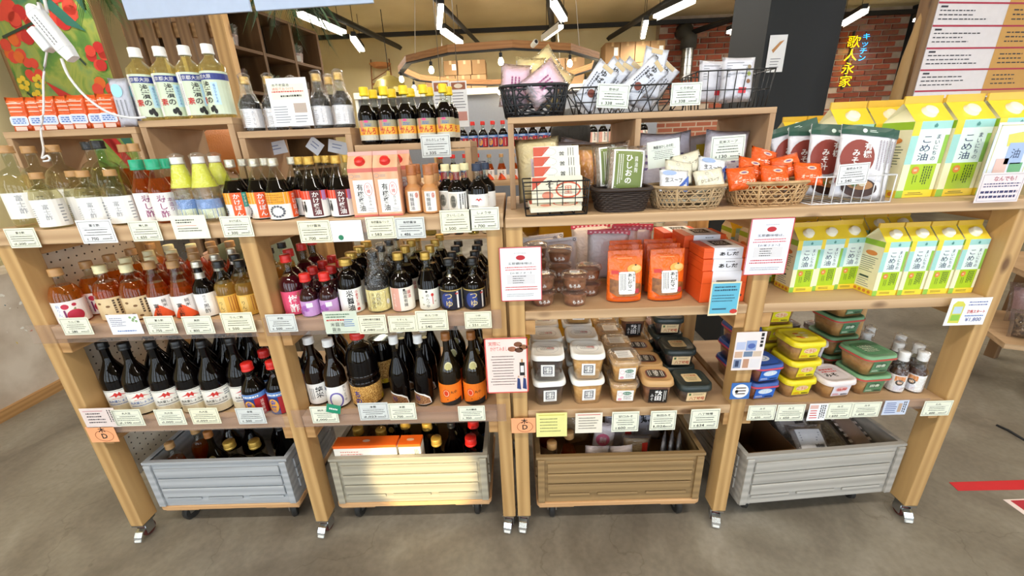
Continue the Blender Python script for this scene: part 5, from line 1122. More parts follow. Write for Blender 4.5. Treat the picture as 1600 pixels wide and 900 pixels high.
gable('oil', .083, .083, .19, .04, .016, OLC, OLC, OYEL, C('#d9b23c', .4), CRCAP, oil_art(.083, .19), .0155, oil_side(.083, .19))
gable('oil_big', .125, .11, .235, .055, .022, OLC, OLC, OYEL, C('#d9b23c', .4), CRCAP, oil_art(.125, .235), .02, oil_side(.11, .235))
for k in range(4): place('oil', 'rice_oil_carton', f'green and yellow rice oil carton, {ORD[k]} from left in the front row', 'carton', (1.264+.0868*k, .080, RZ2), (0, 0, .02), 'rice oil cartons on the middle shelf')
for k in range(3): place('oil', 'rice_oil_carton', f'green and yellow rice oil carton, {ORD[k]} of the three standing left', 'carton', (1.018+.0852*k, .140+.008*k, RZ2), (0, 0, .02), 'rice oil cartons on the middle shelf')
for k in range(7): place('oil', 'rice_oil_carton', f'rice oil carton of the second row back, {ORD[k]} from left', 'carton', (.925+.088*k, .262, RZ2), (0, 0, 0), 'rice oil cartons on the middle shelf')
for k in range(7): place('oil', 'rice_oil_carton', f'rice oil carton of the rearmost row, {ORD[k]} from left', 'carton', (.91+.09*k, .375, RZ2), (0, 0, 0), 'rice oil cartons on the middle shelf')
for k in range(4):
    if k < 3: place('oil_big', 'rice_oil_carton', f'large rice oil carton on the top board, {ORD[k]} from left', 'carton', (1.318+.131*k, .15, RZ1), (0, 0, .05), 'large rice oil cartons on the top board')
    place('oil_big', 'rice_oil_carton', f'large rice oil carton in the rear row of the top board, {ORD[k]}', 'carton', (1.19+.131*k, .29, RZ1), (0, 0, 0), 'large rice oil cartons on the top board')
for k in range(2): place('oil', 'rice_oil_carton', f'small rice oil carton far back beside the pillar, {ORD[k]} from left', 'carton', (1.10+.095*k, .43, RZ1), (0, 0, .05), 'small rice oil cartons at the back', scale=1.12)

# ------------------------------------------------------------------ packets on the riser at far left
OPK = film('orange_packet', '#e0602a', .22, .35); LPK = film('grey_pouch', '#c3c6d6', .25, .3)
a = Art(); a.poly(rrect(.05, .032, .008, cy=.035), PAP, step=1).up().poly(rrect(.046, .028, .007, cy=.035), C('#c8d6ee', .4), step=1).up().bars(-.019, .025, .019, .045, 3, BLUI, .55, .3, center=True, dash=.008).rect(-.016, .002, .016, .016, C('#e0c0b0', .4)).bars(-.02, .06, .02, .1, 3, C('#f0b8a0', .5), .3, .3, center=True)
bag = pillow(.058, .118, .02, OPK); bag.v = [(x, y, z+.059) for x, y, z in bag.v]
proto('orange_packet', [('pouch', bag, None, None), ('printing', a.build(flat(0, -.0115)), None, None)])
for k in range(8): place('orange_packet', 'orange_packet', f'orange plastic packet, {ORD[k]} from left on the low riser', 'packet', (-1.775+.0545*k, .30+.012*(k % 2), 1.663), (R_(-7), 0, R_(18)), 'orange packets on the low riser')
a = Art().up().ell(-.004, .12, .018, .022, C('#9fd8ea', .3), 14).vbars(-.02, .02, .02, .09, 3, GRYI, .3)
bag = pillow(.062, .165, .022, LPK); bag.v = [(x, y, z+.082) for x, y, z in bag.v]
proto('grey_pouch', [('pouch', bag, None, None), ('printing', a.build(flat(0, -.012)), None, None)])
for k in range(2): place('grey_pouch', 'grey_pouch', ('pale grey pouch beside the orange packets', 'pale grey pouch next to the broth bottles')[k], 'pouch', (-1.385+.035*k, .30+.03*k, 1.663), (R_(-4), 0, R_(8)), 'grey pouches')

# ------------------------------------------------------------------ price cards and notices
CRM1 = C('#e9ebd8', .5); CRM2 = C('#edebd0', .5); CGRY = C('#d4d8d6', .5); CPNK = C('#e2d3cf', .5); CWHT = C('#eceef2', .5)
def card(px, py, wp, hp, label, title='', price='', base=CRM1, y=-.017, name='price_card', rows=3, tilt=0.0, border=True, art=None, cat='price card', group='price cards along the shelf edges', ry=None, sleeve=False):
    c = hit(px, py, y=y); w = (hit(px+wp/2, py, y=y)-hit(px-wp/2, py, y=y)).length; h = abs(hit(px, py-hp/2, y=y).z-hit(px, py+hp/2, y=y).z)
    mb = MB().box(-w/2, w/2, 0, .0012, -h/2, h/2, base); a = Art().up()
    if art: art(a, w, h)
    else:
        if border: a.frame(-w*.46, -h*.43, w*.46, h*.43, min(w, h)*.013, BLKI)
        if title: a.txt(title, 0, h*.27, h*.115, BLKI, w=min(w*.62, h*.15*len(title)), wt=.01)
        a.rect(-w*.38, h*.165, w*.38, h*.175, GRYI)
        a.bars(-w*.40, -h*.19, w*.40, h*.14, rows, BLKI, .32, .35, center=True, dash=w*.03)
        if price: a.txt('¥', -w*.33, -h*.31, h*.10, BLKI); a.txt(price, -w*.12, -h*.30, h*.13, BLKI, w=h*.105*len(price), wt=.015).rect(-w*.36, -h*.385, w*.36, -h*.377, BLKI)
        a.bars(w*.10, -h*.35, w*.38, -h*.27, 1, BLKI, .5, 0, dash=w*.025).ell(w*.36, -h*.24, w*.035, h*.02, GRYI, 10)
    a.build(flat(0, -.0001, 0, .0003), mb)
    if sleeve: mb.add([(-w*.53, -.0016, -h*.54), (w*.53, -.0016, -h*.54), (w*.53, -.0016, h*.58), (-w*.53, -.0016, h*.58)], [(0, 1, 2, 3)], STRIP)
    o = link(name, mb.mesh(name), None, c, (R_(tilt), ry or 0, 0)); return tag(o, label, cat, group)
for px, py, wp, hp, ti, pr, bs_, wh in (
    (35, 372, 48, 31, '富士酢', '1,200', CRM1, 'leftmost of the top board edge'), (151, 362, 55, 37, '富士酢', '700', CWHT, 'wide white one below the small vinegar bottles'), (227, 361, 47, 32, '寿し酢', '650', CRM1, 'below the green-capped bottles'),
    (370, 354, 48, 33, 'かけぽん', '300', CRM1, 'below the ponzu bottles'), (492, 362, 50, 35, 'かけ醤油', '700', CRM2, 'below the maroon-label soy'), (595, 356, 45, 34, '有機醤油パック', '583', CRM2, 'below the pink soy cartons'), (641, 356, 46, 33, '有機醤油', '486', CGRY, 'below the small tan soy bottles'),
    (712, 346, 48, 36, 'さいしこみ', '500', CRM2, 'below the cream-capped bottles'), (757, 342, 46, 36, 'しょうゆ', '700', CRM1, 'at the right end of the left top board'),
    (119, 510, 46, 27, 'りんご酢', '580', CRM1, 'leftmost below the amber vinegars'), (251, 508, 46, 28, '富士酢', '750', CRM1, 'below the left mountain label bottle'), (310, 508, 46, 28, '黒酢', '800', CRM1, 'below the black vinegar'), (372, 504, 50, 31, 'りんご酢', '500', CRM2, 'below the yellow label bottles'),
    (440, 505, 46, 28, '梅酢', '500', CGRY, 'below the plum vinegar'), (582, 507, 44, 29, '吉野杉樽天然醸造', '1,080', CRM2, 'below the film-wrapped yellow label'), (629, 506, 44, 25, 'うすくち', '1,120', CRM2, 'below the pink-white label soy'), (675, 501, 50, 31, 'めんつゆ', '540', CRM2, 'below the noodle sauce'), (747, 500, 42, 26, 'つゆ', '551', CRM2, 'below the navy label sauce'),
    (200, 653, 46, 26, '丸大豆', '1,100', CRM1, 'second from left on the lowest left strip'), (266, 652, 45, 25, '丸大豆', '1,000', CRM1, 'third from left on the lowest left strip'), (320, 650, 45, 25, '丸大豆', '1,050', CRM2, 'fourth from left on the lowest left strip'), (392, 650, 44, 25, '金笛', '500', CGRY, 'below the red-capped soy'),
    (507, 648, 42, 26, '純米こく', '1,000', CRM1, 'below the white-capped pair'), (584, 643, 47, 27, '本膳', '1,023', CGRY, 'below the large plastic bottle'), (629, 643, 42, 26, '本膳', '700', CRM1, 'below the slim bottles'), (737, 646, 42, 23, '丸中醸造', '950', CRM1, 'below the orange labels'),
    (977, 659, 42, 31, '甘口みそ', '600', CRM1, 'hanging below the clear-lid tubs'), (1036, 657, 40, 30, '秋田みそ', '1,026', CRM1, 'hanging below the tan-lid tubs'), (1101, 655, 45, 31, '八丁味噌', '634', CRM1, 'hanging below the black-lid tubs'),
    (1190, 645, 43, 23, 'みそ', '650', CRM1, 'below the blue tubs'), (1235, 645, 43, 25, 'みそ', '650', CRM1, 'below the yellow tubs'), (1311, 642, 38, 25, 'みそ', '600', CRM1, 'below the red and white tub'), (1353, 640, 44, 23, 'みそ', '600', CRM1, 'below the green tubs'), (1464, 638, 44, 23, 'たれ', '600', CRM1, 'on the right end post')):
    card(px, py, wp, hp, f'cream price card {wh}' if bs_ is not CWHT else f'price card, {wh}', ti, pr, bs_, tilt=0 if px < 800 else 0)
card(681, 228, 46, 36, 'price card on the edge of the lowest riser', 'かんろしょうゆ', '335', CGRY, y=.228)
def art_rule(a, w, h):
    a.bars(-w*.36, h*.16, w*.2, h*.36, 2, BLKI, .5, .2, dash=w*.05).rect(-w*.36, h*.06, w*.2, h*.075, REDI).bars(-w*.36, -h*.2, w*.32, h*.0, 2, BLKI, .4, .2, dash=w*.03).rect(-w*.1, -h*.42, w*.4, -h*.22, CWHT)
card(297, 355, 55, 37, 'price card with a red line below the yellow-necked bottles', base=CRM1, art=art_rule)
card(542, 361, 49, 33, 'blank white card with a green dot on the top board', base=CWHT, art=lambda a, w, h: a.ell(-w*.22, -h*.3, w*.085, w*.085, C('#1f7a55', .5)))
def art_leaf(a, w, h):
    a.bars(-w*.42, -h*.1, w*.1, h*.36, 5, C('#3b3a78', .5), .35, .3, dash=w*.04).bars(-w*.3, -h*.4, w*.3, -h*.25, 1, BLUI, .4, 0, dash=w*.05)
    for x, y in ((.24, .34), (.33, .26), (.4, .34), (.3, .18), (.4, .15)): a.ell(w*x, h*y, w*.045, h*.06, C('#8fae7c', .5), 8)
card(195, 507, 50, 31, 'white price card printed with green leaves', base=CWHT, art=art_leaf)
def art_green(a, w, h):
    a.bars(-w*.42, h*.2, w*.3, h*.42, 2, C('#3f6b4c', .5), .5, .2, dash=w*.04).bars(-w*.42, h*.06, w*.1, h*.18, 1, REDI, .6, 0, dash=w*.05).txt('米醤油', -w*.12, -h*.08, h*.18, BLKI).txt('醤油', -w*.18, -h*.3, h*.16, BLKI).bars(w*.08, -h*.2, w*.42, h*.16, 4, BLUI, .3, .3).bars(-w*.3, -h*.45, w*.4, -h*.4, 1, BLKI, .5, 0, dash=w*.03)
card(533, 504, 53, 35, 'greenish card lettered in several colours below the rice soy', base=C('#cdd6c6', .5), art=art_green)
def art_pink(a, w, h):
    a.bars(-w*.36, -h*.3, w*.2, h*.3, 4, C('#3b3038', .6), .4, .25, dash=w*.04).vbars(w*.26, -h*.3, w*.4, h*.4, 2, BLKI, .4, .2, h*.1).rect(-w*.42, h*.34, w*.16, h*.37, C('#c77f86', .5))
card(156, 653, 54, 30, 'pinkish notice card at the left end of the lowest strip', base=CPNK, art=art_pink)
def art_tag(a, w, h):
    a.ring(w*.06, -h*.08, w*.33, h*.36, h*.03, C('#a8582c', .5)).txt('木', w*.04, h*.3, h*.36, BLKI, wt=.02).txt('D', w*.06, -h*.1, h*.32, BLKI, wt=.02)
for px, py, wp, hp, lb in ((160, 679, 44, 24, 'orange paper tag marked in black on the left unit'), (818, 665, 38, 23, 'orange paper tag marked in black on the right unit')):
    card(px, py, wp, hp, lb, base=C('#f0a878', .6), art=art_tag, name='paper_tag', cat='tag', group='orange paper tags')
card(521, 639, 22, 13, 'small green oval sticker on the lowest strip', base=C('#1d8a68', .4), y=-.0185, art=lambda a, w, h: a.bars(-w*.3, -h*.2, w*.3, h*.2, 1, PAP, .5, 0, dash=w*.08), name='oval_sticker', cat='sticker', ry=R_(14))
def art_plain(c1, c2):
    def f(a, w, h): a.bars(-w*.38, -h*.32, w*.36, h*.32, 5, c2, .35, .25, dash=w*.03).rect(-w*.42, h*.40, w*.42, h*.43, c1)
    return f
card(862, 664, 48, 37, 'laminated card with painted-in yellow glare hanging under the white-lid tubs', base=C('#e9e596', .3), art=art_plain(C('#c9c24a', .4), C('#8d8a5a', .5)), group='price cards along the shelf edges')  # base and print colours carry the yellow glare lying on the card
card(920, 661, 42, 31, 'cream card with a red top line under the white-lid tubs', base=C('#e9e2d2', .4), art=art_plain(REDI, C('#6d6258', .5)))
def art_hand(a, w, h): a.rect(-w*.45, h*.2, w*.0, h*.42, C('#d8b0a8', .5)).vbars(w*.1, -h*.4, w*.44, h*.42, 3, BLKI, .5, .1, h*.12).bars(-w*.4, -h*.4, w*.05, h*.16, 4, REDI, .35, .2)
card(1277, 644, 28, 26, 'small white card with vertical lettering below the tubs', base=CWHT, art=art_hand)
def art_blue(a, w, h): a.bars(-w*.42, -h*.4, w*.06, h*.4, 6, C('#5c6a9c', .5), .4, .2).rect(w*.1, -h*.3, w*.25, h*.3, C('#b9a08c', .5)).vbars(w*.28, -h*.42, w*.44, h*.42, 2, BLKI, .5, .1, h*.14)
card(1399, 637, 37, 22, 'bluish printed card below the white-capped bottles', base=C('#c9d2e6', .4), art=art_blue)
# posters fixed to the posts
def art_miso(a, w, h):
    RB = C('#cf3a4a', .5); a.frame(-w*.5, -h*.5, w*.5, h*.5, w*.02, RB).ell(0, h*.31, w*.11, h*.045, C('#b5202c', .5)).bars(-w*.15, h*.38, w*.15, h*.4, 1, GRYI, .5, 0, dash=w*.02)
    a.txt('玉那覇味噌は、', 0, h*.205, h*.045, BLKI, w=w*.62).bars(-w*.4, h*.07, w*.4, h*.16, 2, REDI, .4, .1, center=True, dash=w*.03).txt('【お客さまへ】', 0, h*.03, h*.035, BLKI, w=w*.5)
    a.rect(-w*.34, -h*.18, w*.34, h*.0, C('#d8d6da', .5)).up().bars(-w*.2, -h*.17, w*.16, -h*.01, 4, BLKI, .35, .3, dash=w*.03).bars(-w*.4, -h*.3, w*.4, -h*.21, 2, REDI, .45, .1, center=True, dash=w*.03).bars(-w*.36, -h*.42, w*.36, -h*.35, 2, GRYI, .35, .1, dash=w*.02)
card(814, 429, 65, 84, 'red-bordered white notice on the left post of the right unit', base=CWHT, art=art_miso, y=-.012, name='notice_sheet', cat='notice', group='red-bordered notices')
card(1201, 386, 66, 88, 'red-bordered white notice on the middle post of the right unit', base=C('#e6e8f6', .4), art=art_miso, y=-.014, name='notice_sheet', cat='notice', group='red-bordered notices')
def art_pork(a, w, h):
    RB = C('#d7564c', .5); a.frame(-w*.5, -h*.5, w*.5, h*.5, w*.03, RB).txt('実際に', -w*.27, h*.40, h*.07, RB, w=w*.28).txt('かけてみました！', -w*.12, h*.31, h*.07, RB, w=w*.5)
    for x, y, c in ((.28, .38, '#7a4a30'), (.4, .33, '#8d5c3c'), (.14, .30, '#a0654a'), (.3, .28, '#5d3a28')): a.ell(w*x, h*y, w*.1, h*.045, C(c, .5), 12)
    a.bars(-w*.42, -h*.36, w*.24, h*.2, 11, BLKI, .28, .3, center=True, dash=w*.02).rect(w*.3, -h*.18, w*.42, h*.06, BLKI).rect(w*.34, h*.06, w*.38, h*.12, C('#b98a5a', .5))
    for x in (.24, .38): a.poly([(w*x, -h*.22), (w*(x+.06), -h*.24), (w*(x+.08), -h*.44), (w*(x-.02), -h*.42)], C('#2c3f72', .5)).ell(w*(x+.03), -h*.20, w*.022, h*.02, C('#caa183', .5), 10)
    a.up().rect(w*.32, -h*.12, w*.4, -h*.0, PAP)
card(792, 572, 66, 86, 'red-bordered pink recipe sheet between the two units', base=C('#efd9d2', .4), art=art_pork, y=-.0195, name='notice_sheet', cat='notice', group='red-bordered notices')
def art_photo(a, w, h):
    for x, y, ww, hh, c in ((-.45, .05, .3, .2, '#b7c0dc'), (-.12, .02, .34, .26, '#8ea2cc'), (-.46, -.16, .26, .16, '#c9a78e'), (-.16, -.14, .3, .14, '#6d7f99'), (.16, -.14, .28, .14, '#cdb8a4'), (-.46, -.44, .26, .24, '#7d8ba6'), (-.14, -.44, .2, .24, '#b98d74'), (.1, -.44, .34, .24, '#dcd8dc')): a.rect(w*x, h*y, w*(x+ww), h*(y+hh), C(c, .4))
    a.up().vbars(w*.3, h*.05, w*.46, h*.47, 1, BLKI, .6, .0, h*.09).ell(w*.06, h*.14, w*.13, h*.07, C('#4d63a6', .4), 14).rect(-w*.4, -h*.4, -w*.28, -h*.24, C('#2f3d5c', .4))
card(1170, 549, 46, 59, 'photo-printed card on the middle post beside the blue tubs', base=C('#e6dcdc', .35), art=art_photo, y=-.012, name='photo_card', cat='card', group='printed cards')
card(1157, 611, 30, 25, 'small blue card with a white disc on the middle post', base=C('#3c6db4', .35), art=lambda a, w, h: a.ell(0, 0, w*.42, h*.42, PAP).up().bars(-w*.3, -h*.25, w*.3, h*.28, 3, C('#5b4a44', .5), .4, .2, center=True).ell(-w*.2, -h*.02, w*.09, h*.1, BLKI, 10), y=-.012, name='photo_card', cat='card', group='printed cards')
def art_cyan(a, w, h): a.rect(-w*.46, -h*.44, w*.46, h*.46, C('#62b3cf', .4)).up().bars(-w*.38, h*.22, w*.4, h*.4, 2, C('#1f3a55', .5), .5, .1, dash=w*.04).bars(-w*.42, -h*.1, w*.36, h*.15, 3, C('#2c4d66', .5), .35, .2, dash=w*.03).bars(-w*.38, -h*.35, w*.1, -h*.25, 1, C('#2c4d66', .5), .4, 0).ell(w*.36, -h*.38, w*.13, h*.07, C('#c53b30', .5), 12)
card(1132, 467, 46, 52, 'sky blue card leaning on the orange and white boxes', base=C('#e9d9b4', .4), art=art_cyan, y=-.018, name='photo_card', cat='card', group='printed cards')
def art_oil(a, w, h):
    a.poly([(-w*.42, -h*.4), (-w*.14, -h*.42), (-w*.12, h*.26), (-w*.2, h*.38), (-w*.34, h*.4), (-w*.42, h*.28)], C('#d2cf52', .5)).up().rect(-w*.38, -h*.06, -w*.16, h*.2, C('#b9cfe0', .5)).rect(-w*.38, -h*.32, -w*.16, -h*.1, LGRN)
    a.bars(-w*.04, h*.2, w*.44, h*.4, 2, C('#3a4aa0', .5), .35, .1, dash=w*.04).txt('発売スタート', w*.2, h*.0, h*.13, REDI, w=w*.46, wt=.02).bars(-w*.04, -h*.2, w*.42, -h*.1, 1, BLUI, .4, 0, dash=w*.03).txt('¥1,800', w*.2, -h*.3, h*.16, C('#2b3a92', .5), w=w*.4)
card(1512, 487, 62, 42, 'white handwritten promotion card on the right end post', base=CWHT, art=art_oil, y=-.014, name='promotion_card', cat='card', group='promotion cards')
def art_note(a, w, h): a.frame(-w*.46, -h*.45, w*.46, h*.45, w*.008, GRYI).txt('なんでも！', w*.04, h*.3, h*.16, C('#b0707c', .5), w=w*.5, wt=.03).bars(-w*.4, h*.0, w*.42, h*.18, 2, C('#4a4a74', .5), .45, .1, dash=w*.05).bars(-w*.42, -h*.38, w*.42, -h*.06, 2, C('#2e2e5e', .5), .55, .1, dash=w*.06)
card(1563, 293, 68, 46, 'pale pink handwritten card at the right end of the top board', base=C('#e3d6da', .4), art=art_note, y=-.02, name='promotion_card', cat='card', group='promotion cards')
def art_ill(a, w, h): a.frame(-w*.44, -h*.46, w*.44, h*.46, w*.02, C('#d2cf8a', .5)).poly([(-w*.2, h*.3), (w*.3, h*.36), (w*.34, h*.18), (-w*.16, h*.1)], C('#d8d264', .5)).up().rect(-w*.1, -h*.2, w*.3, h*.16, C('#9fb6dc', .5)).rect(-w*.3, -h*.4, w*.0, -h*.1, C('#dcb9b0', .5)).rect(w*.05, -h*.4, w*.36, -h*.18, C('#6aa878', .5)).up().txt('油', w*.1, -h*.02, h*.16, C('#2d3a66', .5))
card(1580, 238, 66, 92, 'white card painted with oil cartons, right end of the top board', base=C('#d9e2f2', .4), art=art_ill, y=.05, name='promotion_card', cat='card', group='promotion cards')
def art_notice(a, w, h):
    a.rect(-w*.42, h*.06, w*.42, h*.38, CRM1).up().txt('本不老醤油', -w*.16, h*.36, h*.06, BLKI, w=w*.42).txt('高知でみつけた', -w*.1, h*.28, h*.06, REDI, w=w*.55).bars(-w*.4, h*.2, w*.4, h*.25, 1, REDI, .6, 0, dash=w*.04).bars(-w*.2, h*.1, w*.36, h*.17, 1, BLKI, .6, .2, dash=w*.04)
    a.bars(-w*.44, -h*.44, -w*.02, -h*.06, 7, GRYI, .3, .3).rect(w*.08, -h*.22, w*.4, -h*.02, C('#b7a79c', .5)).bars(w*.06, -h*.44, w*.44, -h*.26, 3, GRYI, .3, .3)
card(453, 160, 62, 76, 'large white notice clipped before the film-wrapped soy bottles', base=CWHT, art=art_notice, y=.252, name='notice_sheet', cat='notice', group='notices', tilt=0)

# ------------------------------------------------------------------ crates on dollies under the units
def plastic_wood(key, c1, c2): return wood(key, c1, c2, 'x', .55, False)
CG = plastic_wood('crate_grey', '#bcc0c4', '#8f9399'); CGB = plastic_wood('crate_greige', '#b8b19d', '#8e887a'); CBR = plastic_wood('crate_brown', '#a5875c', '#7a613f'); CLG = plastic_wood('crate_light', '#bdb9b2', '#918d86')
def crate(label, x0, x1, y0, z0, m, rz=0.0, d=.40, h=.235):
    t = thing('planter_crate', label, 'crate', ((x0+x1)/2, y0, z0), (0, 0, rz), 'slatted crates under the shelves'); W = (x1-x0)/2; th = .014
    bd = MB(); bd.box(-W, W, 0, d, 0, .012, m); bd.box(-W, W, 0, th, .012, h, m); bd.box(-W, W, d-th, d, .012, h, m); bd.box(-W, -W+th, th, d-th, .012, h, m); bd.box(W-th, W, th, d-th, .012, h, m)
    part('body', bd, t); BLOCKS.append((x0+th, x1-th, y0+th, y0+d-th, z0, z0+h, True))
    part('rim', MB().box(-W-.006, W+.006, -.006, th, h-.008, h+.004, m).box(-W-.006, W+.006, d-th, d+.006, h-.008, h+.004, m).box(-W-.006, -W+th, th, d-th, h-.008, h+.004, m).box(W-th, W+.006, th, d-th, h-.008, h+.004, m), t, .002)
    ph = (h-.075)/3.2
    for k in range(4):
        zz = .035+k*ph if k else .03; hh = ph*.84 if k else ph*.5
        if k == 0:
            for q in range(3): part('plank', MB().box(-W*.86+q*W*.60, -W*.86+q*W*.60+W*.5, -.006, 0, .034, .034+.012, m), t, .002)
        else: part('plank', MB().box(-W*.88, W*.88, -.008, 0, .052+(k-1)*ph*1.06, .052+(k-1)*ph*1.06+ph*.92, m), t, .003)
    for s in (-1, 1):
        part('corner_stile', MB().box(s*W-(.028 if s > 0 else 0), s*W+(.028 if s < 0 else 0), -.010, 0, .004, h-.01, m), t, .002)
        for k in range(3): part('side_plank', MB().box(s*W-(0 if s > 0 else .007), s*W+(.007 if s > 0 else 0), .04, d-.04, .05+k*ph*1.05, .05+k*ph*1.05+ph*.9, m), t, .002)
    return t
DW = wood('dolly', '#d9b184', '#c08f5e', 'x', .5, False)
WHL = MB().lathe([(0, -.013), (.028, -.013), (.034, -.008), (.034, .008), (.028, .013), (0, .013)], RUBBER, 18).mesh('wheel')
FRK = MB().box(-.022, .022, -.022, .022, .066, .072, STEEL).box(-.02, -.016, -.014, .014, .03, .068, STEEL).box(.016, .02, -.014, .014, .03, .068, STEEL).mesh('fork')
def dolly(label, x0, x1, y0, z1, m=DW, rz=0.0, d=.42):
    t = thing('dolly', label, 'dolly', ((x0+x1)/2, y0, 0), (0, 0, rz), 'dollies under the crates'); W = (x1-x0)/2; a = z1-.045
    part('deck', MB().prism(rrect(2*W, d, .02, cy=d/2), 'z', z1-.022, z1-.001, m), t, .003)
    for s in (-1, 1):
        part('end_rail', MB().box(s*W*.97-(.15 if s > 0 else 0), s*W*.97+(.15 if s < 0 else 0), .012, d-.012, z1-.04, z1-.022, m), t, .004)
        for yy in (.06, d-.06):
            k = (z1-.04)/.072; c = link('caster_fork', FRK, t, (s*(W-.07), yy, 0), (0, 0, random.uniform(-.6, .6))); c.scale = (1, 1, k)
            link('wheel', WHL, c, (0, 0, .0345/k), (0, pi/2, 0))
    return t
ZC = .125
dolly('pale wooden dolly under the leftmost grey crate', -1.60, -.985, .055, ZC); crate('leftmost grey slatted crate of dark bottles', -1.59, -.99, .06, ZC, CG)
dolly('pale wooden dolly under the sunlit crate', -.815, -.145, .045, ZC); crate('sunlit grey slatted crate with orange and white boxes', -.80, -.155, .05, ZC, CGB)
dolly('pale wooden dolly under the brown crate', .048, .735, .02, ZC); crate('brown slatted crate of packets under the white-lid tubs', .055, .725, .028, ZC, CBR)
dolly('black plastic dolly under the right grey crate', .90, 1.53, .05, ZC-.02, C('#1d1e20', .5), R_(4)); crate('light grey slatted crate of clear packs at right', .885, 1.545, .03, ZC-.02, CLG, R_(4), h=.25)
def inside(kind, lb, px, py, z0, hgt, group, lean=0.0, name='soy_sauce_bottle', sc_=1.0):
    p = hit(px, py, z=z0+hgt*sc_); place(kind, name, lb, 'bottle', (p.x, p.y, z0), (lean, 0, random.uniform(-.3, .3)), group, scale=sc_ if sc_ != 1 else None)
z0 = ZC+.0125
def grid_bottles(rows, group):
    for kind, sc_, x, y, lb in rows: place(kind, 'stored_bottle', lb, 'bottle', (x, y, z0), (0, 0, random.uniform(-.4, .4)), group, scale=sc_)
grid_bottles([('vin_tall', 1.08, -1.52, .125, 'slim amber bottle in the front left corner of the leftmost crate'), ('vin_tall', 1.12, -1.47, .21, 'slim amber bottle second in the leftmost crate'), ('junmai', 1.0, -1.40, .30, 'dark bottle at the back left of the leftmost crate'), ('marunaka', 1.0, -1.37, .16, 'tall dark bottle front left in the leftmost crate'),
    ('soy_black', .95, -1.28, .27, 'black bottle at the back middle of the leftmost crate'), ('usukuchi', 1.28, -1.255, .125, 'gold-capped bottle, left of two at the crate front'), ('usukuchi', 1.28, -1.165, .125, 'gold-capped bottle, right of two at the crate front'), ('soy_black', .95, -1.16, .30, 'black bottle back right of centre in the leftmost crate'), ('soy_blue', .98, -1.08, .20, 'black bottle right of centre in the leftmost crate'), ('vin_olive', 1.05, -1.05, .33, 'clear olive bottle in the back right of the leftmost crate')], 'bottles stored in the leftmost crate')
part_ = thing('cardboard_divider', 'folded cardboard divider in the leftmost crate', 'cardboard', (-1.20, .40, z0), (R_(-3), R_(0), .0)); part('sheet', MB().box(-.07, .07, 0, .004, 0, .28, CARDB), part_)
grid_bottles([('usukuchi', 1.28, -.745, .185, 'gold-capped bottle left behind the orange boxes'), ('usukuchi', 1.28, -.655, .185, 'gold-capped bottle second behind the orange boxes'), ('mentsuyu', 1.33, -.56, .19, 'gold-capped bottle third behind the orange boxes'), ('mentsuyu', 1.33, -.47, .185, 'gold-capped bottle fourth behind the orange boxes'), ('usukuchi', 1.26, -.395, .11, 'gold-capped bottle with white label right of the orange boxes'),
    ('soy_black', .92, -.31, .15, 'large black bottle in the middle of the sunlit crate'), ('marunaka', .92, -.30, .30, 'brown-capped bottle behind the large black one'), ('kinbue', 1.22, -.22, .10, 'red-capped bottle in the front right of the sunlit crate'), ('kinbue', 1.22, -.205, .20, 'red-capped bottle second from front right'), ('kinbue', 1.25, -.205, .31, 'red-capped bottle in the back right of the sunlit crate'),
    ('marunaka', .95, -.62, .33, 'bottle in the back row of the sunlit crate, left'), ('marunaka', .95, -.45, .33, 'bottle in the back row of the sunlit crate, right')], 'bottles stored in the sunlit crate')
for k, (x, ry_) in enumerate(((-.52, .3), (-.39, -.3))):
    t = thing('cardboard_divider', ('cardboard divider standing behind the orange boxes, left', 'cardboard divider standing behind the orange boxes, right')[k], 'cardboard', (x, .405, z0), (R_(-4), 0, 0)); part('sheet', MB().prism([(-.06, 0), (.06, 0), (.06, .24), (.0, .28), (-.06, .23)], 'y', 0, .004, C('#b3a06a', .8)), t)
for k, (x0, x1, lb) in enumerate(((-.785, -.525, 'long white gift box with orange lid in the sunlit crate'), (-.515, -.425, 'short white gift box with orange lid in the sunlit crate'))):
    t = thing('gift_box', lb, 'box', ((x0+x1)/2, .066, z0), (0, 0, 0), 'gift boxes in the sunlit crate'); W = (x1-x0)/2
    part('box', MB().box(-W, W, .0, .055, 0, .262, C('#ece6da', .5)), t); part('lid', MB().box(-W-.001, W+.001, -.001, .056, .262, .275, C('#e8651c', .5)), t); BLOCKS.append((x0-.002, x1+.002, .06, .124, z0, z0+.28, False))
    ar = Art().up(); ar.rect(-W, .25, W, .262, C('#e8651c', .5)) if False else ar
    if k == 0: ar.bars(-W*.8, .225, -W*.1, .25, 2, C('#d98a7a', .5), .4, .2, dash=.008).txt('有機', -W*.6, .212, .016, C('#d0604a', .5))
    else: ar.vbars(W*.4, .21, W*.8, .25, 5, BLKI, .4, 0, .05)
    part('printing', ar.build(flat(0, -.0004)), t)
    part('lid_emblem', Art().ell(0, .028, .016, .008, C('#e6b9a0', .5), 12).build(lambda u, v, l: (u, v, .2756)), t)

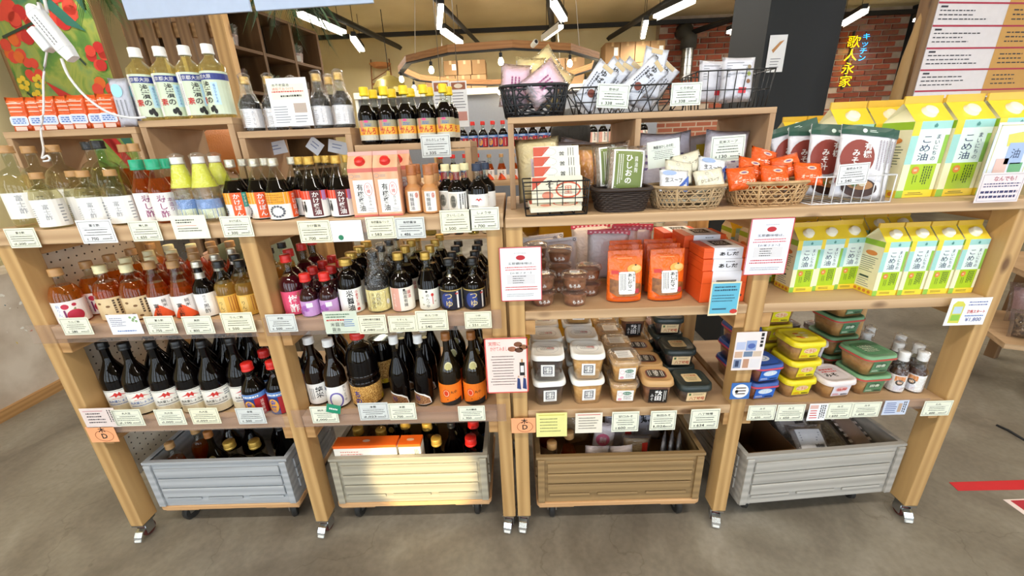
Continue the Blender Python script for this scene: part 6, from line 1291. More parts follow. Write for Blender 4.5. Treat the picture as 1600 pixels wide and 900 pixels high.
# ------------------------------------------------------------------ tubs of miso
def rsq(w, d, r, z, n=5): return [(a, b, z) for a, b in rrect(w, d, r, n)]
def tub(kind, wt, wb, h, lid_h, contents, lidm, wallm, art=None, top=None, lid_over=.004, d=None, rim=None, fill=.93, aw=0):
    """rounded-square tub with a pressed lid; contents show through the wall"""
    dt = d or wt; db = wb*dt/wt; r = .028; hb = h-lid_h
    c = MB(); c.frus(rsq(wb*.97, db*.97, r*.8, .001), rsq(wb+(wt-wb)*fill*.97, db+(dt-db)*fill*.97, r, hb*fill), contents, True)
    wl = MB(); wl.frus(rsq(wb, db, r*.8, 0), rsq(wt, dt, r, hb), wallm, True, (1, 0))
    ld = MB(); o = lid_over*2; ld.frus(rsq(wt+o, dt+o, r, hb-.006), rsq(wt+o*1.1, dt+o*1.1, r, hb), lidm, False, (0, 0)); ld.frus(rsq(wt+o*1.1, dt+o*1.1, r, hb), rsq(wt+o*.6, dt+o*.6, r, h-.002), lidm, True, (0, 0)); ld.frus(rsq(wt+o*.6, dt+o*.6, r, h-.002), rsq(wt-.006, dt-.006, r, h), lidm, True, (0, 0)); ld.frus(rsq(wt-.006, dt-.006, r, h), rsq(wt-.014, dt-.014, r*.9, h-.003), lidm, True, (0, 1))
    parts = [('contents', c, None, None), ('tub_wall', wl, None, None), ('lid', ld, None, None)]
    if rim: rm = MB(); rm.frus(rsq(wt+o*1.3, dt+o*1.3, r, hb-.004), rsq(wt+o*1.3, dt+o*1.3, r, hb+.003), rim, True, (0, 0)); parts.append(('rim', rm, None, None))
    sl = math.atan2((dt-db)/2, hb)
    if art: parts.append(('label', art.build(lambda u, v, l: (u, -(db/2+(dt-db)/2*v/hb)-.0012-.0004*l, v)), None, None))
    if top: parts.append(('lid_print', top.build(lambda u, v, l: (u, v, h-.0025+.0004*(l+1))), 2, None))
    proto(kind, parts)
MDRK = noise_mat('miso_dark', [(.35, '#2a1711'), (.65, '#40251b')], 60, .5, bump=.3); MLIT = noise_mat('miso_light', [(.35, '#c8924a'), (.65, '#dcae68')], 60, .5, bump=.3); MMID = noise_mat('miso_mid', [(.35, '#a8763c'), (.65, '#c19052')], 60, .5, bump=.3); MBRN = noise_mat('miso_brown', [(.35, '#6b3a1c'), (.65, '#87502a')], 60, .5, bump=.3); MRED = noise_mat('miso_red', [(.35, '#8a4a2a'), (.65, '#a5623a')], 60, .5, bump=.3)
PWALL = glass('tub_plastic', '#faf8f4', .03, .15, .04); PLID = C('#eeeeea', .35); CLID = glass('clear_lid', '#f6f8f8', .06, .15, .14, .2)
def seal_art(w, h, z):
    a = Art(); a.rect(-w/2, z, w/2, z+h, PAP, 3).up(); a.frame(-w*.34, z+h*.2, w*.34, z+h*.86, w*.06, C('#23263a', .5)); a.txt('かわ', w*.15, z+h*.53, h*.5, C('#23263a', .5), True, w=w*.24, wt=.02).txt('だ味', -w*.15, z+h*.53, h*.5, C('#23263a', .5), True, w=w*.24, wt=.02).bars(-w*.36, z+h*.06, w*.36, z+h*.13, 1, BLKI, .5, 0, dash=w*.05); return a
tt = Art().up().ring(0, 0, .042, .034, .0008, GRYI).bars(-.03, -.012, .03, .022, 4, BLKI, .25, .3, center=True, dash=.005).txt('味噌', .012, .004, .014, REDI)
tub('tub_dark', .118, .100, .108, .014, MDRK, PLID, PWALL, seal_art(.05, .052, .018), tt)
tub('tub_light', .118, .100, .108, .014, MLIT, PLID, PWALL, seal_art(.05, .052, .018), tt)
t2 = Art().rect(-.03, -.025, .03, .028, PAP).up().bars(-.026, -.02, .026, .024, 6, BLKI, .35, .3, dash=.004)
a = Art().rect(-.03, .012, .032, .062, PAP, 3).up().ell(.008, .048, .016, .008, C('#3f7f62', .5)).bars(-.004, .018, .028, .038, 3, BLKI, .4, .2, dash=.004).ring(-.018, .044, .009, .009, .001, C('#d98aa0', .5)).ell(-.018, .02, .008, .006, C('#e0a0b0', .5), 10).up().txt('無添加', .008, .048, .008, PAP)
tub('tub_clear', .105, .085, .094, .016, MLIT, CLID, PWALL, a, t2)
a = Art().rect(-.034, .006, .034, .068, C('#151313', .45), 3).up().txt('秋田', .0, .038, .048, PAP, True, w=.026, wt=.03).txt('みそ', -.022, .03, .036, PAP, True, w=.012).vbars(.018, .012, .03, .062, 2, PAP, .4, .2)
TANL = C('#c39a66', .45); t3 = Art().poly(rrect(.076, .06, .02), C('#7d2b22', .4)).up().poly(rrect(.068, .052, .018), C('#151313', .4)).up().txt('秋田みそ', .0, .002, .04, PAP, True, w=.02, wt=.03).vbars(.016, -.02, .03, .02, 2, PAP, .4, .2).vbars(-.03, -.02, -.016, .02, 2, PAP, .4, .2)
tub('tub_akita', .108, .090, .105, .018, MBRN, TANL, PWALL, a, t3, rim=TANL)
a = Art().rect(-.034, .008, .036, .048, C('#e2c79a', .5), 3).up().txt('八丁味噌', .004, .02, .016, C('#b5482a', .5), w=.056, wt=.02).bars(-.012, .034, .03, .044, 2, BLKI, .35, .2, dash=.004).rect(-.028, .034, -.02, .044, C('#4a6a3c', .5))
BLID = C('#26302f', .35); t4 = Art().poly(rrect(.062, .056, .008), C('#e0c998', .5)).up().txt('八丁味噌', 0, .014, .012, C('#c2562e', .5), w=.046, wt=.02).bars(-.022, -.02, .022, .004, 3, BLKI, .3, .3, center=True, dash=.004)
tub('tub_hatcho', .118, .100, .078, .018, MDRK, BLID, PWALL, a, t4)
def art_lab(base, c2, txtc, s='みそ', w=.07, h=.05, z=.012):
    return Art().rect(-w/2, z, w/2, z+h, base, 4).up().ell(0, z+h*.62, w*.36, h*.24, c2, 14).up().txt(s, 0, z+h*.6, h*.26, txtc, w=w*.55, wt=.025).bars(w*.05, z+h*.06, w*.42, z+h*.2, 1, BLKI, .8, 0, dash=.002).bars(-w*.44, z+h*.08, -w*.02, z+h*.26, 2, txtc, .35, .2)
YLD = C('#e2cf22', .35); t5 = Art().poly(rrect(.09, .085, .02), C('#e7d63c', .4)).up()
for k in range(9): t5.ell(random.Random(k).uniform(-.02, .025), random.Random(k+50).uniform(-.02, .02), .011, .006, C(('#f0e6c0', '#c9642c', '#e9dca0')[k % 3], .5), 8)
tub('tub_yellow', .122, .104, .078, .014, MMID, YLD, PWALL, art_lab(C('#dfd31e', .4), C('#e9c9a0', .5), C('#cf4a1c', .5), 'こうじ'), t5)
t6 = Art().poly(rrect(.092, .086, .02), C('#2d58b0', .4)).up().ell(0, 0, .03, .022, C('#e6eaf2', .4), 14).up().ring(.0, .0, .02, .014, .004, C('#8ea8d8', .4))
tub('tub_blue', .112, .094, .076, .014, MRED, C('#34539c', .35), PWALL, art_lab(C('#2a66c2', .4), C('#cfe0f2', .4), PAP, 'だし', .078, .052, .008), t6, rim=C('#cf4a5c', .4))
t7 = Art().poly(rrect(.094, .088, .02), C('#4f8a5c', .4)).up().bars(-.03, -.026, .03, .026, 5, C('#e8e4cf', .5), .5, .3, center=True, dash=.007).bars(-.034, -.03, .034, .03, 4, C('#223a28', .5), .3, .3, dash=.006)
tub('tub_green', .128, .108, .084, .014, MMID, C('#6f9c74', .35), PWALL, art_lab(C('#557f5c', .4), C('#3c5f45', .4), C('#dfe6d0', .5), '田舎'), t7, rim=C('#c04a42', .4))
t8 = Art().poly(rrect(.094, .088, .02), C('#d9cfd0', .4)).up().bars(-.03, .0, .034, .03, 2, REDI, .5, .2, dash=.008).txt('みそ', -.01, -.015, .024, BLKI, wt=.03)
tub('tub_red', .122, .104, .08, .014, MMID, C('#e0d6d6', .35), PWALL, art_lab(C('#ded9e2', .4), C('#e3b9b4', .4), REDI, '信州'), t8)
def stack(kind, name, desc, x, y, z, h, n, group, rz=0.0, n0=0):
    for k in range(n):
        lv = '' if n == 1 else (', bottom of its stack', ', top of its stack')[k] if n == 2 else f', {ORD[k]} from bottom of its stack'
        place(kind, name, desc+lv, 'tub', (x+random.uniform(-.003, .003)*(k > 0), y, z+k*(h+.0016)), (0, 0, rz+random.uniform(-.06, .06)), group)
z = RZ3
for r, (y, n) in enumerate(((.085, 2), (.215, 2), (.345, 2))): stack('tub_dark', 'miso_tub', f'dark miso tub with white lid, {("front", "second", "third")[r]} stack', .105, y, z, .108, n, 'dark miso tubs')
for r, (y, n) in enumerate(((.085, 2), (.215, 2), (.345, 3))): stack('tub_light', 'miso_tub', f'light miso tub with white lid, {("front", "second", "third")[r]} stack', .252, y, z, .108, n, 'light miso tubs')
for r, (y, n) in enumerate(((.075, 2), (.19, 2), (.305, 2), (.42, 2))): stack('tub_clear', 'miso_tub', f'clear-lidded miso tub, {("front", "second", "third", "fourth")[r]} stack', .392, y, z, .094, n, 'clear-lidded miso tubs')
for r, (y, n) in enumerate(((.068, 1), (.185, 1), (.302, 1), (.42, 2))): stack('tub_akita', 'miso_tub', f'tan-lidded miso tub, {("front", "second", "third", "rear")[r]} of its lane', .515, y, z, .105, n, 'tan-lidded miso tubs')
for r, (y, n, x) in enumerate(((.075, 1, .655), (.205, 2, .645), (.335, 3, .638))): stack('tub_hatcho', 'miso_tub', f'black-lidded miso tub, {("front", "second", "third")[r]} of its lane', x, y, z, .078, n, 'black-lidded miso tubs')
# clear packs behind the black tubs
def clampack(kind, w, d, h, m):
    a = MB().box(-w*.45, w*.45, -d*.45, d*.45, .003, h*.7, m); b = MB(); b.frus(rsq(w*.94, d*.94, .015, 0), rsq(w, d, .018, h*.8), BAGCLR, True, (1, 0)); b.frus(rsq(w, d, .018, h*.8), rsq(w*.86, d*.86, .02, h), BAGCLR, True, (0, 1)); proto(kind, [('contents', a, None, None), ('clear_shell', b, None, None), ('paper_label', MB().box(-w*.2, w*.2, -d*.2, d*.15, h+.0005, h+.001, PAP), None, None)])
clampack('clam', .15, .11, .05, MBRN); clampack('flatpack', .15, .11, .032, C('#3b211a', .4))
for k in range(3): place('clam', 'clear_pack', f'clear plastic pack beside the black tubs, {ORD[k]} from the bottom', 'pack', (.69-.012*k, .47, z+.0515*k), (0, 0, 0), 'clear packs beside the black tubs')
z = RZ3b
stack('tub_blue', 'miso_tub', 'blue-lidded tub with red rim, front stack', .915, .085, z, .076, 2, 'blue-lidded tubs', .1); stack('tub_blue', 'miso_tub', 'blue-lidded tub with red rim, rear stack', .905, .225, z, .076, 3, 'blue-lidded tubs', .1)
stack('tub_yellow', 'miso_tub', 'yellow-lidded tub, front stack', 1.058, .10, z, .078, 3, 'yellow-lidded tubs', .08); stack('tub_yellow', 'miso_tub', 'yellow-lidded tub, rear stack', 1.034, .247, z, .078, 4, 'yellow-lidded tubs', .08)
stack('tub_red', 'miso_tub', 'white tub with red lettering, front', 1.195, .085, z, .08, 1, 'red-lettered tubs', .1); stack('tub_red', 'miso_tub', 'white tub with red lettering, behind', 1.173, .223, z, .08, 2, 'red-lettered tubs', .1)
stack('tub_green', 'miso_tub', 'green-lidded tub with red rim, front stack', 1.335, .105, z, .084, 2, 'green-lidded tubs', .12); stack('tub_green', 'miso_tub', 'green-lidded tub with red rim, rear stack', 1.318, .26, z, .084, 4, 'green-lidded tubs', .12)
for k in range(5): place('flatpack', 'clear_pack', f'flat pack of dark miso behind the red-lettered tubs, {ORD[k]} from the bottom', 'pack', (1.165, .385, z+.0335*k), (0, 0, .1), 'flat packs behind the tubs')
for k in range(4): place('flatpack', 'clear_pack', f'flat pack of dark miso behind the green tubs, {ORD[k]} from the bottom', 'pack', (1.40, .40, z+.0335*k), (0, 0, .1), 'flat packs behind the green tubs')
a = lab(.1, .07, PAP, 10); a.up().rect(-.016, .045, .016, .066, C('#d98a3c', .5), 3).ell(0, .04, .012, .012, BLKI).up().ell(0, .04, .008, .006, C('#c9a07a', .5), 10).rect(-.014, .006, .014, .028, C('#dfe0ea', .5), 2).bars(-.012, .01, .012, .018, 2, REDI, .3, .2)
bottle('sauce_small', .027, .165, .085, .0125, .115, .1, C('#3a1a10', .12), GCLR, WHC, 'smooth', label=a, lz=.006, cap_h=.032, cap_r=.0165, wrap=True)
for k, (x, y) in enumerate(((1.447, .075), (1.515, .07), (1.555, .125), (1.49, .145), (1.545, .20), (1.437, .235), (1.49, .28))):
    place('sauce_small', 'sauce_bottle', ('small white-capped sauce bottle beside the green tubs, front left', 'small white-capped sauce bottle, front right, label turned aside', 'small white-capped sauce bottle nearest the end post', 'small white-capped sauce bottle in the middle of its cluster', 'small white-capped sauce bottle behind the front right one', 'small white-capped sauce bottle at the rear left of its cluster', 'small white-capped sauce bottle at the very rear of its cluster')[k], 'bottle', (x-.008 if k == 2 else x, y, z), (0, 0, -.4 if k != 1 else -1.2), 'white-capped sauce bottles')

# ------------------------------------------------------------------ cups, pouches and boxes on the middle shelf
z = RZ2
MOR = noise_mat('moromi', [(.35, '#7b4a30'), (.6, '#a06848')], 45, .5, bump=.4)
cu = MB().lathe([(0, .002), (.036, .002), (.042, .036), (0, .036)], MOR, 22); wl = MB().lathe([(.0375, 0), (.044, .04), (.05, .041), (.05, .044)], PWALL, 22); dm = MB().lathe([(.05, .044), (.047, .05), (.045, .056), (.03, .058), (0, .058)], PWALL, 22)
a = Art().rect(-.018, -.014, .016, .012, PAP).up().bars(-.014, -.01, .012, .01, 2, BLKI, .35, .2); b_ = Art().txt('もろみ', 0, .018, .014, PAP, w=.04, wt=.02)
proto('cup', [('contents', cu, None, None), ('cup_wall', wl, None, None), ('lid', dm, None, None), ('lid_label', a.build(lambda u, v, l: (u, v, .0584+.0003*l)), 2, None), ('printing', b_.build(cyl(lambda v: .0375+.0065*v/.04, 0)), None, None)])
for sname, x, y, n in (('front left', .088, .078, 2), ('front right', .200, .068, 2), ('right of the front pair', .264, .160, 2), ('rear middle', .163, .205, 3), ('rear left', .076, .275, 3)):
    for k in range(n): place('cup', 'moromi_cup', f'clear cup of brown relish in the {sname} stack, {("bottom", "middle" if n == 3 else "top", "top")[k]}', 'cup', (x, y, z+.0592*k), (0, 0, random.uniform(-.3, .3)), 'clear cups of brown relish')
# orange stand-up pouches
OP = film('orange_pouch', '#ec6a1e', .2, .4); GOLDY = C('#e8a648', .4)
def pouch_mesh(w, h, t, m):
    mb = MB(); n = 8; KF = lambda s: 1.0 if s < .12 else (1-.1*(s-.12)/.23 if s < .35 else (.9-.3*(s-.35)/.25 if s < .6 else (.6-.3*(s-.6)/.2 if s < .8 else max(.03, .3-.24*(s-.8)/.12)))); rows = [(f/16, KF(f/16)) for f in range(17)]
    rg = []
    for f, k in rows:
        hw = w/2; rg.append([(hw*cos(2*pi*i/48), t/2*k*math.copysign(abs(sin(2*pi*i/48))**.8, sin(2*pi*i/48)), f*h) for i in range(48)])
    for p, q in zip(rg, rg[1:]): mb.frus(p, q, m, True, (0, 0))
    mb.add(rg[0], [tuple(range(47, -1, -1))], m); return mb
def pmap(w, h, t):
    def f(u, v, l):
        s = v/h; k = 1.0 if s < .12 else (1-.1*(s-.12)/.23 if s < .35 else (.9-.3*(s-.35)/.25 if s < .6 else (.6-.3*(s-.6)/.2 if s < .8 else max(.03, .3-.24*(s-.8)/.12))))
        c = min(.999, abs(u)/(w/2)); return (u, -t/2*k*(1-c*c)**.4-.003-.0006*l, v)
    return f
a = Art(); BRNP = noise_mat('pouch_brown', [(.4, '#7a4a22'), (.6, '#9a6432')], 50, .4, bump=.2)
a.poly([(-.055, .082), (.055, .062), (.055, .03), (.03, .02), (-.03, .02), (-.055, .035)], BRNP, step=.005).ell(.03, .115, .026, .016, GOLDY).up().ell(.035, .118, .016, .009, C('#f0c27c', .4)).ell(.034, .128, .004, .003, BLKI, 8).rect(-.026, .028, .032, .106, PAP, 6, nv=4).rect(-.05, .1, -.026, .112, C('#c9352e', .5), 3).up().frame(-.026, .028, .032, .106, .0012, BLKI).txt('あしだマー', .012, .068, .066, BLKI, True, w=.017, wt=.02).txt('飛騨糀', .026, .085, .03, BLKI, True, w=.007).vbars(-.022, .034, .0, .1, 4, BLKI, .35, .2).rect(.032, .03, .046, .046, C('#b8343c', .5), 2).rect(-.045, .008, .045, .016, C('#c9500f', .5), 6).bars(-.03, .15, .03, .155, 1, C('#f6a060', .4), .5, .2)
proto('orange_pouch', [('pouch', pouch_mesh(.122, .178, .062, OP), None, None), ('printing', a.build(pmap(.122, .178, .062)), None, None)])
for x, lane in ((.378, 'left'), (.525, 'right')):
    for k in range(3): place('orange_pouch', 'orange_pouch', f'orange stand-up pouch in the {lane} lane, {("front", "second", "rear")[k]}', 'pouch', (x+(.02*k if lane == 'left' else .012*k), .082+.075*k, z+.003), (R_(-3), 0, random.uniform(-.06, .06)), 'orange stand-up pouches')
# orange and white gift boxes
ORB = C('#e2571e', .45)
def gbox(label, x, y, z0_, w, d, h, front=False, rz=0.0):
    t = thing('orange_box', label, 'box', (x, y, z0_+.0006), (0, 0, rz), 'orange and white boxes')
    part('box', MB().box(-w/2, w/2, 0, d, 0, h, ORB), t, .0015)
    part('sleeve', MB().box(-w*.28, w*.36, -.0008, d+.0008, -.0002, h+.0008, C('#e6e8f0', .4)), t)
    a = Art().up()
    if front: a.rect(-w*.18, h*.12, w*.26, h*.72, BLKI).up().frame(-w*.165, h*.14, w*.245, h*.70, .0008, PAP).txt('あしだマー', w*.12, h*.42, h*.5, PAP, True, w=w*.14, wt=.03).vbars(-w*.13, h*.2, w*.02, h*.64, 3, PAP, .35, .2).ell(w*.36, h*.22, w*.07, h*.055, BLKI, 12)
    else: a.txt('あしだ', w*.06, h*.45, h*.34, BLKI, w=w*.42, wt=.03).bars(-w*.0, h*.74, w*.2, h*.86, 1, BLKI, .5, 0, dash=.004)
    part('printing', a.build(flat(0, -.001)), t); tp = Art().rect(-w*.16, d*.3, w*.24, d*.85, BLKI).up().bars(-w*.1, d*.4, w*.2, d*.75, 2, PAP, .5, .2, dash=.008).build(lambda u, v, l: (u, v, h+.0012+.0003*l)); part('lid_print', tp, t)
    part('lid_seam', MB().box(-w/2-.0006, w/2+.0006, -.0006, d+.0006, h*.62, h*.63, C('#b8400f', .5)), t)
gbox('tall orange box with a white sleeve at the front of the pile', .703, .03, z, .152, .12, .112, True); gbox('flat orange box lying on the tall one', .700, .032, z+.1135, .15, .12, .04); gbox('upper flat orange box on the front pile', .70, .036, z+.1555, .15, .118, .036)
gbox('orange box at the bottom of the rear pile', .685, .165, z, .15, .12, .16); gbox('orange box on top of the rear pile', .685, .166, z+.162, .15, .118, .045); gbox('orange box of the third pile, far back', .66, .30, z, .15, .12, .19)
# thin bags at the back with red zip bands, and white ones
BAND = film('zip_band', '#b8203c', .35, .2); WBAG = film('white_bag', '#d9d2d4', .25, .4); BGC = C('#c9b6a0', .5)
def zipbag(kind, w, h, bandm, m, rings=False):
    b = pillow(w, h, .03, m); b.v = [(x, y, q+h/2) for x, y, q in b.v]; bd = MB().box(-w/2, w/2, -.004, .004, h-.018, h, bandm)
    ar = Art()
    for k in range(9): ar.rect(-w*.45+k*w*.105, h-.012, -w*.45+k*w*.105+w*.05, h-.006, C('#f0c0c8', .5))
    if rings: ar = Art().ring(w*.42, h-.01, .006, .006, .002, BLKI); ar.bars(-w*.3, h*.55, w*.3, h*.8, 3, C('#b48a86', .5), .3, .3)
    proto(kind, [('bag', b, None, None), ('zip_band', bd, None, None), ('printing', ar.build(flat(0, -.0048 if not rings else -.013)), None, None)])
zipbag('zip_red', .17, .20, BAND, WBAG); zipbag('zip_white', .15, .165, WBAG, WBAG, True)
for k, (x, y, r) in enumerate(((.36, .29, 0), (.42, .326, 0), (.47, .362, 0), (.49, .398, .0), (.33, .434, .0), (.45, .47, 0))): place('zip_red', 'zip_bag', f'pale bag with a red zip band behind the pouches, {ORD[k]}', 'bag', (x, y, z+.008), (R_(-8), R_((3, -3, 4, 2, -2, 3)[k]), r), 'bags with red zip bands')
for k, (x, y) in enumerate(((.11, .375), (.185, .335), (.14, .42))): place('zip_white', 'zip_bag', f'white bag with a punched hole behind the cups, {ORD[k]}', 'bag', (x, y, z+.008), (R_(-8), R_(-4), .0), 'white bags behind the cups')

# ------------------------------------------------------------------ baskets
def superp(t, w, d, p=2.6):
    c, s = cos(t), sin(t); return (w/2*math.copysign(abs(c)**(2/p), c), d/2*math.copysign(abs(s)**(2/p), s))
def basket(label, x, y, z, w, d, h, flare, m, style, rz=0.0, p=2.6):
    t = thing('basket', label, 'basket', (x, y, z+.0008), (0, 0, rz), 'baskets of snacks on the right unit')
    def P(a, s):
        q = superp(a, w*(1-flare*(1-s)), d*(1-flare*(1-s)), p); return (q[0], q[1], .004+s*(h-.006))
    N = 40
    if style in ('bamboo', 'hex'):
        nr, nd, tk = (5, 34, .0024) if style == 'bamboo' else (4, 30, .0030)
        wv = MB()
        for k in range(nr): wv.tube([P(2*pi*i/N, (k+.5)/nr) for i in range(N)], tk, m, 4, True)
        part('hoop_weave', wv, t); dg_ = MB(); sp_ = 2*pi/nd*(3.2 if style == 'hex' else 2.2)
        for k in range(nd):
            for sg in (-1, 1): dg_.tube([P(2*pi*k/nd+sg*sp_*s, s) for s in (0, .25, .5, .75, 1)], tk*.9, m, 4)
        part('diagonal_weave', dg_, t)
        for k in range(8): part('stake', MB().tube([P(2*pi*(k+.5)/8, s) for s in (0, .5, 1)], tk*1.9, m, 4), t)
    elif style == 'wicker':
        nr = 11
        for k in range(nr): part('wicker_row', MB().tube([P(2*pi*i/N, (k+.5)/nr) for i in range(N)], [(h/nr*.46)*(1+.42*(1 if (i+k) % 2 else -1)) for i in range(N)], m, 5, True), t)
        part('lining', MB().add([(v[0]*.965, v[1]*.965, v[2]) for s in (0, 1) for v in [P(2*pi*i/N, s) for i in range(N)]], [(i, (i+1) % N, N+(i+1) % N, N+i) for i in range(N)], C('#241a15', .8)), t)
    rimr = .0055 if style != 'wicker' else .007
    part('rim', MB().tube([P(2*pi*i/N, 1) for i in range(N)], rimr, m, 6, True), t)
    part('base', MB().frus([P(2*pi*i/N, 0)[:2]+(.0005,) for i in range(N)], [P(2*pi*i/N, 0)[:2]+(.005,) for i in range(N)], m), t); return t
BAMB = noise_mat('bamboo', [(.3, '#a88358'), (.7, '#cdaa7c')], 30, .6, bump=.1); BAMD = noise_mat('bamboo_grey', [(.3, '#9c8260'), (.7, '#bda27c')], 30, .6, bump=.1); WICK = C('#2f221c', .55); BLKW = C('#14171d', .45)
zt = RZ1
def bx_(px0, px1, py, y): a, b = hit(px0, py, y=y), hit(px1, py, y=y); return (a.x+b.x)/2, b.x-a.x
x, w_ = bx_(926, 1016, 300, .055); bx_wick = x; basket('dark brown wicker basket with a green-labelled bag', x, .075, zt, w_*.98, .15, .072, .18, WICK, 'wicker', p=4)
x, w_ = bx_(1016, 1134, 300, .06); bx_b1 = x; basket('bamboo basket of cream packets', x, .078, zt, w_*.98, .15, .072, .16, BAMD, 'bamboo')
x, w_ = bx_(1136, 1264, 300, .06); bx_b2 = x; basket('bamboo basket of orange packets', x, .078, zt, w_*.97, .15, .076, .18, BAMB, 'bamboo')
def wire_basket(label, x0, x1, y0, y1, z, h, m, nx, nz, ny, r=.0016, flare=.06, name='wire_basket', tri=False):
    t = thing(name, label, 'basket', ((x0+x1)/2, (y0+y1)/2, z+.0012), (0, 0, 0), 'wire baskets on the right unit'); W, D_ = (x1-x0)/2, (y1-y0)/2
    def P(a, b, s): k = 1-flare*(1-s); return (a*W*k, b*D_*k, r+s*(h-2*r))
    fr = MB()
    for s in (0, 1): fr.tube([P(-1, -1, s), P(1, -1, s), P(1, 1, s), P(-1, 1, s)], r*1.5, m, 6, True)
    for a, b in ((-1, -1), (1, -1), (1, 1), (-1, 1)): fr.tube([P(a, b, 0), P(a, b, 1)], r*1.3, m, 6)
    part('frame', fr, t); gr = MB()
    if tri:
        for b in (-1, 1):
            for k in range(nx):
                a0, a1, am = -1+2*k/nx, -1+2*(k+1)/nx, -1+2*(k+.5)/nx
                gr.tube([P(a0, b, 1), P(am, b, 0)], r, m, 5); gr.tube([P(am, b, 0), P(a1, b, 1)], r, m, 5); gr.tube([P(am, b, 1), P(a0, b, .0)], r, m, 5)
            gr.tube([P(-1, b, .45), P(1, b, .45)], r, m, 5)
    else:
        for b in (-1, 1):
            for k in range(1, nx): gr.tube([P(-1+2*k/nx, b, 0), P(-1+2*k/nx, b, 1)], r, m, 5)
        for a in (-1, 1):
            for k in range(1, ny): gr.tube([P(a, -1+2*k/ny, 0), P(a, -1+2*k/ny, 1)], r, m, 5)
        for k in range(1, nz): gr.tube([P(-1, -1, k/nz), P(1, -1, k/nz), P(1, 1, k/nz), P(-1, 1, k/nz)], r, m, 5, True)
    for k in range(1, nx): gr.tube([P(-1+2*k/nx, -1, 0), P(-1+2*k/nx, 1, 0)], r, m, 5)
    part('wire_grid', gr, t); return t
BWIRE = C('#1b1c1f', .4); WWIRE = C('#e6e8ec', .35)
a0, a1 = hit(818, 300, y=.0).x, hit(921, 300, y=.0).x
wire_basket('dark wire basket of red and white boxes', a0, a1, .0, .15, zt, .105, BWIRE, 5, 4, 4)
a0r, a1r = hit(1270, 300, y=.02).x, hit(1392, 300, y=.02).x
wire_basket('white wire rack of miso soup packs', a0r, a1r, .015, .225, zt, .085, WWIRE, 8, 1, 4, .0014, 0, 'wire_rack')
zr = 1.637
x, w_ = bx_(782, 886, 160, .25); basket('black hexagon-weave basket of bagged snacks', x, .255, zr, w_, .14, .098, .14, BLKW, 'hex', p=4)
b0, b1 = hit(880, 160, y=.22).x, hit(1085, 160, y=.22).x; b1 = min(b1, .60)
wire_basket('black triangle-wire basket of white packs', x+w_/2+.008, b1, .20, .34, zr, .085, BWIRE, 5, 2, 3, .0018, .14, 'wire_basket', True)
c1 = hit(1222, 160, y=.22).x
wire_basket('black wire basket of white bags at the riser end', b1+.012, min(c1, .86), .20, .34, zr, .118, BWIRE, 8, 2, 5, .0016, .1)

# ------------------------------------------------------------------ what the baskets hold
def bagmap(w, h, t):
    def f(u, v, l):
        a, b = min(1, abs(u)/(w/2)), min(1, abs(v)/(h/2)); k = (max(0, 1-a**2.6)*max(0, 1-b**3.2))**.6; return (u, -t/2*k-.0022-.0004*l, v)
    return f
def packet(kind, w, h, t, m, art=None, inner=None):
    p = [('packet', pillow(w, h, t, m, 10, 3), None, None)]
    if inner: p.insert(0, ('contents', pillow(w*.84, h*.8, t*.9, inner, 8, 5), None, None))
    if art: p.append(('printing', art.build(bagmap(w, h, t)), None, None))
    proto(kind, p)
PSC = {'white_big': .84, 'snack_pink': .86, 'snack_yellow': .86, 'soup_blue': .9, 'soup_cream': .9, 'orange_snack': .92, 'white_pack': (.95, .8, .95)}
def put(kind, name, label, loc, rot, group, sc_=None): return place(kind, name, label, 'packet', loc, tuple(R_(q) for q in rot), group, scale=sc_ or PSC.get(kind))
# cards/boxes in the wire basket
a = Art().poly([(-.075, .05), (-.075, -.01), (-.02, .05)], C('#c0503a', .5), step=1).up().txt('首里', .018, .012, .044, BLKI, True, w=.018, wt=.01).txt('から', -.008, .002, .04, BLKI, True, w=.016).vbars(.036, -.04, .06, .045, 3, BLKI, .3, .3).ring(-.02, .034, .02, .012, .0008, GRYI)
proto('shuri_box', [('box', MB().box(-.075, .075, 0, .012, -.055, .052, C('#dfe0d6', .5)), None, None), ('printing', a.build(flat(0, -.0003)), None, None)])
for k in range(4): place('shuri_box', 'snack_box', f'white box with a red corner in the dark wire basket, {("rear", "third", "second", "front")[k]}', 'box', ((a0+a1)/2+.012, .125-.022*k, zt+.155-.03*k), (R_(-16), 0, R_(1)), 'boxes in the dark wire basket')
a = Art().ring(.035, .0, .04, .026, .005, C('#cf5a3a', .5)).up().txt('里', .035, 0, .024, C('#cf5a3a', .5)).poly([(-.078, .04), (-.078, -.0), (-.03, .04)], C('#c0503a', .5), step=1).ell(-.03, -.016, .018, .012, C('#d98a70', .5)).txt('そら', -.008, .018, .026, BLKI)
proto('flat_box', [('box', MB().box(-.08, .08, 0, .014, -.038, .042, C('#e2ddc8', .5)), None, None), ('printing', a.build(flat(0, -.0003)), None, None)])
place('flat_box', 'snack_box', 'cream box with a red oval seal at the basket front', 'box', ((a0+a1)/2+.005, .03, zt+.075), (R_(-14), 0, 0), 'boxes in the dark wire basket')
place('flat_box', 'snack_box', 'pale box lying at the bottom of the dark wire basket', 'box', ((a0+a1)/2-.004, .024, zt+.034), (R_(-80), 0, R_(4)), 'boxes in the dark wire basket')
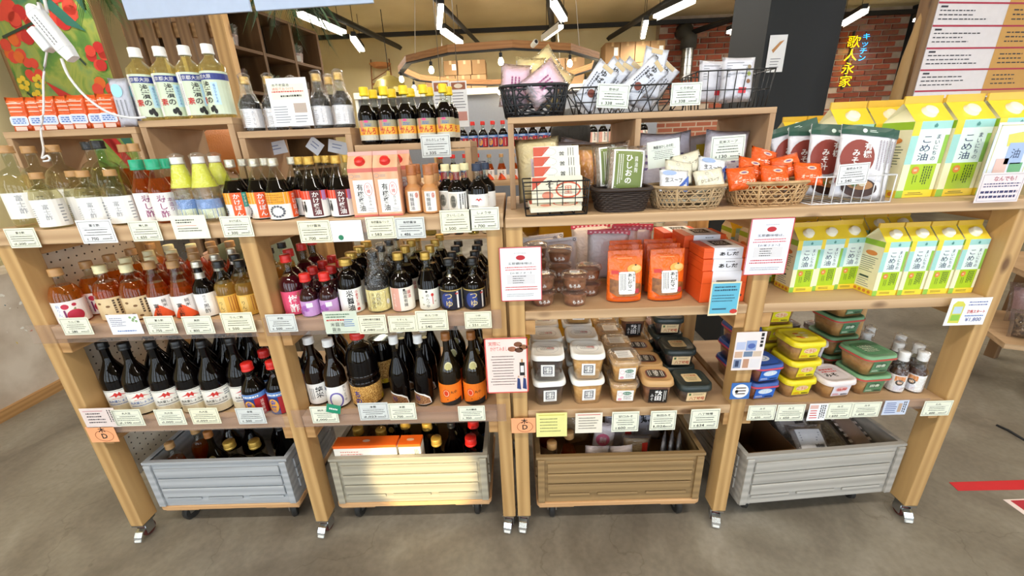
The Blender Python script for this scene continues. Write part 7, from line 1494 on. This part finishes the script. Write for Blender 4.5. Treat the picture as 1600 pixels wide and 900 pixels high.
# seed bag
SEED = noise_mat('seeds', [(.35, '#a8957f'), (.55, '#c9b8a2'), (.7, '#e2d6c6')], 160, .6, bump=.4)
a = Art().rect(-.042, -.062, .052, .06, PAP, 10, nv=10).up().rect(-.037, -.057, .047, .055, C('#6d7d3c', .45), 10, nv=10).up().frame(-.034, -.054, .044, .052, .0012, PAP).txt('ひしおの', .004, .0, .09, PAP, True, w=.022, wt=.02).txt('醤油麹', .026, .015, .05, PAP, True, w=.011).vbars(-.03, -.05, -.012, .045, 3, PAP, .35, .2)
packet('seed_bag', .125, .155, .05, BAGCLR, a, SEED)
put('seed_bag', 'seed_bag', 'clear bag with a green label in the wicker basket, front', (bx_wick+.008, .055, zt+.125), (-10, 4, -2), 'seed bags in the wicker basket'); put('seed_bag', 'seed_bag', 'clear bag of seeds behind the green-labelled one', (bx_wick-.022, .115, zt+.135), (-10, -3, 0), 'seed bags in the wicker basket')
# cream and blue packets
CRP = film('cream_packet', '#ddd8c4', .25, .5); BLP = film('blue_packet', '#e2e4ea', .2, .5)
a = Art().poly([(.0, -.04), (.05, -.04), (.05, .02)], C('#3a5fb4', .4), step=.008).txt('生スープ', -.006, -.004, .018, C('#3a3a40', .5), w=.06, wt=.01).ell(-.02, .022, .024, .01, C('#9ab0d8', .5), 14)
packet('soup_blue', .105, .085, .03, BLP, a); a = Art().txt('ひじおスープ', -.004, -.006, .013, C('#4a4034', .5), w=.06).ring(-.01, .02, .006, .006, .001, GRYI); packet('soup_cream', .105, .085, .028, CRP, a)
def layer(L, up, t): return (-.866*t*-L, .5*t*-L)
def heap(kd, name, lb, cx, cy, z, dx, L, lift, ry, group, t=.036, tilt=-30):
    a = R_(-tilt); put(kd, name, lb, (cx+dx, cy+L*t*cos(a)*1.0+.0, z+lift-L*t*sin(a)*0), (tilt, ry, 0), group)
for kd, dx, L, lift, ry, lb in (('soup_blue', -.055, 0, .088, 6, 'white and blue soup packet at the front of the bamboo basket'), ('soup_cream', .057, 0, .086, -6, 'cream soup packet at the front right of the bamboo basket'), ('soup_cream', -.03, 1, .112, 10, 'cream soup packet lying behind the blue one'), ('soup_blue', .075, 1, .118, 12, 'white soup packet tilted at the back of the bamboo basket'), ('soup_cream', .01, 2, .135, -14, 'cream soup packet at the back of the bamboo basket')):
    heap(kd, 'soup_packet', lb, bx_b1, .045, zt, dx, L, lift, ry, 'soup packets in the bamboo basket')
for k, dx in enumerate((-.055, .055)): put('soup_cream', 'soup_packet', f'cream soup packet down inside the bamboo basket, {("left", "right")[k]}', (bx_b1+dx*.92, .078, zt+.023), (-90, 0, 0), 'soup packets in the bamboo basket')
OPK2 = film('orange_snack', '#e55a16', .18, .7, 34); a = Art().txt('オーガニック', 0, -.018, .013, C('#f6dcc4', .5), w=.07, wt=.015).ell(.0, .012, .016, .007, C('#f0b89a', .4), 12).up().ell(0, .012, .01, .003, C('#6a4a7c', .5), 10)
packet('orange_snack', .10, .085, .036, OPK2, a)
for dx, L, lift, ry, lb in ((.0, 0, .090, 3, 'front orange snack packet with white lettering in the bamboo basket'), (-.102, 0, .088, -4, 'orange snack packet at the left end of the bamboo basket'), (.103, 0, .094, 4, 'orange snack packet at the right end of the bamboo basket'), (-.055, 1, .112, 12, 'orange snack packet behind the front one, left'), (.055, 1, .116, -12, 'orange snack packet behind the front one, right'), (.0, 2, .138, 16, 'topmost orange snack packet with a small white mark')):
    heap('orange_snack', 'orange_packet', lb, bx_b2, .04, zt, dx, L, lift, ry, 'orange snack packets', .042)
# miso soup packs in the white rack
a = Art().rect(-.066, .074, .066, .1, C('#1d4a3c', .35), 6, nv=2).ell(-.018, .012, .042, .05, C('#8a3a30', .45), 24).up().txt('有機', .004, .034, .042, PAP, True, w=.021, wt=.02).txt('みそ汁', -.024, .004, .062, PAP, True, w=.019, wt=.02).vbars(.03, -.02, .062, .065, 4, C('#8a7a86', .5), .3, .3).ell(-.01, .087, .006, .006, C('#cfe0d8', .4), 10).bars(.002, .083, .024, .091, 2, C('#cfe0d8', .4), .4)
a.ell(.0, -.068, .046, .026, C('#3a2019', .5), 20).rect(-.062, -.06, -.036, -.045, C('#8a3a44', .5)).up().ell(.0, -.06, .034, .014, C('#a8794a', .5), 16).ell(.006, -.058, .01, .006, C('#e6dcc0', .5), 8).ell(-.014, -.062, .008, .005, C('#5f7a3c', .5), 8)
packet('miso_soup', .135, .2, .020, film('white_pack', '#dcdce4', .25, .3), a)
rx = (a0r+a1r)/2
for k, (dx, dy, dz, r, lb) in enumerate(((.035, -.040, .115, (-12, 7, 0), 'white miso soup pack with green top, front middle of the rack'), (.085, -.012, .112, (-12, 8, 0), 'white miso soup pack with green top, front right of the rack'), (-.03, .016, .118, (-12, 6, 0), 'white miso soup pack with green top, second from left'), (-.065, .072, .12, (-12, 2, 0), 'white miso soup pack with green top, third row'), (-.10, .10, .135, (-12, -14, 0), 'white miso soup pack leaning at the left end of the rack'), (.0, .044, .125, (-12, 4, 0), 'white miso soup pack at the back of the rack'))):
    put('miso_soup', 'soup_pack', lb, (rx+dx*.8, .085+dy, zt+dz+.004), r, 'miso soup packs in the white rack', (1.25, .85, 1.1))
# riser top: snack bags, white packs
SNY = glass('bag_yellow', '#fbf3d4', .07, .12, .35, .5); SNP = glass('bag_pink', '#f8ebf2', .07, .12, .3, .5)
a = Art().vbars(-.02, -.03, .02, .03, 3, C('#8a3a6c', .5), .4, .2, .008).bars(-.03, -.06, .03, -.04, 2, GRYI, .3); packet('snack_yellow', .12, .17, .03, SNY, a, C('#f0e4b8', .5)); packet('snack_pink', .12, .16, .03, SNP, a, C('#f0dfea', .5))
bxk = (hit(782, 160, y=.25).x+hit(886, 160, y=.25).x)/2
for k, (kd, dx, dy, dz, r, lb) in enumerate((('snack_pink', -.062, -.022, .10, (-8, 6, 0), 'clear snack bag at the left of the black basket'), ('snack_yellow', -.01, .012, .12, (-8, 4, 0), 'yellowish snack bag in the middle of the black basket'), ('snack_pink', .03, -.056, .098, (-8, 55, 0), 'pink printed snack bag lying across the black basket'), ('snack_yellow', .07, .046, .10, (-8, 30, 0), 'yellowish snack bag slanting at the right of the black basket'), ('snack_yellow', .03, .08, .16, (-8, 55, 0), 'yellow snack bag sticking up behind the others'))):
    put(kd, 'snack_bag', lb, (bxk+dx, .255+dy, zr+dz), r, 'snack bags in the black basket')
WPK = film('white_snack', '#d3d8e6', .3, .35); a = Art().txt('ゆば', -.004, .035, .05, BLKI, True, w=.026, wt=.015).vbars(-.03, -.05, -.012, .04, 2, C('#44485a', .5), .4, .2, .008).vbars(.012, -.05, .03, .03, 2, C('#44485a', .5), .4, .3, .008).ell(.0, -.03, .014, .014, C('#7a3c30', .5), 14).rect(-.02, .062, .02, .078, C('#c9b48c', .5))
packet('white_pack', .085, .17, .018, WPK, a)
bw0, bw1 = x+w_/2+.008, b1; bc = (bw0+bw1)/2; hw = (bw1-bw0)/2
for k, (f, dz, ry_) in enumerate(((-.8, .088, 38), (-.5, .10, 42), (-.2, .095, 30), (.0, .105, 38), (.3, .10, 50), (.55, .125, 12), (.5, .09, 20), (.8, .10, 40))):
    dy = (-.04, -.014, .012, .038)[(k*1) % 4]; r = (-10, ry_, 0)
    put('white_pack', 'white_pack', f'white pack with black lettering in the triangle-wire basket, {ORD[k]} from left', (bc+f*hw*.72, .272+dy, zr+dz), r, 'white packs in the triangle-wire basket')
a = Art().bars(-.05, .0, .04, .06, 6, GRYI, .3, .3).ell(.035, .04, .008, .008, C('#8a7a5c', .5), 10).ell(.035, .015, .008, .008, C('#a8b25c', .5), 10).ell(.035, -.012, .008, .008, C('#8a5a3c', .5), 10).rect(.0, -.055, .03, -.035, C('#cf2f3c', .5))
packet('white_big', .13, .16, .042, film('white_big', '#d5d6e2', .3, .4), a); cc_ = (b1+.012+min(c1, .86))/2
for k, dx in enumerate((-.055, .02, .075)): put('white_big', 'white_bag', ('large white bag at the left of the end wire basket', 'large white bag in the middle of the end wire basket', 'large white bag with a red patch at the riser end')[k], (cc_+dx*.75, .272+(-.002, -.046, .042)[k], zr+.092), (-8, (3, 2, -2)[k], 0), 'large white bags')
# bags at the back of the riser bays
CLB = glass('bag_gold', '#faf0d2', .1, .1, .18, .6); LIL = glass('bag_lilac', '#f0eaf6', .08, .12, .35, .5); ORF = noise_mat('orange_flakes', [(.4, '#d98a1c'), (.6, '#f0b445')], 60, .5, bump=.3)
packet('bag_gold', .12, .17, .05, film('gold_film', '#dccb9c', .15, .7), Art().rect(-.02, -.03, .03, .03, C('#c9b4c0', .5), 4, nv=3).up().bars(-.015, -.025, .025, .025, 4, C('#6a3a5c', .5), .4, .2)); packet('bag_white', .15, .16, .06, WBAG, Art().rect(.02, -.02, .06, .05, C('#d9c03c', .4), 4, nv=3).up().txt('麩', -.02, .02, .03, BLKI).bars(-.05, -.03, .0, .0, 3, GRYI, .4, .2)); packet('bag_orange', .14, .15, .06, CLB, None, ORF); packet('bag_lilac', .12, .17, .05, film('lilac_film', '#e8e2f0', .3, .5), Art().bars(-.04, -.02, .04, .03, 3, C('#7a6a9a', .5), .4, .3))
for kd, x, y, ry_, lb in (('bag_gold', .088, .225, -3, 'crinkled golden bag at the left of the riser bay'), ('bag_white', .17, .31, 3, 'white bag with a yellow patch behind the red-cornered boxes'), ('bag_white', .262, .385, 12, 'white bag tilted beside the yellow patch bag'), ('bag_orange', .298, .235, 0, 'clear bag of orange flakes beside the red-cornered boxes'), ('bag_orange', .285, .465, 6, 'clear bag of orange flakes behind the seed bag'),
        ('bag_lilac', .515, .25, 3, 'tall lilac bag in the right riser bay'), ('bag_lilac', .60, .335, -6, 'pale lilac bag at the back of the right riser bay'), ('bag_lilac', .755, .25, 4, 'lilac bag near the right end of the riser'), ('bag_white', .69, .42, -4, 'white bag behind the framed price card')):
    h_ = {'bag_gold': .17, 'bag_white': .16, 'bag_orange': .15, 'bag_lilac': .17}[kd]*1.33
    place(kd, 'snack_bag', lb, 'packet', (x, y, RZ1+h_*.5+.012), (R_(-5), R_(ry_), 0), 'bags at the back of the riser', scale=1.3)
jar = MB().lathe([(0, 0), (.032, 0), (.034, .004), (.034, .09), (.02, .12), (.016, .13)], SOY, 18)
for k, (px, lb) in enumerate(((1036, 'dark bottle with paper-wrapped top in the right riser bay'), (1012, 'low jar with a gold lid in the right riser bay'))):
    t = thing('sauce_jar', lb, 'jar', ((.46, .56)[k], .44, RZ1+.0008)); part('body', jar if k == 0 else MB().lathe([(0, 0), (.034, 0), (.036, .004), (.036, .1), (.03, .11)], PLUM, 18), t, weld=True)
    part('cap', MB().lathe([(.03, .10), (.024, .2), (.02, .24), (0, .24)], C('#cdbb96', .7), 14) if k == 0 else MB().lathe([(.038, .11), (.038, .13), (0, .13)], GOLDC, 18), t)
# cards standing in the baskets
card(958, 150, 50, 38, 'pale green price card clipped to the triangle-wire basket', '京ゆば', '338', C('#dfeae0', .5), y=.19, ry=R_(4)); card(1072, 147, 47, 36, 'pale green price card with a red corner on the riser', 'とろゆば', '338', C('#dfeae0', .5), y=.19)
card(1137, 232, 52, 40, 'framed price card standing in the bamboo basket', '玄米スープ', '130', C('#dfe8dc', .5), y=.135, ry=R_(-2)); card(1037, 240, 50, 42, 'pale card with bold heading above the wicker basket', '麹醤油ひしおの糀', '', C('#dfe6dc', .5), y=.13, border=False, rows=5, ry=R_(-7)); card(1333, 272, 48, 33, 'small price card in front of the miso soup packs', '有機みそ汁', '540', C('#e2e4e6', .5), y=.006, ry=R_(-3))

# ------------------------------------------------------------------ packets in the two right crates
z0 = ZC+.0135
NOOD = noise_mat('noodles', [(.4, '#b89a6a'), (.6, '#d6bf92')], 60, .6, bump=.4, stretch=(1, 1, 8)); packet('noodle_pack', .13, .2, .05, BAGCLR, Art().rect(.02, .02, .045, .07, C('#cf3a2c', .4), 2, nv=3), NOOD)
a = Art().ell(-.01, .02, .03, .03, C('#d86a8a', .5), 16).up().bars(-.03, -.05, .03, -.02, 3, C('#6a4a5a', .5), .4, .3).txt('餅', -.01, .02, .03, PAP); packet('pink_pack', .1, .19, .045, film('pinkpk', '#dccfd2', .2, .5), a); packet('grey_pack', .13, .21, .022, film('greypk', '#9c9ca2', .3, .4), Art().bars(-.04, .0, .04, .08, 5, C('#4a4a52', .5), .35, .3)); packet('bird_pack', .15, .2, .03, film('birdpk', '#c9c9d6', .25, .4), Art().txt('鶏', .0, .03, .05, BLKI, wt=.02).rect(.02, -.02, .05, .02, C('#cf2f2c', .4)).bars(-.06, .06, -.01, .08, 2, GRYI, .4))
for k, (kd, x, y, zz, r, lb) in enumerate((('pink_pack', .305, .085, .15, (-6, 3, 0), 'pink and white packet in the brown crate, left'), ('pink_pack', .412, .085, .148, (-6, -3, 0), 'pink and white packet in the brown crate, right'), ('pink_pack', .36, .20, .175, (-6, 8, 0), 'pink and white packet in the second row of the brown crate'), ('noodle_pack', .485, .143, .15, (-6, 4, 0), 'clear noodle pack with a red patch in the brown crate'),
        ('grey_pack', .605, .125, .145, (-4, 2, 64), 'grey flat bag in the brown crate, first from left'), ('grey_pack', .637, .125, .148, (-4, 2, 64), 'grey flat bag in the brown crate, second from left'), ('grey_pack', .669, .125, .146, (-4, 2, 64), 'grey flat bag in the brown crate, rightmost'), ('bird_pack', .45, .265, .18, (-6, 2, 0), 'lettered grey pack at the back of the brown crate, left'), ('bird_pack', .58, .31, .185, (-6, -3, 0), 'lettered grey pack at the back of the brown crate, right'), ('noodle_pack', .255, .31, .16, (-6, -8, 0), 'clear golden pack beside the cream-capped bottles'))):
    put(kd, 'food_packet', lb, (x, y, z0+zz-.03), r, 'packets in the brown crate')
for k, (x, y, lb) in enumerate(((.12, .10, 'cream-capped bottle at the front left of the brown crate'), (.20, .16, 'cream-capped bottle second in the brown crate'), (.11, .26, 'cream-capped bottle at the back left of the brown crate'))): place('fuji', 'stored_bottle', lb, 'bottle', (x, y, z0), (0, 0, .3), 'bottles in the brown crate', scale=1.15)
zq = ZC-.02+.0135
t = thing('open_carton', 'open brown cardboard box in the right crate', 'box', (1.02, .13, zq), (0, 0, R_(4)))
for q in ((-.11, .11, -.06, -.056), (-.11, .11, .196, .2), (-.11, -.106, -.056, .196), (.106, .11, -.056, .196)): part('wall', MB().box(*q, 0, .20, C('#6f4f30', .85)), t)
part('bottom', MB().box(-.106, .106, -.056, .196, 0, .004, C('#6f4f30', .85)), t)
packet('silver_pack', .17, .15, .05, BAGCLR, Art().rect(-.06, -.03, .05, .05, C('#c6c6cc', .4), 5, nv=4).up().bars(-.05, .0, .04, .04, 4, GRYI, .4, .3).bars(-.0, -.025, .04, -.01, 1, BLKI, .9, 0, dash=.003), C('#a9a9ad', .5)); packet('dark_pack', .13, .2, .05, BAGCLR, None, noise_mat('dried_dark', [(.4, '#4a4638'), (.6, '#77705c')], 90, .6, bump=.4)); packet('pale_pack', .10, .2, .04, BAGCLR, Art().bars(-.05, -.06, .05, .08, 5, C('#e6dcd8', .4), .5, .1), C('#b59f92', .5))
for k, (kd, x, y, zz, r, lb) in enumerate((('silver_pack', 1.212, .115, .20, (-52, 4, 4), 'clear pack with a silver label on top in the right crate'), ('silver_pack', 1.212, .25, .21, (-52, -4, 4), 'crumpled clear pack behind the silver label'), ('dark_pack', 1.34, .19, .17, (-74, 0, 4), 'clear pack of dark dried food in the right crate'), ('pale_pack', 1.462, .20, .178, (-74, 0, 4), 'clear pack with pale strips in the right crate'), ('dark_pack', 1.34, .2, .05, (-88, 0, 4), 'clear pack of dark food lower in the right crate'), ('pale_pack', 1.462, .20, .05, (-88, 0, 4), 'clear pack lower right in the right crate'))):
    put(kd, 'food_packet', lb, (x, y, zq+zz), r, 'packets in the right crate')

# ------------------------------------------------------------------ display in the aisle behind
ds = thing('rear_display', 'wooden display table standing behind the two shelf units', 'table', (.3, 2.1, 0))
part('table_top', MB().box(-1.35, 1.25, 0, .7, 1.24, 1.28, W_BOARD), ds)
for xx in (-1.33, 1.18):
    for yy in (.02, .62): part('leg', MB().box(xx, xx+.05, yy, yy+.05, 0, 1.24, W_POST), ds)
part('lower_shelf', MB().box(-1.33, 1.23, .03, .67, .8, .83, W_BOARD), ds); part('upper_shelf', MB().box(-1.0, 1.2, .35, .65, 1.52, 1.54, W_BOARD), ds)
for xx in (-1.0, .1, 1.18): part('support', MB().box(xx, xx+.02, .35, .65, 1.28, 1.52, W_POST), ds)
k = 0
for x in [-.90+.088*i for i in range(22)]:
    kd, lbn = (('kinbue', 'red-capped bottle') if x < .38 else ('usukuchi', 'gold-capped bottle'))
    place(kd, 'display_bottle', f'{lbn} on the far display, upper shelf, {ORD[k]} from left', 'bottle', (x+.2, 2.52, 1.54), (0, 0, 0), 'bottles on the far display', skip=()); k += 1
k = 0
for x in [-.80+.1*i for i in range(18)]:
    kd, lbn = ('kinbue', 'red-capped bottle') if k % 7 < 4 else ('fuji', 'amber bottle')
    place(kd, 'display_bottle', f'{lbn} on the far display, table top, {ORD[k]} from left', 'bottle', (x+.2, 2.2, 1.28), (0, 0, 0), 'bottles on the far display'); k += 1
k = 0
for x in [-.95+.125*i for i in range(17)]:
    place(('vin_olive', 'soy_black', 'marunaka')[k % 3], 'display_bottle', f'bottle on the far display, lower shelf, {ORD[k]} from left', 'bottle', (x+.2, 2.22, .83), (0, 0, 0), 'bottles on the far display'); k += 1
# hanging sheets beyond the yellow-capped bottles
for k, (px, py, wp, hp, lb, c) in enumerate(((718, 163, 26, 72, 'narrow white recipe sheet hanging behind the yellow-capped bottles', CWHT), (692, 172, 26, 90, 'long white sheet hanging beside the narrow recipe sheet', C('#dfe0e4', .5)))):
    def art_rec(a, w, h): a.rect(-w*.42, h*.32, w*.42, h*.47, C('#9a5a3a', .5)).bars(-w*.4, -h*.1, w*.4, h*.28, 6, GRYI, .3, .3).rect(-w*.42, -h*.36, w*.42, -h*.16, C('#c98f84', .5)).up().ell(0, h*.395, w*.26, h*.05, C('#e6d6c0', .5), 12)
    o = card(px, py, wp, hp, lb, base=c, art=art_rec, y=1.9+.05*k, name='hanging_sheet', cat='sheet', group='hanging recipe sheets')
    link('hanging_wire', MB().tube([(0, .001, .1), (0, .001, CZ-o.location.z-.002)], .002, STEEL, 4).mesh('hanging_wire'), o)
for k, (px, py, wp, hp, lb) in enumerate(((428, 232, 40, 20, 'tilted white card inside the riser behind the soy bottles, left'), (492, 228, 22, 22, 'pointed white card inside the riser behind the soy bottles'), (528, 230, 30, 20, 'tilted white card inside the riser, right'))):
    card(px, py, wp, hp, lb, base=CWHT, art=lambda a, w, h: a.bars(-w*.3, -h*.2, w*.3, h*.3, 2, C('#8a93b4', .5), .3, .3), y=.40, name='display_card', cat='card', group='cards inside the riser', ry=R_((-8, 42, 14)[k]))

card(1213, 84, 27, 58, 'white picture board fixed to the black pillar', base=CWHT, y=1.43, name='picture_board', cat='board', art=lambda a, w, h: a.poly([(-w*.3, h*.1), (w*.1, h*.32), (w*.35, h*.36), (-w*.2, h*.02)], C('#b9834e', .5), step=1).bars(-w*.3, -h*.4, w*.3, -h*.1, 4, GRYI, .3, .3), group='printed cards')
settle()
bpy.data.scenes.remove(TSC)
